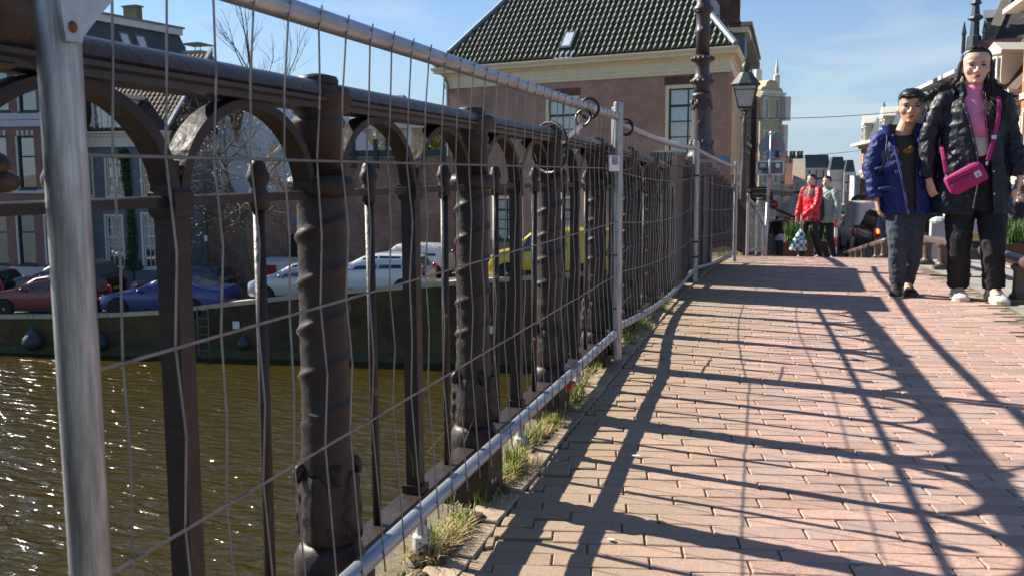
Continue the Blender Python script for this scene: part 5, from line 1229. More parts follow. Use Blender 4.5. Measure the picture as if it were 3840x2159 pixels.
    q = MB(); q.box(L-.02, L+.012, -.26, .26, .62 if tail == 'tall' else .5, .73 if tail == 'tall' else .61); q.build('number_plate', YPLATE, t)
    q = MB(); q.box(L-.06, L+.03, -W*.4, W*.4, sill+.02, sill+.2); q.box(-.03, .06, -W*.36, W*.36, sill+.02, sill+.18); q.build('bumper', TRIM, t)
    if rail:
        for s in (-1, 1): q = MB(); q.tube([(rail[0], s*(W/2-tumble-.1), interp(roof, rail[0])+.02), (rail[0]+.15, s*(W/2-tumble-.1), interp(roof, rail[0]+.2)+.07), (rail[1]-.15, s*(W/2-tumble-.1), interp(roof, rail[1]-.2)+.07), (rail[1], s*(W/2-tumble-.1), interp(roof, rail[1])+.02)], .016, 6); q.build('roof_rail', CHROME, t)
    return t
def paint(name, c, metal=.0, rough=.3): return mat(name, c, rough, metal, .03, 1, coat=.8)
GLASSC2 = mat('dark_car_glass', (.018, .026, .028), .04, 0, 0, spec=.9)
RZQ = math.atan(.124)
def qpos(X, off): return (X, ywall(X)+off, quay(X))
SUVR = [(0, .72), (.12, .86), (.5, .97), (1.15, 1.06), (1.35, 1.14), (2.0, 1.5), (2.5, 1.58), (3.3, 1.56), (3.75, 1.46), (4.05, 1.05), (4.2, .95), (4.25, .8)]
SUVB = [(0, .7), (.5, .9), (1.2, 1.0), (3.3, 1.06), (4.0, 1.06), (4.25, .8)]
car('parked_suv', 'dark red crossover car parked at the canal edge on the far left', qpos(-28.55, 1.0), RZQ, paint('dark_red_paint', (.15, .008, .016), .3), 4.25, 1.78, SUVR, SUVB, [(1.62, 2.55, .08, .84, .35, 0), (2.62, 3.45, .08, .82, 0, -.1)], (.82, 3.42), .34, screen=(1.3, 1.98), rear=(3.78, 4.03), sill=.26)
FAST_R = [(0, .6), (.15, .76), (.6, .88), (1.3, .97), (1.5, 1.0), (2.3, 1.38), (2.8, 1.44), (3.4, 1.38), (4.4, 1.1), (4.85, 1.06), (4.95, .9)]
FAST_B = [(0, .6), (.6, .84), (1.4, .93), (3.6, 1.0), (4.6, 1.05), (4.95, .9)]
car('parked_fastback', 'blue fastback saloon parked beside the dark red crossover', qpos(-23.95, 1.0), RZQ, paint('deep_blue_paint', (.006, .028, .16), .3), 4.95, 1.95, FAST_R, FAST_B, [(1.85, 2.75, .08, .84, .42, 0), (2.8, 3.75, .08, .84, 0, -.25)], (.9, 3.84), .35, screen=(1.45, 2.28), rear=(3.5, 4.35), tail='wide', lampz=.78)
HAT_R = [(0, .62), (.1, .78), (.5, .93), (.95, 1.02), (1.1, 1.07), (1.85, 1.44), (2.4, 1.52), (3.3, 1.5), (3.85, 1.4), (4.1, 1.0), (4.2, .92), (4.22, .7)]
HAT_B = [(0, .62), (.5, .86), (1.0, .95), (3.2, 1.02), (4.0, 1.02), (4.22, .7)]
hw_ = [(1.5, 2.4, .08, .84, .38, 0), (2.46, 3.3, .08, .84, 0, -.05), (3.36, 3.8, .12, .78, 0, -.18)]
car('parked_hatchback', 'silver hatchback parked behind the nearest twisted column', qpos(-18.15, 1.0), RZQ, paint('silver_paint', (.42, .43, .45), .55), 3.95, 1.7, [(x*.94, z) for x, z in HAT_R], [(x*.94, z) for x, z in HAT_B], [(1.4, 2.25, .08, .84, .38, 0), (2.3, 3.1, .08, .84, 0, -.05)], (.76, 3.2), .31, screen=(1.02, 1.72), rear=(3.65, 3.83))
car('parked_people_carrier', 'pale silver white compact people carrier between the silver hatchback and the small white car', qpos(-15.6, 1.0), RZQ, paint('white_silver_paint', (.62, .64, .68), .25), 4.22, 1.76, HAT_R, HAT_B, hw_, (.8, 3.38), .32, screen=(1.08, 1.82), rear=(3.88, 4.08))
MIN_R = [(0, .64), (.1, .8), (.5, .94), (1.0, .98), (1.1, 1.0), (1.55, 1.36), (1.9, 1.41), (3.1, 1.38), (3.4, 1.32), (3.6, .95), (3.66, .7)]
MIN_B = [(0, .64), (.5, .88), (1.0, .92), (3.3, .95), (3.66, .7)]
car('parked_small_car', 'small white car with pale roof and dark windows behind the twisted column', (-15.5, 35.4, quay(-13.5)), RZQ, paint('cream_white_paint', (.68, .66, .6)), 3.66, 1.68, MIN_R, MIN_B, [(1.35, 2.2, .08, .86, .18, 0), (2.25, 3.2, .08, .86, 0, -.05)], (.66, 3.1), .3, screen=(1.08, 1.5), rear=(3.42, 3.58))
VAN_R = [(0, .66), (.1, .86), (.35, 1.02), (.85, 1.12), (.95, 1.18), (1.6, 1.72), (1.95, 1.81), (3.0, 1.83), (4.3, 1.82), (4.4, 1.74), (4.42, .7)]
VAN_B = [(0, .66), (.35, .95), (.9, 1.06), (4.3, 1.12), (4.42, .7)]
YEL = paint('yellow_paint', (.72, .5, .006))
v = car('parked_van', 'yellow panel van parked on the quay in front of the corner house', qpos(-9.35, 1.05), RZQ, YEL, 4.42, 1.8, VAN_R, VAN_B, [(1.22, 2.1, .06, .86, .36, 0)], (.78, 3.5), .32, screen=(.96, 1.56), lampz=.95, tumble=.1)
q = MB(); q.box(1.1, 4.35, -.925, -.905, .3, .44); q.build('side_moulding', TRIM, v)
q = MB(); q.lathe([(.1, 0), (.1, .004)], 14, M=Matrix.Translation((2.75, -.9, 1.32)) @ Matrix.Rotation(PI/2, 4, 'X')); q.build('emblem', mat('dark_emblem', (.1, .07, .01), .5), v)
car('parked_black_suv', 'black tall off-road car parked behind the dark red crossover', (-30.6, 33.5, quay(-28)), RZQ, paint('black_paint', (.006, .008, .009)), 4.5, 1.85, [(x*1.06, z*1.16) for x, z in SUVR], [(x*1.06, z*1.13) for x, z in SUVB], [(1.75, 2.7, .08, .84, .3, 0), (2.8, 3.8, .08, .82, 0, -.05)], (.88, 3.6), .37, screen=(1.4, 2.1), rear=(4.02, 4.26), sill=.35)
car('parked_dark_hatchback', 'dark teal hatchback parked behind the blue fastback', (-25.4, 34.4, quay(-23.5)), RZQ, paint('teal_black_paint', (.008, .02, .026), .2), 4.22, 1.76, HAT_R, HAT_B, hw_, (.8, 3.38), .32, screen=(1.08, 1.82), rear=(3.88, 4.08))
car('parked_dark_car', 'black car cut off by the left picture edge, yellow plate showing', (at(60, 1090, 33).x-4.25, 33-.5, quay(-33)), RZQ, paint('navy_black_paint', (.006, .007, .014)), 4.22, 1.76, HAT_R, HAT_B, hw_, (.8, 3.38), .32, screen=(1.08, 1.82), rear=(3.88, 4.08))
# street traffic
def gx(px, Y): return at(px, 900, Y).x
MPV_R = [(0, .8), (.1, 1.0), (.6, 1.14), (1.0, 1.24), (1.9, 1.9), (2.4, 1.97), (4.5, 1.95), (4.7, 1.88), (4.9, 1.1), (4.92, .7)]
MPV_B = [(0, .8), (.6, 1.05), (1.0, 1.14), (4.6, 1.16), (4.92, .7)]
m = car('people_carrier', 'dark green-black people carrier driving away with its brake lights lit', (gx(3335, 38), 38+4.9, deck(38)+.12), -PI/2+.08, paint('dark_green_black', (.006, .012, .01)), 4.92, 1.95, MPV_R, MPV_B, [(1.5, 2.6, .06, .86, .45, 0), (2.7, 3.6, .06, .86, 0, 0), (3.65, 4.6, .06, .86, 0, -.06)], (.95, 3.95), .34, screen=(1.02, 1.85), tumble=.16, lampz=1.05, group=None, cat='car')
m.rotation_euler = (0, 0, -PI/2+.08)
q = MB(); q.add([(4.83, -.72, 1.2), (4.83, .72, 1.2), (4.745, .66, 1.78), (4.745, -.66, 1.78)], [(0, 1, 2, 3)]); q.build('rear_window', GLASSC2, m)
for s in (-1, 1): q = MB(); q.ball((4.87, s*.82, 1.22), (.06, .07, .1), 8, 6); q.build('brake_light', emit('brake_glow', (1, .1, .02), 3.5), m)
wv = car('white_van', 'white high van driving ahead of the dark people carrier', (gx(3250, 47), 47+5.4, deck(49)), -PI/2+.06, paint('van_white', (.6, .61, .62)), 5.4, 2.0, [(0, .8), (.1, 1.05), (.6, 1.25), (1.0, 1.4), (1.8, 2.35), (2.2, 2.5), (5.3, 2.5), (5.38, 2.4), (5.4, .7)], [(0, .8), (.6, 1.1), (1.0, 1.25), (5.3, 1.3), (5.4, .7)], [(1.3, 2.2, .05, .6, .5, 0)], (1, 4.3), .35, screen=(1.05, 1.75), tumble=.12, lampz=1.0, group=None, cat='van')
tk = car('white_truck', 'white vehicle with spare wheel on its tail, seen between the trousers of the woman', (gx(3668, 27), 27+4.4, deck(29)+.3), -PI/2+.02, paint('van_white', (.6, .61, .62)), 4.4, 1.9, [(0, .9), (.6, 1.2), (1.0, 1.3), (1.6, 2.0), (4.3, 2.0), (4.4, .9)], [(0, .9), (.6, 1.1), (1, 1.2), (4.3, 1.25), (4.4, .7)], [(1.3, 2.4, .05, .8, .3, 0)], (.9, 3.5), .36, screen=(1.05, 1.55), tumble=.08, lampz=.9, group=None, cat='truck', sill=.35)
q = MB(); q.lathe([(.18, -.09), (.33, -.09), (.35, 0), (.33, .09), (.18, .09)], 18, M=Matrix.Translation((4.5, .25, 1.05)) @ Matrix.Rotation(PI/2, 4, 'Y')); q.build('spare_wheel', RUBBER, tk, smooth=True)
# ================================================================== quay furniture
ld = thing('quay_ladder', 'narrow steel ladder fixed to the quay wall above the water', 'ladder', (-19.55, ywall(-19.55)-.12, 0), RZQ)
LM = mat('ladder_steel', (.16, .19, .2), .5, .4, .2)
for s in (-.21, .21): q = MB(); q.tube([(s, 0, -5.7), (s, 0, cope(-19.5)-.08)], .022, 6); q.build('rail', LM, ld)
for i in range(6): q = MB(); q.tube([(-.21, 0, -5.5+i*.3), (.21, 0, -5.5+i*.3)], .016, 6); q.build('rung', LM, ld)
for i, (X, lb) in enumerate(((-26.2, 'leftmost dark cone shaped mooring buoy hanging on the quay wall'), (-23.6, 'dark cone shaped buoy on the quay wall just right of the thick fence pole'), (-17.92, 'smallest blue grey buoy on the quay wall below the silver hatchback'))):
    z = -5.05; t = thing('mooring_buoy', lb, 'buoy', (X, ywall(X)-.3, z), RZQ, 'mooring buoys along the quay wall')
    q = MB(); k = 1 if i < 2 else .62
    q.lathe([(.12*k, -.5*k-.05), (.33*k, -.42*k), (.4*k, -.25*k), (.36*k, -.08*k), (.2*k, .12*k), (.08*k, .26*k), (.05*k, .45*k)], 14); q.build('float', mat('buoy_blue_grey', (.03, .045, .055), .5, 0, .3, 6), t, smooth=True)
    q = MB(); q.tube([(0, 0, .42*k), (0, .2, .9)], .012, 5); q.build('chain', IRON, t)
for i, (px, py) in enumerate(((886, 1218), (1835, 1235))):
    p = at(px, py, ywall(-18.3 if i == 0 else -9.1)-.02); t = thing('number_plate_board', ('left' if i == 0 else 'right')+' small white berth number board on the quay wall, '+('near the ladder' if i == 0 else 'under the yellow van'), 'board', p, RZQ)
    q = MB(); q.box(-.13, .13, -.02, .0, -.14, .14); q.build('board', WHITEP, t)
lm_ = thing('quay_lamp', 'thin dark green lamp pole in front of the red brick wall', 'lamp post', at(781, 1040, 36))
q = MB(); q.tube([(0, 0, -.8), (0, 0, 4.0)], [.07, .045], 8); q.tube([(0, 0, 1.9), (0, 0, 2.05)], .075, 8); q.build('pole', DKGREEN, lm_)
q = MB(); q.box(-.06, .06, -.08, -.03, 1.55, 1.8); q.build('notice', WHITEP, lm_)
bx = thing('food_trailer', 'white kiosk trailer with a red panel by the brick wall', 'trailer', at(1030, 1040, 38.5))
q = MB(); q.box(-.75, .7, 0, 1.2, -.6, .75); q.build('body', WHITEP, bx); q = MB(); q.box(-.5, .1, -.03, 0, .1, .55); q.build('panel', mat('red_panel', (.4, .02, .02), .5), bx); q = MB(); q.box(-.8, .75, -.06, 1.25, .75, .8); q.build('roof', GREYW, bx)
# ================================================================== knee rails
KR = mat('knee_rail_iron', (.085, .055, .048), .45, 0, .25, 14, .4, 60)
def knee_rail(label, ys, y0, y1, X=2.28, slope=True):
    t = thing('knee_rail', label, 'low railing', (X, 0, 0), 0, 'low iron knee rails along the pavement edge')
    for y in ys:
        z = deck(y); q = MB()
        q.box(-.075, .075, y-.075, y+.075, z-.06, z+.03); q.lathe([(r, z+h) for r, h in [(.062, .03), (.066, .045), (.05, .06), (.046, .075), (.044, .2), (.05, .212), (.062, .225), (.064, .24), (.05, .25)]], 16, (0, y, 0)); q.build('post', KR, t, auto=.7)
    q = MB(); n = 8; pts = [(0, y0+(y1-y0)*i/n, deck(y0+(y1-y0)*i/n)+.272) for i in range(n+1)]
    q.tube(pts, .04, 12); q.ball(pts[0], (.043, .03, .043), 10, 7); q.ball(pts[-1], (.043, .03, .043), 10, 7); q.build('rail', KR, t, smooth=True)
knee_rail('low iron knee rail at the right edge, closest to the woman', [4.2, 5.55, 6.9], 3.9, 8.15)
knee_rail('low iron knee rail seen between the boy and the legs of the woman', [9.1, 10.15, 11.2], 8.85, 11.85)
knee_rail('far knee rail of many short posts running downhill behind the boy', [15.9, 17.1, 18.5, 20.0, 21.6, 23.2, 25.0], 15.6, 25.6)
# ------------------------------------------------------------------ street lamp
sl = at(2788, 700, 21.5); zg = deck(21.5)
S_ = thing('street_lamp', 'old style street lantern on a slim dark iron post beside the road sign', 'street lamp', (sl.x, 21.5, 0))
zl = at(2785, 412, 21.5).z
q = MB(); q.lathe([(.1, zg-.2), (.1, zg+.3), (.07, zg+.4), (.052, zg+.9), (.05, at(0, 745, 21.5).z-.15), (.075, at(0, 745, 21.5).z-.05), (.09, at(0, 735, 21.5).z+.05), (.08, at(0, 660, 21.5).z), (.052, at(0, 640, 21.5).z), (.043, zl-.65), (.05, zl-.62), (.075, zl-.5), (.05, zl-.42), (.08, zl-.33), (.05, zl-.22), (.03, zl-.1), (.03, zl)], 14); q.build('post', IRON2, S_, smooth=True)
GRN = mat('verdigris', (.045, .065, .055), .5, 0, .3, 8)
hT = at(2784, 322, 21.5).z; w0, w1 = .145, .245
q = MB()
for a in range(4):
    t0, t1 = PI/4+a*PI/2, PI/4+(a+1)*PI/2
    c = lambda t, r, z: (r*1.414*math.cos(t), r*1.414*math.sin(t), z)
    q.tube([c(t0, w0, zl+.05), c(t0, w1, hT)], .014, 6); q.tube([c(t0, w0, zl+.05), c(t1, w0, zl+.05)], .014, 6); q.tube([c(t0, w1, hT), c(t1, w1, hT)], .022, 6); q.tube([c(t0, w1*.97, hT-.1), c(t1, w1*.97, hT-.1)], .01, 5)
    q.tube([c(t0, w0*.9, zl+.05), (0, 0, zl-.12)], .01, 5)
q.build('lantern_frame', GRN, S_)
q = MB(); q.lathe([(w0*1.38, zl+.06), (w1*1.36, hT-.01)], 4, a0=PI/4); q.build('lantern_pane', mat('milky_pane', (.55, .54, .5), .25, 0, .1, 3), S_)
hF = at(2782, 265, 21.5).z
q = MB(); q.lathe([(w1*1.32, hT), (w1*1.34, hT+.03), (w1*.85, hT+.17), (w1*.55, hT+.27), (.07, hT+.28), (.1, hT+.36), (.085, hT+.44), (.03, hT+.5), (.045, hT+.55), (.01, hF)], 8, a0=PI/8); q.build('lantern_roof', GRN, S_, auto=.6)
# ------------------------------------------------------------------ road sign seen from behind
Ys = 21.8; top = at(2893, 500, Ys); ft = at(2867, 985, Ys)
R_ = thing('road_sign', 'leaning grey road sign pole with the back of a round sign and a stickered plate', 'road sign', (ft.x, Ys, 0))
lo = lambda p: (p[0]-ft.x, p[1]-Ys, p[2])
zd = at(2894, 554, Ys); r_d = (at(2942, 554, Ys).x-at(2846, 554, Ys).x)/2
GAL = mat('sign_back_grey', (.13, .15, .17), .5, .3, .12, 3)
q = MB(); pts = [lo((ft.x, Ys, deck(Ys)-.1)), lo(at(2879, 760, Ys)), lo(top)]; q.tube([pts[0], pts[1]], .04, 10); q.tube([pts[1], pts[2]], .031, 10); q.ball(pts[2], (.045, .045, .05), 8, 6); q.build('pole', STEEL, R_, smooth=True)
c = lo(zd); Mx = Matrix.Translation((c[0], .05, c[2])) @ Matrix.Rotation(PI/2, 4, 'X')
q = MB(); q.lathe([(r_d, -.012), (r_d+.008, -.004), (r_d+.008, .012), (r_d, .016)], 32, M=Mx); q.build('round_sign', GAL, R_)
q = MB(); q.lathe([(r_d-.02, .017), (r_d+.01, .017), (r_d+.01, .023), (r_d-.02, .023)], 32, M=Mx); q.build('rim', LEAD, R_)
a0, a1 = lo(at(2838, 606, Ys)), lo(at(2938, 656, Ys)); tilt = Matrix.Identity(4)
q = MB(); q.box(a0[0], a1[0], .04, .055, a1[2], a0[2]); q.build('plate', GAL, R_)
q = MB()
for bx_ in ((a0[0]-.012, a1[0]+.012, a0[2]-.02, a0[2]+.012), (a0[0]-.012, a1[0]+.012, a1[2]-.012, a1[2]+.02), (a0[0]-.012, a0[0]+.02, a1[2], a0[2]), (a1[0]-.02, a1[0]+.012, a1[2], a0[2])): q.box(bx_[0], bx_[1], .03, .06, bx_[2], bx_[3])
q.build('plate_rim', WHITEP, R_)
ST = [((2908, 528, 2919, 548), 'orange_sticker', (.8, .12, .02)), ((2861, 582, 2877, 596), 'white_sticker', (.5, .48, .52)), ((2906, 566, 2922, 592), 'black_sticker', (.02, .03, .02)), ((2921, 572, 2934, 584), 'lilac_sticker', (.4, .33, .42)), ((2895, 586, 2912, 594), 'pink_sticker', (.5, .35, .4)), ((2862, 558, 2880, 564), 'blue_sticker', (.12, .28, .36)),
      ((2842, 640, 2855, 653), 'pale_sticker', (.5, .45, .55)), ((2908, 645, 2930, 656), 'magenta_sticker', (.55, .06, .4)), ((2849, 614, 2872, 628), 'cream_sticker', (.5, .48, .42)), ((2859, 632, 2873, 642), 'dark_sticker', (.04, .05, .03))]
for (x0, y0, x1, y1), nm, cc in ST:
    p, s = lo(at(x0, y1, Ys)), lo(at(x1, y0, Ys)); q = MB(); yy = .021 if y0 < 600 else .034; q.box(p[0], s[0], yy, yy+.006, p[2], s[2]); q.build(nm, mat(nm, cc, .5, 0, .1, 30), R_)
p = lo(at(2917, 622, Ys)); q = MB(); q.lathe([(.052, 0), (.052, .006)], 18, M=Matrix.Translation((p[0], .04, p[2])) @ Matrix.Rotation(PI/2, 4, 'X')); q.build('round_sticker', WHITEP, R_)
p, s = lo(at(2866, 575, Ys)), lo(at(2886, 560, Ys)); q = MB(); q.tube([(p[0]-.02, .022, p[2]-.02), (s[0], .022, s[2])], .022, 4, flat=.15); q.build('long_sticker', mat('white_sticker', (.5, .48, .52)), R_)
q = MB(); p = lo(at(2885, 662, Ys)); q.ball((p[0]+.01, -.03, p[2]), (.03, .012, .03), 8, 6); q.build('red_sticker', mat('red_sticker', (.6, .03, .05), .4), R_)
# ------------------------------------------------------------------ street furniture beyond
GR = mat('grass_blade', (.06, .13, .015), .6, 0, .3, 4, islvar=.4); CORT = mat('corten_steel', (.1, .042, .026), .75, 0, .25, 4, .2, 30)
def blades(b, cx, cy, z, n, sx, sy, h, w_=.01, rg=random, lean=.4):
    for i in range(n):
        x, y = cx+rg.uniform(-sx, sx), cy+rg.uniform(-sy, sy); a = rg.uniform(0, 2*PI); hh = h*rg.uniform(.4, 1.15); l = rg.uniform(0, lean)*hh
        dx, dy = math.cos(a)*w_, math.sin(a)*w_; ox, oy = -math.sin(a)*l, math.cos(a)*l
        b.add([(x-dx, y-dy, z), (x+dx, y+dy, z), (x+dx*.7+ox*.35, y+dy*.7+oy*.35, z+hh*.6), (x-dx*.7+ox*.35, y-dy*.7+oy*.35, z+hh*.6), (x+ox, y+oy, z+hh)], [(0, 1, 2, 3), (3, 2, 4)])
def planter(label, x0, x1, Y, dep, ytop, gh, n):
    a, c = at(x0, ytop, Y), at(x1, ytop, Y); t = thing('planter', label, 'planter', ((a.x+c.x)/2, Y, 0)); w_ = (c.x-a.x)/2; zt_ = a.z
    q = MB(); q.box(-w_, w_, 0, .04, deck(Y)-.3, zt_); q.box(-w_, w_, dep-.04, dep, deck(Y+dep)-.3, zt_); q.box(-w_, -w_+.04, .04, dep-.04, deck(Y)-.3, zt_); q.box(w_-.04, w_, .04, dep-.04, deck(Y)-.3, zt_); q.box(-w_+.04, w_-.04, .04, dep-.04, zt_-.2, zt_-.06); q.build('box', CORT, t)
    q = MB(); blades(q, 0, dep/2, zt_-.06, n, w_-.06, dep/2-.06, gh, .014); q.build('grasses', GR, t)
planter('rust brown planter with tall grasses behind the shopping bag', 2938, 3062, 23.5, 1.1, 908, .5, 900)
planter('small rust brown planter with bushy grass right of the boy in red', 3080, 3148, 24.5, 1.0, 905, .6, 800)
planter('large planter box of green shrubs at the right edge behind the woman', 3755, 3990, 17.5, 1.4, 915, .42, 1500)
bo = at(3131, 915, 23.0); bl = thing('bollard', 'red and white striped bollard in front of the small grass planter', 'bollard', (bo.x, 23, 0))
for i in range(5): q = MB(); q.lathe([(.045, deck(23)-.1+i*.22), (.045, deck(23)+.12+i*.22)], 10); q.build('band', WHITEP if i % 2 else mat('bollard_red', (.5, .03, .03), .4), bl)
cab = thing('cabinet', 'grey round topped street cabinet behind the boy and the woman', 'cabinet', at(3527, 905, 26))
q = MB(); q.box(-.22, .22, 0, .4, -.8, .45); q.lathe([(.23, .45), (.25, .5), (.2, .56), (.1, .6)], 12, (0, .25, 0)); q.build('housing', mat('cabinet_grey', (.36, .38, .37), .6, 0, .1, 4), cab)
# shop signs and canopies of the left row
sg_ = thing('round_shop_sign', 'red round sign hanging from the left row of shops', 'sign', at(2901, 768, 60))
q = MB(); q.lathe([(.27, -.05), (.29, 0), (.27, .05)], 20, M=Matrix.Rotation(PI/2, 4, 'X')); q.build('disc', mat('sign_red', (.55, .02, .025), .4), sg_); q = MB(); q.tube([(-2.4, 0, .3), (-.4, 0, .3)], .03, 6); q.build('arm', BLACKP, sg_)
q = MB(); q.box(-.17, .17, -.06, -.052, -.025, .03); q.build('white_mark', WHITEP, sg_)
for i, (px, py, w_, h) in enumerate(((2851, 718, .62, .24), (2843, 733, .5, .2), (2880, 742, .45, .3))):
    s = thing('hanging_sign', ('upper', 'lower', 'right hand')[i]+' dark hanging shop sign by the lamp and the leaning pole', 'sign', at(px, py, 44+i*3)); q = MB(); q.box(-w_*.55, w_*.55, -.06, .06, -h*.6, h*.6); q.build('board', mat('black_board', (.03, .045, .045), .5), s)
    q = MB(); q.tube([(-.9, 0, h*.7), (w_*.5, 0, h*.7)], .03, 5); q.build('arm', BLACKP, s)
    q = MB(); q.box(-w_*.5, w_*.5, -.066, -.061, -h*.5, -h*.42); q.box(-w_*.5, w_*.5, -.066, -.061, h*.42, h*.5); q.build('border', GREYW, s)
fl = thing('banner_flag', 'white triangular banner flag on a black pole over the shops', 'flag', at(2962, 790, 62))
q = MB(); q.tube([(-.9, 0, .1), (.6, 0, -.55)], .06, 6); q.build('pole', BLACKP, fl); q = MB(); n = 6
vs = []
for i in range(n+1):
    u = i/n; vs += [(-.75+1.1*u, .06*math.sin(u*7), .1-.35*u), (-.75+1.1*u, .06*math.sin(u*7+1), .1-.35*u+1.35*u)]
q.add(vs, [(2*i, 2*i+2, 2*i+3, 2*i+1) for i in range(n)]); q.build('cloth', WHITEP, fl)
aw = thing('shop_awning', 'pale grey shop awning on the left row beneath the white bay', 'awning', at(2925, 705, 70)); q = MB(); q.prism([(-2, 0, 0), (.9, 0, -.25), (.9, 0, -.55), (-2, 0, -.4)], (0, 5, 0)); q.build('canopy', mat('awning_cloth', (.5, .48, .44), .8), aw)
cn = thing('cafe_canopy', 'dark canopy with pale edge under the ornate white front', 'canopy', at(3150, 782, 140)); q = MB(); q.box(-1.8, 1.9, -1.5, 6, -.45, .5); q.build('fascia', mat('canopy_stone', (.3, .27, .22), .8, 0, .3, 3), cn)
for i in range(3): q = MB(); x = (-1.6, .9, 1.8)[i]; q.box(x-.14, x+.14, -1.2, -.9, -4.5, -.45); q.build('column', mat('gilt_column', (.35, .24, .1), .6), cn)
q = MB(); q.box(-1.6, 1.7, 1, 1.1, -4.5, -.45); q.build('dark_entrance', DARK, cn)
hs = thing('shop_lightbox', 'round orange and black shop sign above the white van', 'sign', at(3219, 758, 58)); q = MB(); q.lathe([(.42, 0), (.42, .15)], 18, M=Matrix.Rotation(PI/2, 4, 'X')); q.build('disc', mat('sign_black', (.03, .03, .02), .4), hs)
q = MB(); q.lathe([(.2, 0), (.2, .16)], 14, M=Matrix.Translation((0, -.02, 0)) @ Matrix.Rotation(PI/2, 4, 'X')); q.build('orange_centre', mat('sign_orange', (.6, .22, .04), .4), hs); q = MB(); q.box(-.75, -.55, 0, .1, -.5, .6); q.build('white_strip', WHITEP, hs)
# bicycles parked on the left, in front of the shops
def bike(label, p, rz, c):
    t = thing('bicycle', label, 'bicycle', p, rz, 'bicycles parked by the shops')
    for x in (0, 1.05):
        q = MB(); q.tube([(x+.33*math.cos(a), 0, .34+.33*math.sin(a)) for a in [2*PI*i/20 for i in range(21)]], .018, 6)
        for i in range(8): a = PI*i/8; q.tube([(x+.32*math.cos(a), 0, .34+.32*math.sin(a)), (x-.32*math.cos(a), 0, .34-.32*math.sin(a))], .002, 3)
        q.build('wheel', BLACKP, t)
    q = MB(); 
    for a, b_ in (((0, 0, .34), (.2, 0, .95)), ((.18, 0, .85), (.6, 0, .32)), ((.6, 0, .32), (.45, 0, .85)), ((.18, 0, .88), (.47, 0, .8)), ((.6, 0, .32), (1.05, 0, .34)), ((1.05, 0, .34), (.47, 0, .78))): q.tube([a, b_], .017, 6)
    q.build('frame', mat('bike_paint_'+c[0], c[1], .35), t)
    q = MB(); q.tube([(.2, -.3, 1.05), (.24, -.1, 1.02), (.2, 0, .98), (.24, .1, 1.02), (.2, .3, 1.05)], .013, 6); q.build('handlebar', CHROME, t)
    q = MB(); q.ball((.43, 0, .92), (.14, .08, .04), 8, 6); q.build('saddle', BLACKP, t)
bk = [((2958, 'red'), ('red', (.4, .02, .02))), ((2985, 'black'), ('black', (.02, .02, .02))), ((2972, 'grey'), ('grey', (.3, .3, .32)))]
for i, ((px, n), c) in enumerate(bk):
    p = at(px, 900, 47+2*i); bike(('red bicycle parked left of the boy in red', 'black bicycle parked closest to the boy in red', 'grey bicycle parked between the red and the black one')[i], (p.x, 47+2*i, deck(47+2*i)), .9+.4*i, c)
rw = [((2958, 857), 'left'), ((2976, 860), 'right')]
for i, ((px, py), s) in enumerate(rw):
    t = thing('round_road_board', s+' red and white round road board among the parked bicycles', 'road sign', at(px, py, 46)); q = MB(); q.lathe([(.3, 0), (.3, .03)], 20, M=Matrix.Rotation(PI/2, 4, 'X')); q.build('disc', mat('sign_red', (.55, .02, .025)), t); q = MB(); q.box(-.2, .2, -.04, -.031, -.05, .05); q.build('white_bar', WHITEP, t); q = MB(); q.tube([(0, .02, -.3), (0, .02, deck(46)-at(px, py, 46).z)], .03, 6); q.build('pole', STEEL, t)
bb = at(2933, 905, 44); t = thing('litter_bin', 'dark litter bin with a pale lid beside the man in jeans', 'bin', (bb.x, 44, deck(44))); q = MB(); q.lathe([(.25, 0), (.27, .85)], 12); q.build('drum', mat('bin_dark', (.03, .04, .04), .5), t); q = MB(); q.lathe([(.3, .85), (.3, .95), (.18, 1.1)], 12); q.build('lid', GREYW, t)
# ================================================================== grass and weeds along the kerb
gm_ = mat('kerb_grass', (.19, .25, .03), .7, 0, .35, 3, islvar=.45); dm = mat('dry_grass', (.48, .37, .17), .85, 0, .3, 8, islvar=.3)
rg = random.Random(31); g = MB(); d = MB()
tuft = [(1.35, .03), (1.75, .05), (2.05, .06), (2.2, .03), (2.5, .05), (2.62, .06), (2.9, .05), (3.1, .05), (3.3, .06), (3.55, .05), (4.0, .03), (4.3, .05), (4.7, .06), (5.0, .07), (5.25, .05), (5.9, .05), (6.2, .05), (7.9, .03), (8.3, .05), (9.3, .05), (9.6, .04), (12.4, .07), (13.5, .06), (15.2, .06), (16.4, .05)]
for y, h in tuft:
    for k in range(5):
        cx, cy = rg.gauss(.035, .022), y+rg.gauss(0, .06); blades(g, cx, cy, deck(cy)+.0, 34, .016, .025, h*rg.uniform(.6, 1.5), .0016, rg, 1.2)
        blades(d, cx+rg.gauss(0, .02), cy+rg.gauss(0, .05), deck(cy)+.002, 34, .03, .05, h*.7, .0016, rg, 2.2)
blades(g, .01, 2.18, .02, 5, .02, .02, .22, .0012, rg, .5); blades(g, -.0, 1.98, .12, 4, .02, .01, .16, .0012, rg, .6); blades(g, .06, 2.66, .02, 8, .02, .02, .17, .0012, rg, .7)
for y in (1.62, 1.7, 1.78, 2.0, 2.05, 2.12, 2.45, 2.6, 2.7, 3.0, 3.4): blades(d, .035, y, deck(y)+.006, 170, .03, .05, .035, .0012, rg, 2.6)
tag(g.build('grass', gm_), kind='stuff'); tag(d.build('dry_grass', dm), kind='stuff')
s = MB()
for i in range(260):
    y = rg.uniform(1.2, 9); x = rg.gauss(.03, .02); r = rg.uniform(.006, .02); s.ball((x, y, deck(y)+.004), (r, r*1.3, r*.5), 6, 4)
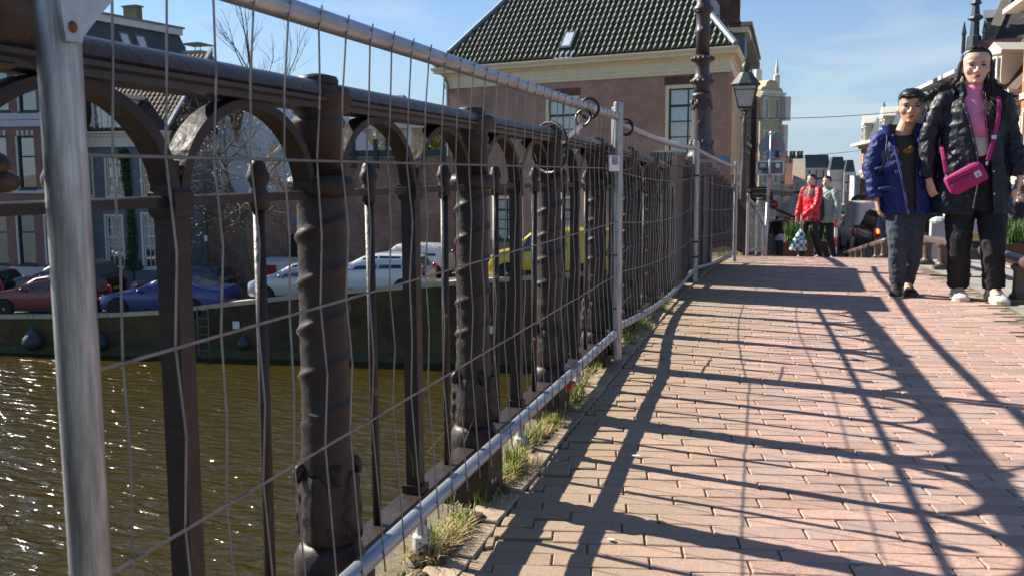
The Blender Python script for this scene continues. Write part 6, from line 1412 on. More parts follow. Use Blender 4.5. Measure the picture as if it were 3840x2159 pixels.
for yc, n in ((1.62, 60), (2.08, 60), (2.55, 30)):
    for i in range(n): y = rg.gauss(yc, .07); r = rg.uniform(.01, .026); s.ball((rg.gauss(.035, .02), y, deck(y)+.006), (r, r, r*.6), 6, 4)
tag(s.build('dirt', mat('kerb_dirt', (.075, .055, .03), .95, 0, .35, 20, .6, 60)), kind='stuff')
# moss and weeds in the paving joints
ms = MB()
for i in range(160):
    s_ = rg.choice(spots[:420]); y = s_[1]+rg.uniform(-.01, .01); x = s_[0]+PITX/2*ca; ms.ball((x+rg.gauss(0, .002), y+rg.uniform(-.02, .02), deck(y)-.004), (.0035, .009, .004), 5, 4)
tag(ms.build('joint_moss', mat('moss', (.1, .12, .03), .95, 0, .3, 30)), kind='stuff')
# ================================================================== people
SKIN = mat('skin', (.66, .41, .3), .5, 0, .05, 12, sub=.12); SKINB = mat('skin_tan', (.54, .31, .2), .5, 0, .05, 12, sub=.12)
HAIR = mat('black_hair', (.012, .009, .008), .4, 0, .3, 60, .4, 200); HAIRW = mat('dark_brown_hair', (.02, .012, .009), .42, 0, .4, 80, .4, 200)
LIP = mat('lip', (.36, .12, .1), .45, 0, .05, 20); EYE = mat('eye_dark', (.012, .009, .008), .25); BROW = mat('brow', (.03, .02, .015), .8)
def remesh(o, v, sm=3, it=.5):
    m = o.modifiers.new('merge', 'REMESH'); m.mode = 'VOXEL'; m.voxel_size = v; m.use_smooth_shade = True
    s = o.modifiers.new('smooth', 'SMOOTH'); s.factor = it; s.iterations = sm
CL = bpy.data.textures.new('crease', 'CLOUDS'); CL.noise_scale = .075; CL.noise_type = 'HARD_NOISE'; CL.noise_depth = 2
def crease(o, k):
    m = o.modifiers.new('crease', 'DISPLACE'); m.texture = CL; m.strength = -k; m.mid_level = .35; m.texture_coords = 'GLOBAL'
def loft(b, secs, n=20, sup=1.0, cap=True):
    """sections (cx,cy,z,rx,ryfront,ryback)"""
    vs = []
    for cx, cy, z, rx, rf, rb in secs:
        for k in range(n):
            a = 2*PI*k/n; c, s = math.cos(a), math.sin(a)
            c = math.copysign(abs(c)**sup, c); s = math.copysign(abs(s)**sup, s)
            vs.append((cx+rx*c, cy+(rb if s > 0 else rf)*s, z))
    fs = [(i*n+k, i*n+(k+1) % n, (i+1)*n+(k+1) % n, (i+1)*n+k) for i in range(len(secs)-1) for k in range(n)]
    if cap: fs += [tuple(range(n-1, -1, -1)), tuple(range((len(secs)-1)*n, len(secs)*n))]
    b.add(vs, fs)
def headsecs(s):
    H = [(0, .018, .064, .0), (.008, .036, .078, .01), (.025, .046, .084, .035), (.05, .0575, .085, .062), (.075, .0665, .085, .08), (.1, .0705, .081, .09), (.115, .072, .078, .094), (.14, .0745, .083, .098), (.165, .074, .081, .098), (.19, .067, .07, .09), (.21, .05, .05, .07), (.222, .026, .026, .04), (.227, .004, .004, .006)]
    return [(0, 0, z*s, rx*s, rf*s, rb*s) for z, rx, rf, rb in H]
def head(b, s, M, nose=1.0):
    h = MB(); loft(h, headsecs(s), 28, .92)
    h.tube([(0, -.076*s, .118*s), (0, -.088*s, .1*s), (0, -.1*s*nose, .08*s), (0, -.088*s, .068*s)], [.006*s, .009*s, .0115*s, .009*s], 8)
    for x in (-1, 1):
        h.ball((x*.012*s, -.088*s, .074*s), (.008*s, .009*s, .007*s), 8, 6)
        h.ball((x*.074*s, .012*s, .092*s), (.008*s, .02*s, .03*s), 8, 8)
        h.ball((x*.034*s, -.055*s, .084*s), (.03*s, .024*s, .03*s), 10, 8)
        h.ball((x*.03*s, -.071*s, .131*s), (.026*s, .013*s, .008*s), 8, 6)
    h.ball((0, -.079*s, .046*s), (.024*s, .012*s, .012*s), 8, 6); h.ball((0, -.078*s, .014*s), (.022*s, .012*s, .012*s), 8, 6)
    b.add(h.v, h.f, M)
def face(t, s, M, squint=.004):
    for x in (-1, 1):
        q = MB(); q.ball((x*.032*s, -.0755*s, .112*s), (.0135*s, .006*s, squint*s), 10, 6, M); q.build('eye', EYE, t, smooth=True)
        q = MB(); q.tube([M @ Vector((x*.016*s, -.086*s, .126*s)), M @ Vector((x*.032*s, -.083*s, .133*s)), M @ Vector((x*.05*s, -.07*s, .127*s))], [.0022*s, .003*s, .0014*s], 6); q.build('eyebrow', BROW, t, smooth=True)
        q = MB(); q.tube([M @ Vector((x*.019*s, -.0795*s, .1145*s)), M @ Vector((x*.033*s, -.0815*s, .1185*s)), M @ Vector((x*.047*s, -.073*s, .1125*s))], .0016*s, 5); q.build('eyelid', BROW, t, smooth=True)
    q = MB(); q.ball((0, -.0885*s, .0505*s), (.019*s, .006*s, .0045*s), 10, 6, M); q.ball((0, -.089*s, .041*s), (.016*s, .0065*s, .005*s), 10, 6, M); q.build('lips', LIP, t, smooth=True)
    q = MB(); q.ball((0, -.0925*s, .0462*s), (.013*s, .004*s, .0022*s), 8, 5, M); q.build('mouth', mat('mouth_dark', (.06, .02, .018), .5), t)
def hand(b, wrist, d, palm, s=1.0, curl=.5, thumb=1):
    """d: direction of the fingers, palm: outward normal of the palm side, thumb: +1/-1 side"""
    d = Vector(d).normalized(); n = Vector(palm); n = (n-d*n.dot(d)).normalized(); sd = d.cross(n)*thumb; w_ = Vector(wrist)
    P = lambda a, c, e: w_+d*a*s+sd*c*s+n*e*s
    b.tube([P(-.02, 0, 0), P(.01, 0, 0), P(.045, .002, 0), P(.085, 0, 0)], [(.02*s, .027*s), (.019*s, .03*s), (.016*s, .039*s), (.012*s, .038*s)], 10, up=n)
    for i, (off, ln) in enumerate(((.029, .066), (.01, .074), (-.01, .069), (-.028, .054))):
        p = P(.078, off, 0); a = 0; pts = [P(.05, off*.8, 0), p]
        for k, (f, da) in enumerate(((.45, .8), (.3, 1.0), (.25, .7))):
            a += curl*da*(1+.12*i); p = p+(d*math.cos(a)+n*math.sin(a)+sd*(off*.9)).normalized()*ln*f*s; pts.append(p)
        b.tube(pts, [.0095*s, .0092*s, .0085*s, .0078*s, .006*s], 8)
    pts = [P(.012, .018, .004), P(.035, .043, .012), P(.06, .05, .022), P(.08, .044, .034)]
    b.tube(pts, [.013*s, .0125*s, .0105*s, .0075*s], 8)
def sleeve(b, pts, radii, n=18, ridge=0, pitch=.075, steps=14):
    P_ = [Vector(p) for p in pts]; out = []; rr = []
    tot = 0
    for i in range(len(P_)-1):
        for k in range(steps):
            u = k/steps
            p0 = P_[max(i-1, 0)]; p1 = P_[i]; p2 = P_[i+1]; p3 = P_[min(i+2, len(P_)-1)]
            v = .5*((2*p1)+(p2-p0)*u+(2*p0-5*p1+4*p2-p3)*u*u+(3*p1-p0-3*p2+p3)*u**3)
            if out: tot += (v-out[-1]).length
            out.append(v); rr.append(radii[i]+(radii[i+1]-radii[i])*u+ridge*(abs(math.sin(PI*tot/pitch))**.6-.6))
    out.append(P_[-1]); rr.append(radii[-1]); b.tube(out, rr, n)
def wrinkles(o, s=.5, sc=14, d=.02):
    pass
def shell(b, secs, a0, a1, th=.014, n=34, ridge=0, pitch=.07):
    """open-fronted garment: arc sections from angle a0(z) to a1(z), angle measured from the front (-y), going round the back"""
    k = n+1; outer = []; inner = []
    for (cx, cy, z, rx, ry, g0, g1) in secs:
        rd = ridge*(abs(math.sin(PI*z/pitch))**.6-.5)
        for i in range(k):
            a = g0+(g1-g0)*i/n; x, y = math.sin(a), -math.cos(a)
            wv = 1+.018*math.sin(a*7+z*9)
            outer.append((cx+(rx+rd)*wv*x, cy+(ry+rd)*wv*y, z)); inner.append((cx+(rx-th)*wv*x, cy+(ry-th)*wv*y, z))
    m = len(secs); o = len(outer); fs = []
    for j in range(m-1):
        for i in range(n):
            a = j*k+i; fs.append((a, a+1, a+k+1, a+k)); fs.append((o+a+1, o+a, o+a+k, o+a+k+1))
        a = j*k; fs.append((a+k, o+a+k, o+a, a)); a = j*k+n; fs.append((a, o+a, o+a+k, a+k))
    for i in range(n):
        fs.append((i+1, i, o+i, o+i+1)); a = (m-1)*k+i; fs.append((a, a+1, o+a+1, o+a))
    b.add(outer+inner, fs)
def shoe(t, ank, toe, m, sole_m, s=1.0, lace=None, pitch=0.0):
    a = Vector(ank); d = Vector(toe)-a; d.z = 0; d.normalize(); sd = Vector((d.y, -d.x, 0)); L_ = .25*s
    rot = Matrix.Rotation(pitch, 3, sd)
    def P(u, v, z): q = d*(u*L_)+sd*v; q.z += z; return a+rot @ q
    b = MB(); n = 14; vs = []
    S = [(-.27, .028, .0, .085), (-.2, .035, 0, .118), (-.05, .037, 0, .116), (.1, .036, 0, .088), (.28, .04, 0, .068), (.45, .046, 0, .052), (.6, .044, 0, .044), (.7, .034, 0, .036), (.745, .014, 0, .022)]
    for u, w_, z0, z1 in S:
        for k in range(n):
            an = 2*PI*k/n; c, s_ = math.cos(an), math.sin(an); vs.append(P(u, w_*s*c*(1 if s_ < 0 else .94), .022*s+(z1*s-.022*s)*(max(s_, 0)**.7) if s_ > 0 else .02*s))
    fs = [(i*n+k, (i+1)*n+k, (i+1)*n+(k+1) % n, i*n+(k+1) % n) for i in range(len(S)-1) for k in range(n)]+[tuple(range(n)), tuple(range(len(S)*n-1, (len(S)-1)*n-1, -1))]
    b.add(vs, fs); o = b.build('shoe', m, t, smooth=True)
    b = MB(); vs = []
    pts = [(u, w_*1.06) for u, w_, *_ in S]; lp_ = [(u, w_) for u, w_ in pts]+[(u, -w_) for u, w_ in reversed(pts)]; k = len(lp_)
    for z in (0, .026*s): vs += [P(u, w_*s, z) for u, w_ in lp_]
    b.add(vs, [tuple(range(k-1, -1, -1)), tuple(range(k, 2*k))]+[(i, (i+1) % k, k+(i+1) % k, k+i) for i in range(k)]); b.build('sole', sole_m, o)
    if lace:
        b = MB()
        for i in range(4):
            u = .12+.09*i; zz = (.09-.011*i)*s; b.tube([P(u, -.024*s, zz-.008), P(u+.02, 0, zz+.004), P(u, .024*s, zz-.008)], .003*s, 5)
        b.tube([P(.13, 0, .1*s), P(.18, .03*s, .082*s), P(.1, .036*s, .07*s)], .003*s, 5); b.build('laces', lace, o)
    return o
# ------------------------------------------------------------------ the woman
WY = 7.0
def wp(px, py, dy=0): return at(px, py, WY+dy)
BX = wp(3652, 1115).x; Wg = deck(WY)
Wm = thing('person', 'woman in pink knitted top and open navy quilted coat holding the hand of a boy', 'person', (0, 0, 0))
hs_ = 1.03; chin = wp(3657, 316); MH = Matrix.Translation((chin.x, WY+.0, chin.z)) @ Euler((.05, 0, -.05)).to_matrix().to_4x4() @ Matrix.Diagonal((1.08, 1, 1, 1))
sL, sR = wp(3545, 372, .03), wp(3752, 372, .03); eL, eR = wp(3484, 512, .03), wp(3790, 505, .06); wL, wR = wp(3478, 662, -.0), wp(3822, 652, -.02)
hL, hR = wp(3600, 770), wp(3722, 770); kL, kR = wp(3596, 925, -.02), wp(3722, 925, -.1); aL, aR = wp(3594, 1072, .03), wp(3728, 1072, -.08)
aL.z = Wg+.09; aR.z = Wg+.1
cx = (sL.x+sR.x)/2; pelv = Vector(((hL.x+hR.x)/2+.01, WY+.03, hL.z+.09))
b = MB(); head(b, hs_, MH)
b.tube([(chin.x, WY+.03, chin.z+.04), (cx, WY+.04, sL.z+.01), (cx, WY+.045, sL.z-.05)], [.056, .062, .075], 14)
loft(b, [(pelv.x, pelv.y, pelv.z-.1, .15, .1, .11), (pelv.x, pelv.y, pelv.z, .155, .1, .11), ((pelv.x+cx)/2, WY+.03, pelv.z+.16, .12, .085, .09), (cx, WY+.03, sL.z-.16, .14, .1, .1), (cx, WY+.035, sL.z-.04, .15, .08, .09), (cx, WY+.04, sL.z+.015, .09, .055, .06)], 20)
for s_, e_, w_, sgn in ((sL, eL, wL, -1), (sR, eR, wR, 1)): b.tube([s_, s_.lerp(e_, .5), e_, e_.lerp(w_, .4), w_], [.05, .044, .038, .036, .026], 12)
for h_, k_, a_ in ((hL, kL, aL), (hR, kR, aR)): b.tube([h_+Vector((0, .03, .02)), h_.lerp(k_, .5)+Vector((0, .02, 0)), k_, k_.lerp(a_, .35), a_], [.082, .07, .052, .05, .036], 14); b.tube([a_, a_+Vector((0, -.07, -.05)), a_+Vector((0, -.13, -.06))], [.036, .034, .028], 10)
hand(b, wL+Vector((.012, 0, -.03)), (.3, -.05, -1), (.75, .5, 0), 1.0, .55, -1)
hand(b, wR+Vector((.004, 0, -.03)), (-.12, -.12, -1), (-.8, .2, 0), .98, .45, 1)
body = b.build('body', SKIN, Wm); remesh(body, .0052, 2)
face(Wm, hs_, MH, .0035)
COAT = mat('navy_quilted_nylon', (.007, .009, .018), .5, 0, .15, 14, .5, 26, .4)
# sweater
PINK = mat('pink_knit', (.8, .25, .45), .95, 0, .14, 30, .6, 160); CRM = mat('cream_knit', (.78, .66, .54), .95, 0, .1, 30, .6, 160)
zpk = wp(3690, 515).z; zws = wp(3690, 580).z
b = MB(); nk = 26
loft(b, [(cx, WY+.03, zpk, .15, .122, .115), (cx, WY+.03, zpk+.08, .152, .126, .115), (cx, WY+.03, sL.z-.14, .155, .122, .115), (cx, WY+.035, sL.z-.05, .155, .098, .1), (cx, WY+.038, sL.z+.005, .1, .072, .075), (chin.x, WY+.035, sL.z+.02, .068, .066, .066), (chin.x, WY+.03, chin.z-.012, .062, .064, .06), (chin.x, WY+.03, chin.z-.006, .055, .056, .055)], nk); o = b.build('jumper', PINK, Wm, smooth=True)
b = MB(); loft(b, [(cx+.01, WY+.03, zws-.02, .145, .112, .112), (cx+.01, WY+.03, zws, .148, .118, .115), (cx, WY+.03, zpk-.002, .1495, .121, .1145)], nk); b.build('jumper_hem', CRM, Wm, smooth=True)
for i in range(18): pass
TRO = mat('black_trousers', (.006, .006, .007), .8, 0, .2, 8, .5, 18)
b = MB(); loft(b, [(pelv.x, WY+.03, pelv.z-.12, .16, .115, .12), (pelv.x, WY+.03, pelv.z, .165, .115, .125), (pelv.x, WY+.03, zws-.0, .14, .108, .11)], 22)
for h_, k_, a_ in ((hL, kL, aL), (hR, kR, aR)):
    hem = a_+Vector((0, .005, -.008)); sleeve(b, [h_+Vector((0, .03, .08)), h_.lerp(k_, .5)+Vector((0, .01, 0)), k_, k_.lerp(hem, .5)+Vector((0, .0, 0)), hem], [.098, .088, .074, .071, .067], 18, .0015, .11)
o = b.build('trousers', TRO, Wm); remesh(o, .008, 3); crease(o, .016)
# coat: open shell plus sleeves, high collar
def coat_secs(zs, cxf, f):
    return [f(z) for z in zs]
zh = wp(3600, 802).z; zsh = sL.z+.015
secs = []
N_ = 80
for i in range(N_+1):
    u = i/N_; z = zh+(zsh-zh)*u
    rx = interp([(0, .248), (.25, .232), (.55, .198), (.8, .196), (.93, .18), (1, .11)], u); ry = interp([(0, .17), (.5, .155), (.85, .15), (.95, .125), (1, .085)], u)
    cxx = interp([(0, (wp(3495, 801).x+wp(3810, 801).x)/2), (1, cx)], u)
    gl = interp([(0, -.12), (.3, .06), (.5, .02), (.8, -.22), (.93, -.42), (1, -.6)], u)       # left edge of the opening as sin(angle)
    gr = interp([(0, .38), (.35, .42), (.6, .42), (.85, .36), (1, .6)], u)
    secs.append((cxx, WY+.035, z, rx, ry, math.asin(gr), 2*PI+math.asin(gl)))
b = MB(); shell(b, secs, 0, 0, .018, 44, .003, .09)
for s_, e_, w_, sgn in ((sL, eL, wL, -1), (sR, eR, wR, 1)): sleeve(b, [s_+Vector((-sgn*.05, .0, .005)), s_+Vector((sgn*.012, 0, -.02)), s_.lerp(e_, .5)+Vector((sgn*.008, 0, 0)), e_, e_.lerp(w_, .5), w_+(w_-e_)*.02], [.058, .067, .065, .061, .057, .053], 20, .0032, .075)
cs = []
for i in range(13):
    u = i/12; cs.append((chin.x, WY+.04+.01*u, zsh-.03+.115*u, .105-.0*u+.02*u, .09+.015*u, .62+.15*u, 2*PI-.62-.1*u))
shell(b, cs, 0, 0, .026, 30)
o = b.build('coat', COAT, Wm); remesh(o, .0065, 2); crease(o, .02)
# front placket with snaps
b = MB(); ed = []
for (cxx, cy, z, rx, ry, g0, g1) in secs[2:-6:3]: a = g1-.02; ed.append((cxx+(rx+.004)*math.sin(a), cy-(ry+.006)*math.cos(a), z))
b.tube(ed, .022, 8, flat=.3, up=(0, -1, 0)); b.build('placket', COAT, Wm, smooth=True)
SN = mat('snap_metal', (.5, .5, .5), .25, .9, .05)
for k in range(1, len(ed)-1, 3): q = MB(); q.ball((ed[k][0], ed[k][1]-.012, ed[k][2]), (.008, .006, .008), 8, 6); q.build('snap', SN, Wm)
ed2 = []
for (cxx, cy, z, rx, ry, g0, g1) in secs[2:-10:3]: a = g0+.02; ed2.append((cxx+(rx+.004)*math.sin(a), cy-(ry+.008)*math.cos(a), z))
for k in (4, 9, 14): q = MB(); q.ball((ed2[k][0], ed2[k][1]-.006, ed2[k][2]), (.008, .006, .008), 8, 6); q.build('snap', SN, Wm)
SOCK = mat('dark_sock', (.015, .015, .016), .9)
for a_ in (aL, aR): q = MB(); q.tube([a_+Vector((0, 0, .06)), a_+Vector((0, -.005, -.02))], [.045, .044], 12); q.build('sock', SOCK, Wm, smooth=True)
WS = mat('white_trainer', (.68, .66, .6), .55, 0, .05, 20); SOLE = mat('cream_sole', (.62, .52, .38), .6)
shoe(Wm, (aL.x, aL.y+.03, Wg), (aL.x-.005, aL.y-1, Wg), WS, SOLE, 1.12, BLACKP)
shoe(Wm, (aR.x, aR.y+.02, Wg+.012), (aR.x+.12, aR.y-1, Wg), WS, SOLE, 1.15, BLACKP, -.06)
# hair
b = MB(); hh = []
rgH = random.Random(8)
for z, rx, rf, rb in [(.06, .07, -.02, .098), (.09, .079, -.005, .108), (.12, .083, .012, .112), (.15, .085, .034, .114), (.172, .084, .05, .112), (.195, .077, .068, .103), (.213, .061, .06, .086), (.231, .034, .04, .055), (.238, .008, .01, .012)]: hh.append((0, 0, z*hs_, rx*hs_, rf*hs_, rb*hs_))
hb_ = MB(); loft(hb_, hh, 26); b.add(hb_.v, hb_.f, MH)
loft(b, [(chin.x+.02, WY+.09, chin.z-.14, .09, .03, .05), (chin.x+.01, WY+.085, chin.z-.02, .095, .03, .05), (chin.x, WY+.06, chin.z+.09, .085, .04, .06)], 14)
o = b.build('hair', HAIRW, Wm, smooth=True)
b = MB()
for i in range(620):                                                 # single locks
    sd_ = rgH.random(); a = rgH.uniform(-.5, .5)
    right = sd_ < .55
    x0 = (1 if right else -1)*rgH.uniform(.012, .078)*hs_; z0 = (.236-.55*max(0, abs(x0)-.02)**1.0*1.05)*hs_; y0 = rgH.uniform(-.048, .05)*hs_
    p0 = MH @ Vector((x0*.55, y0-.012, min(z0, .232*hs_)+.002)); sg = 1 if right else -1
    yb_ = max(y0, -.012*hs_+rgH.uniform(0, .02)); p1 = MH @ Vector((sg*rgH.uniform(.076, .088)*hs_, yb_, .135*hs_)); p2 = MH @ Vector((sg*rgH.uniform(.08, .1)*hs_, yb_*.7+.008, .04*hs_))
    if right:
        e = rgH.uniform(.16, .34); p3 = Vector((chin.x+.1+rgH.gauss(0, .03), WY-.02+rgH.uniform(-.03, .06), chin.z-.06)); p4 = Vector((chin.x+.1+rgH.gauss(.0, .035), WY-.1+rgH.uniform(-.03, .06), chin.z+.02-e)); pts = [p0, p1, p2, p3, p4]
        if rgH.random() < .08: pts = [p0, p1, p2, Vector((chin.x+.17, WY+.02, chin.z-.05)), Vector((chin.x+.26+rgH.gauss(0, .02), WY+.03, chin.z-.09+rgH.gauss(0, .015)))]
    else:
        f = rgH.random(); p3 = Vector((chin.x-.13-.06*f, WY+.03, chin.z+.01-.03*f+rgH.gauss(0, .014))); p4 = Vector((chin.x-.18-.14*f+rgH.gauss(0, .02), WY+.02, chin.z-.06-.05*f+rgH.gauss(0, .014))); pts = [p0, p1, p2, p3, p4]
    sleeve(b, pts, [.0022, .0036, .0036, .003, .0006], 5, 0, 1, 5)
b.build('hair_locks', HAIRW, Wm, smooth=True)
# ------------------------------------------------------------------ her bag
bagc = (wp(3538, 662)+wp(3708, 672))*.5
p0, p1, p2, p3 = wp(3540, 664, -.2), wp(3672, 606, -.2), wp(3708, 672, -.2), wp(3568, 738, -.2)
Bg = thing('handbag', 'magenta crossbody bag with a white label hanging in front of the woman', 'handbag', ((p0+p1+p2+p3)/4))
MAG = mat('magenta_canvas', (.36, .012, .13), .7, 0, .08, 30, .3, 120)
o0 = Vector(Bg.location); ux = (p2-p3).normalized(); uz = Vector((-ux.z, 0, ux.x)); wd, hg = (p2-p3).length, abs((p0-p3).dot(uz))
Mb = Matrix(((ux.x, 0, uz.x, 0), (0, 1, 0, 0), (ux.z, 0, uz.z, 0), (0, 0, 0, 1)))
b = MB(); vs = []; nn = 28
for y, k in ((-.045, .9), (-.038, .97), (-.02, 1), (.02, 1), (.038, .97), (.045, .9)):
    for i in range(nn):
        a = 2*PI*i/nn; c, s = math.cos(a), math.sin(a); vs.append((math.copysign(abs(c)**.35, c)*wd/2*k, y, math.copysign(abs(s)**.35, s)*hg/2*k+.004*math.sin(c*5)))
b.add(vs, [(j*nn+i, j*nn+(i+1) % nn, (j+1)*nn+(i+1) % nn, (j+1)*nn+i) for j in range(5) for i in range(nn)]+[tuple(range(nn-1, -1, -1)), tuple(range(5*nn, 6*nn))], Mb); b.build('pouch', MAG, Bg, smooth=True)
b = MB(); b.box(-wd*.46, wd*.4, -.052, -.04, hg*.16, hg*.4, Mb); b.build('flap', MAG, Bg, bevel=.004)
b = MB(); b.box(-wd*.44, wd*.38, -.054, -.049, hg*.13, hg*.155, Mb); b.build('zip', BLACKP, Bg)
b = MB(); b.box(wd*.2, wd*.36, -.05, -.046, -hg*.16, hg*.2, Mb); lb = b.build('label', mat('bag_label', (.6, .58, .66), .5), Bg)
b = MB(); b.ball(Mb @ Vector((wd*.28, -.051, -hg*.06)), (.008, .001, .005), 8, 5); b.build('label_mark', BLACKP, lb)
b = MB(); b.ball(Mb @ Vector((-wd*.4, -.048, .0)), (.007, .005, .007), 8, 5); b.build('brass_stud', mat('brass', (.5, .3, .08), .3, .8), Bg)
def lc(p): return Vector(p)-o0
b = MB(); b.tube([lc(wp(3704, 602, -.195)), lc(wp(3728, 520, -.16)), lc(wp(3745, 440, -.14)), lc(wp(3748, 380, -.1)), lc(wp(3735, 340, .0)), lc(wp(3690, 330, .12))], .013, 6, flat=.18, up=(1, 0, 0)); b.tube([lc(wp(3548, 650, -.18)), lc(wp(3540, 600, -.14)), lc(wp(3532, 560, -.08)), lc(wp(3528, 540, .02))], .013, 6, flat=.18, up=(1, 0, 0)); b.build('strap', MAG, Bg)
for px, py in ((3703, 606), (3549, 655)):
    b = MB(); b.tube([lc(wp(px, py, -.2)), lc(wp(px-3, py+14, -.2))], .008, 8); b.build('clip', SN, Bg)
b = MB(); b.box(-.014, .014, -.004, .004, -.012, .012, Matrix.Translation(lc(wp(3727, 515, -.172)))); b.build('buckle', SN, Bg)
# ------------------------------------------------------------------ the boy
BY = 7.12
def bp_(px, py, dy=0): return at(px, py, BY+dy)
Bo = thing('person', 'boy in an open blue jacket and dark printed shirt holding the hand of the woman', 'person', (0, 0, 0))
ch = bp_(3413, 464); hb2 = 1.0; MB2 = Matrix.Translation((ch.x, BY, ch.z)) @ Euler((.03, .03, -.1)).to_matrix().to_4x4() @ Matrix.Diagonal((1.1, 1, 1, 1))
sL, sR = bp_(3308, 524, .02), bp_(3462, 518, .04); eL, eR = bp_(3268, 625, .02), bp_(3492, 605, .02); wL, wR = bp_(3286, 742, -.03), bp_(3492, 690, -.06)
hL, hR = bp_(3366, 770), bp_(3428, 770); kL, kR = bp_(3366, 915, -.06), bp_(3424, 915, .0); aL, aR = bp_(3366, 1048, -.03), bp_(3404, 1042, .12); Bgz = deck(BY); aL.z = Bgz+.08; aR.z = Bgz+.085
cb_ = (sL.x+sR.x)/2; pel = Vector(((hL.x+hR.x)/2, BY+.02, hL.z+.08))
b = MB(); head(b, hb2, MB2, .98)
b.tube([(ch.x, BY+.02, ch.z+.04), (cb_, BY+.03, sL.z+.03), (cb_, BY+.03, sL.z-.03)], [.054, .057, .066], 14)
loft(b, [(pel.x, pel.y, pel.z-.08, .115, .08, .09), (pel.x, pel.y, pel.z, .115, .08, .085), (cb_, BY+.02, pel.z+.14, .1, .075, .075), (cb_, BY+.02, sL.z-.1, .115, .08, .08), (cb_, BY+.03, sL.z-.02, .115, .06, .065), (cb_, BY+.03, sL.z+.025, .07, .045, .045)], 18)
for s_, e_, w_ in ((sL, eL, wL), (sR, eR, wR)): b.tube([s_, s_.lerp(e_, .5), e_, e_.lerp(w_, .4), w_], [.04, .036, .031, .029, .021], 12)
for h_, k_, a_ in ((hL, kL, aL), (hR, kR, aR)): b.tube([h_+Vector((0, .02, .02)), h_.lerp(k_, .5), k_, k_.lerp(a_, .35), a_], [.066, .056, .042, .04, .03], 12); b.tube([a_, a_+Vector((0, -.06, -.045)), a_+Vector((0, -.1, -.055))], [.03, .028, .024], 10)
hand(b, wL+Vector((.004, -.005, -.02)), (.18, -.1, -1), (.8, .1, 0), .86, .3, -1)
hand(b, wR+Vector((0, 0, -.01)), (.05, -.25, -1), (.6, -.5, 0), .8, .7, -1)
o = b.build('body', SKINB, Bo); remesh(o, .005, 2); face(Bo, hb2, MB2, .0032)
BLUE = mat('blue_jacket_nylon', (.013, .026, .14), .62, 0, .15, 12, .5, 22, .35); DKB = mat('jacket_lining', (.012, .014, .02), .8)
TEE = mat('dark_olive_shirt', (.035, .034, .026), .9, 0, .1, 30)
b = MB(); loft(b, [(pel.x, BY+.02, pel.z-.08, .13, .1, .1), (cb_, BY+.02, pel.z+.1, .122, .102, .095), (cb_, BY+.02, sL.z-.1, .125, .1, .092), (cb_, BY+.028, sL.z-.015, .118, .075, .075), (cb_, BY+.03, sL.z+.022, .07, .058, .055), (cb_, BY+.03, sL.z+.03, .06, .05, .048)], 22); sh = b.build('shirt', TEE, Bo, smooth=True)
zt0 = sL.z
for (dx, dz, rx, rz_2, nm, cc) in ((-.05, -.085, .022, .026, 'red_print', (.4, .05, .02)), (-.045, -.115, .02, .014, 'red_print', (.4, .05, .02)), (.025, -.082, .032, .02, 'ochre_print', (.2, .11, .03)), (.045, -.07, .018, .022, 'ochre_print', (.2, .11, .03)), (-.028, -.2, .02, .04, 'green_print', (.02, .2, .12)), (-.02, -.165, .014, .02, 'green_print', (.02, .2, .12))):
    q = MB(); q.ball((cb_+dx, BY+.02-.1*math.sqrt(max(.1, 1-(dx/.125)**2))+.002, zt0+dz), (rx, .006, rz_2), 10, 7, ); q.build(nm, mat(nm, cc, .8, 0, .4, 60), sh)
secs = []; zh = bp_(3355, 802).z; zsh = sL.z+.035
for i in range(61):
    u = i/60; z = zh+(zsh-zh)*u
    rx = interp([(0, .185), (.4, .175), (.8, .168), (.93, .152), (1, .1)], u); ry = interp([(0, .135), (.6, .128), (.85, .12), (1, .075)], u)
    cxx = interp([(0, (bp_(3313, 800).x+bp_(3492, 815).x)/2), (1, cb_)], u)
    gl = interp([(0, -.0), (.35, -.12), (.7, -.3), (.9, -.4), (1, -.6)], u); gr = interp([(0, .25), (.4, .32), (.75, .46), (1, .62)], u)
    secs.append((cxx, BY+.03, z, rx, ry, math.asin(gr), 2*PI+math.asin(gl)))
b = MB(); shell(b, secs, 0, 0, .014, 40)
for s_, e_, w_, sgn in ((sL, eL, wL, -1), (sR, eR, wR, 1)): sleeve(b, [s_+Vector((-sgn*.04, 0, .01)), s_+Vector((sgn*.008, 0, -.01)), s_.lerp(e_, .5), e_, e_.lerp(w_, .5), w_], [.055, .066, .064, .061, .056, .047], 18, .003, .055)
o = b.build('jacket', BLUE, Bo); remesh(o, .006, 2); crease(o, .022)
cs = []
for i in range(9): u = i/8; cs.append((cb_+.0, BY+.045, zsh-.04+.105*u, .1+.045*u, .085+.045*u, .8, 2*PI-.8))
b = MB(); shell(b, cs, 0, 0, .02, 26); o = b.build('hood', BLUE, Bo); remesh(o, .006, 3)
cs = [(a, c-.004, z+.006, r1-.022, r2-.02, g0+.05, g1-.05) for a, c, z, r1, r2, g0, g1 in cs]
b = MB(); shell(b, cs, 0, 0, .02, 26); o = b.build('hood_lining', mat('dark_fleece', (.02, .017, .016), .95, 0, .4, 60, .8, 120), Bo); remesh(o, .006, 2)
ed = [(cxx+(rx+.006)*math.sin(g1), cy-(ry+.006)*math.cos(g1), z) for cxx, cy, z, rx, ry, g0, g1 in secs[0:-8:3]]
b = MB(); b.tube(ed, .014, 6, flat=.4, up=(0, -1, 0)); b.build('zip_placket', mat('blue_trim', (.05, .07, .3), .5), Bo)
b = MB(); b.tube([(x-.01, y-.007, z) for x, y, z in ed], .003, 5); b.build('zip', SN, Bo)
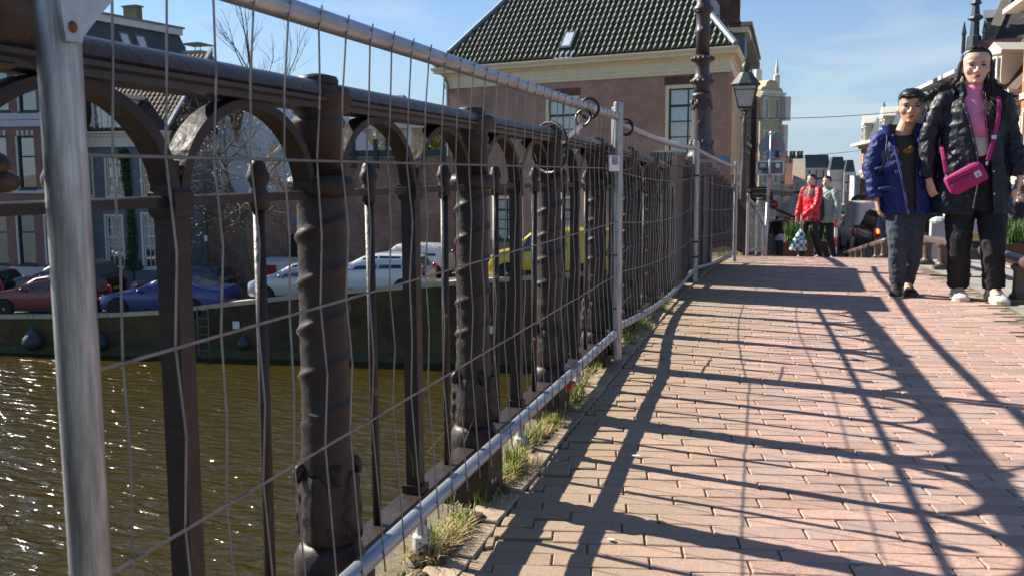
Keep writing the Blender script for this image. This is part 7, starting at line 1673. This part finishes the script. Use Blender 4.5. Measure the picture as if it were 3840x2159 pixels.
for k in (.33, .57): q = MB(); s_ = secs[int(60*k)]; a = s_[6]-.55; q.ball((s_[0]+(s_[3]+.002)*math.sin(a), s_[1]-(s_[4]+.004)*math.cos(a), s_[2]), (.08, .014, .02), 12, 6); q.build('pocket_flap', BLUE, Bo, smooth=True)
q = MB(); s_ = secs[44]; a = s_[6]-.2; q.ball((s_[0]+s_[3]*math.sin(a), s_[1]-s_[4]*math.cos(a)-.004, s_[2]), .007, 8, 6); q.build('snap', SN, Bo)
JOG = mat('grey_blue_joggers', (.045, .055, .075), .95, 0, .3, 50, .6, 24)
b = MB(); loft(b, [(pel.x, BY+.02, pel.z-.1, .13, .095, .1), (pel.x, BY+.02, pel.z+.02, .125, .092, .095)], 20)
for h_, k_, a_ in ((hL, kL, aL), (hR, kR, aR)): sleeve(b, [h_+Vector((0, .02, .06)), h_.lerp(k_, .5), k_, k_.lerp(a_, .5), a_+Vector((0, 0, .03)), a_+Vector((0, 0, -.015))], [.08, .074, .063, .058, .05, .04], 18, .0035, .045)
o = b.build('joggers', JOG, Bo); remesh(o, .0065, 2); crease(o, .016)
for a_ in (aL, aR): q = MB(); q.tube([a_+Vector((0, 0, .04)), a_+Vector((0, -.005, -.025))], [.038, .038], 12); q.build('sock', SOCK, Bo, smooth=True)
BLS = mat('black_trainer', (.014, .013, .014), .6); OR = mat('orange_lace', (.25, .06, .02), .6)
shoe(Bo, (aL.x, aL.y+.02, Bgz+.03), (aL.x-.15, aL.y-1, 0), BLS, mat('tan_sole', (.45, .34, .22), .6), .98, BLACKP, -.22)
shoe(Bo, (aR.x, aR.y+.02, Bgz), (aR.x+.12, aR.y-1, 0), BLS, mat('dark_sole', (.1, .07, .06), .6), .96, OR)
b = MB(); hh = [(0, 0, z*hb2, rx*hb2, rf*hb2, rb*hb2) for z, rx, rf, rb in [(.06, .068, -.04, .088), (.1, .0745, -.01, .098), (.135, .0775, .02, .103), (.16, .0785, .055, .105), (.18, .078, .082, .102), (.2, .072, .078, .095), (.219, .055, .058, .076), (.232, .03, .034, .046), (.238, .006, .008, .01)]]
q = MB(); loft(q, hh, 26); b.add(q.v, q.f, MB2)
rgH = random.Random(4)
for i in range(500):
    th, ph = rgH.uniform(0, 2*PI), rgH.uniform(.25, 1.25); p = Vector((.077*math.cos(th)*math.cos(ph*.95), .012+.092*math.sin(th)*math.cos(ph), .145+.088*math.sin(ph)))*hb2
    if p.y < -.05 and p.z < .175: continue
    d = (p-Vector((0, 0, .12))).normalized(); b.tube([MB2 @ (p-d*.004), MB2 @ (p+d*.008+Vector((rgH.gauss(0, .003), -.004, 0)))], [.0022, .0006], 4)
for i in range(260):
    a = rgH.uniform(-1.25, 1.25); r = Vector((.0785*math.sin(a), -.082*math.cos(a), .176+rgH.uniform(-.006, .01)+.004*math.sin(a*6)-.03*max(0, abs(a)-.95))); d = Vector((.2*math.sin(a)+rgH.gauss(0, .2), -.35, -.8)).normalized()
    b.tube([MB2 @ (r+Vector((0, .012, .012))), MB2 @ r, MB2 @ (r+d*rgH.uniform(.006, .013))], [.0028, .0024, .0006], 4)
b.build('hair', HAIR, Bo, smooth=True)
# backpack: only its strap and body at the back show
bpk = thing('backpack', 'black backpack worn by the boy in blue, its strap over his shoulder', 'backpack', (cb_, BY+.19, sL.z-.2))
q = MB(); loft(q, [(0, 0, -.2, .1, .04, .05), (0, 0, -.17, .125, .05, .07), (0, 0, .1, .12, .05, .065), (0, 0, .18, .08, .04, .04)], 16, .7); q.build('sack', BLACKP, bpk, smooth=True)
o0 = Vector(bpk.location); q = MB(); sx = bp_(3315, 520).x
q.tube([Vector((sx+.01, BY+.12, zsh-.06))-o0, Vector((sx+.012, BY+.02, zsh+.012))-o0, Vector((sx+.012, BY-.09, zsh-.04))-o0, Vector((sx+.005, BY-.125, zsh-.12))-o0, Vector((sx-.005, BY-.125, zsh-.2))-o0, Vector((sx-.03, BY-.04, zsh-.28))-o0], .021, 8, flat=.28, up=(0, -.3, 1)); q.build('strap', BLACKP, bpk, smooth=True)
q = MB(); q.box(-.024, .024, -.012, .004, -.022, .022, Matrix.Translation(Vector((sx+.004, BY-.132, zsh-.14))-o0)); q.build('buckle', mat('buckle_black', (.03, .03, .03), .25), bpk)
# ------------------------------------------------------------------ figures farther off
def figure(label, pos, h, rz, skin, hair, top, bottom, shoes, stride=.12, arms=((-.02, -.05), (.02, .05)), hem=.5, sleeve_m=None, group=None, yoke=None, sit=False):
    t = thing('person', label, 'person', pos, rz, group); k = h/1.7
    V = lambda x, y, z: Vector((x*k, y*k, z*k))
    sL, sR = V(-.18, 0, 1.38), V(.18, 0, 1.38)
    hips = V(0, 0, .9)
    if sit: kn = [V(-.1, -.4, .5), V(.1, -.4, .5)]; an = [V(-.1, -.42, .08), V(.1, -.4, .08)]
    else: kn = [V(-.09, -stride*.7, .49), V(.09, stride*.2, .49)]; an = [V(-.09, -stride, .08), V(.09, stride*1.2, .09)]
    el = [sL+V(-.06+arms[0][0], arms[0][1]*.5, -.29), sR+V(.06+arms[1][0], arms[1][1]*.5, -.29)]; wr = [el[0]+V(arms[0][0]+.02, arms[0][1]-.06, -.24), el[1]+V(arms[1][0]*4-.02, arms[1][1]-.06, -.24)]
    MHd = Matrix.Translation(V(0, -.01, 1.475)) @ Matrix.Diagonal((1, 1, 1, 1))
    b = MB(); head(b, k*1.0, MHd); b.tube([V(0, .02, 1.53), V(0, .03, 1.4)], [.05*k, .055*k], 10)
    loft(b, [(0, .0, .86*k, .14*k, .09*k, .1*k), (0, 0, 1.1*k, .13*k, .09*k, .09*k), (0, .01, 1.36*k, .16*k, .09*k, .09*k), (0, .02, 1.43*k, .07*k, .05*k, .05*k)], 14)
    for s_, e_, w_ in zip((sL, sR), el, wr): b.tube([s_, e_, w_], [.045*k, .036*k, .026*k], 8); hand(b, w_+V(0, 0, -.01), (0, -.15, -1), (1 if s_ is sL else -1, 0, 0), k*.95, .5, -1 if s_ is sL else 1)
    for i in (0, 1): b.tube([hips+V(-.09+.18*i, 0, 0), kn[i], an[i]], [.08*k, .052*k, .036*k], 10); b.tube([an[i], an[i]+V(0, -.1, -.05)], [.035*k, .03*k], 8)
    o = b.build('body', skin, t); remesh(o, .009, 1); face(t, k, MHd, .004)
    b = MB(); ts = [(0, 0, hem*1.7*k if False else (.9-hem*.3)*k, .185*k, .125*k, .135*k), (0, 0, 1.0*k, .175*k, .12*k, .13*k), (0, .0, 1.2*k, .18*k, .125*k, .13*k), (0, .01, 1.36*k, .19*k, .11*k, .12*k), (0, .02, 1.43*k, .11*k, .08*k, .085*k), (0, .02, 1.47*k, .08*k, .075*k, .08*k)]
    loft(b, ts, 18)
    for s_, e_, w_ in zip((sL, sR), el, wr): sg = -1 if s_ is sL else 1; sleeve(b, [s_+V(-sg*.05, 0, 0), s_+V(sg*.01, 0, -.01), e_, w_], [.06*k, .075*k, .066*k, .05*k], 12, .003, .06, 8)
    o = b.build('jacket', top, t); remesh(o, .011, 2); crease(o, .028)
    if yoke:
        b = MB(); loft(b, [(0, .005, 1.27*k, .194*k, .131*k, .137*k), (0, .01, 1.37*k, .2*k, .118*k, .128*k), (0, .02, 1.432*k, .118*k, .088*k, .093*k)], 18); 
        q = MB(); q.v = [v for v in b.v]; q.f = [f for f in b.f[:36] if abs(sum(b.v[i][0] for i in f)/len(f)) > .05*k]; q.mi = [0]*len(q.f); q.build('shoulder_panel', yoke, t, smooth=True)
        b = MB(); loft(b, [(0, 0, ts[0][2]-.003, .189*k, .129*k, .139*k), (0, 0, ts[0][2]+.16*k, .18*k, .126*k, .136*k)], 18); q = MB(); q.v = list(b.v); q.f = [f for f in b.f[:18] if sum(b.v[i][1] for i in f)/len(f) > -.05 or abs(sum(b.v[i][0] for i in f)/len(f)) > .06*k]; q.mi = [0]*len(q.f); q.build('hem_panel', yoke, t, smooth=True)
    b = MB(); loft(b, [(0, 0, .8*k, .15*k, .105*k, .115*k), (0, 0, .95*k, .145*k, .1*k, .11*k)], 16)
    for i in (0, 1): sleeve(b, [hips+V(-.085+.17*i, 0, 0), kn[i], an[i]+V(0, 0, -.035)], [.095*k, .075*k, .058*k], 12, .002, .09, 8)
    o = b.build('trousers', bottom, t); remesh(o, .011, 2); crease(o, .022)
    for i in (0, 1): shoe(t, an[i]+V(0, .03, -.08), an[i]+V(0, -1, 0), shoes, WS, k)
    b = MB(); q = MB(); loft(q, [(0, 0, z*k, rx*k, rf*k, rb*k) for z, rx, rf, rb in [(.07, .07, -.03, .094), (.1, .077, -.0, .104), (.14, .081, .03, .108), (.17, .081, .07, .108), (.2, .073, .075, .097), (.225, .045, .05, .06), (.236, .01, .01, .012)]], 18); b.add(q.v, q.f, MHd); b.build('hair', hair, t, smooth=True)
    return t
RED = mat('red_jacket', (.55, .012, .02), .5, 0, .08, 10, .4, 20); DGY = mat('dark_grey_panel', (.03, .03, .04), .6); BLT = mat('black_pants', (.008, .009, .01), .7)
ry = 18.6; rx_ = gx(3038, ry)
figure('boy in a red and dark grey jacket walking downhill with a checked bag', (rx_, ry, deck(ry)), 1.56, -.75, SKIN, HAIR, RED, BLT, mat('grey_green_trainer', (.12, .14, .11), .6), .16, ((-.03, -.02), (-.02, -.22)), .45, yoke=DGY)
gy = 19.6; figure('young person in a pale green jacket and black backpack behind the boy in red', (gx(3095, gy), gy, deck(gy)), 1.62, -.6, SKIN, HAIR, mat('pale_green_jacket', (.3, .36, .32), .7, 0, .08, 8), mat('dark_navy_pants', (.012, .014, .022), .8), mat('bright_blue_trainer', (.02, .05, .5), .5), .15, ((-.02, -.05), (.02, .0)), .45)
b2 = thing('backpack', 'black backpack on the person in the pale green jacket', 'backpack', (gx(3095, gy)-.17, gy-.05, deck(gy)+1.05)); q = MB(); loft(q, [(0, 0, -.28, .1, .1, .1), (0, 0, -.2, .14, .13, .13), (0, 0, .12, .13, .12, .12), (0, 0, .2, .08, .08, .08)], 14, .8); q.build('sack', mat('black_bag', (.02, .02, .025), .6), b2, smooth=True)
sb = thing('shopping_bag', 'blue and white checked shopping bag carried by the boy in red', 'shopping bag', at(2998, 900, ry-.12))
CHK = bpy.data.materials.new('checked_plastic'); CHK.use_nodes = True; t_ = CHK.node_tree; ck_ = t_.nodes.new('ShaderNodeTexChecker'); ck_.inputs['Scale'].default_value = 15; ck_.inputs['Color1'].default_value = (.65, .68, .62, 1); ck_.inputs['Color2'].default_value = (.03, .2, .33, 1)
tc_ = t_.nodes.new('ShaderNodeTexCoord'); t_.links.new(tc_.outputs['Object'], ck_.inputs['Vector']); t_.links.new(ck_.outputs[0], t_.nodes['Principled BSDF'].inputs['Base Color']); t_.nodes['Principled BSDF'].inputs['Roughness'].default_value = .35
q = MB(); loft(q, [(-.02, 0, -.2, .14, .07, .07), (-.02, 0, -.17, .16, .09, .09), (0, 0, -.02, .13, .08, .08), (.02, 0, .12, .07, .05, .05), (.02, 0, .2, .025, .02, .02)], 14, .8); q.build('bag_body', CHK, sb, smooth=True)
q = MB(); q.tube([(.02, -.02, .19), (.03, 0, .32), (.02, .02, .19)], .006, 5); q.build('handle', BLACKP, sb)
figure('man in a dark jacket and blue jeans walking away by the shops', (gx(2912, 50), 50, deck(50)), 1.76, PI, SKIN, HAIR, mat('dark_jacket', (.008, .012, .018), .8), mat('blue_jeans', (.06, .14, .26), .8, 0, .2, 6), BLACKP, .08, hem=.4)
figure('man in dark jacket standing behind the boy and the woman', (gx(3488, 27), 27, deck(27)), 1.75, .2, SKIN, HAIR, mat('black_green_jacket', (.01, .014, .012), .8), mat('blue_jeans', (.06, .14, .26)), BLACKP, .04)
figure('seated brown haired person in black behind the planter at the right edge', (gx(3815, 24), 24, deck(24)+.05), 1.62, .8, SKIN, mat('brown_hair', (.12, .06, .025), .5), mat('black_coat', (.012, .012, .013), .8), BLT, BLACKP, sit=True)
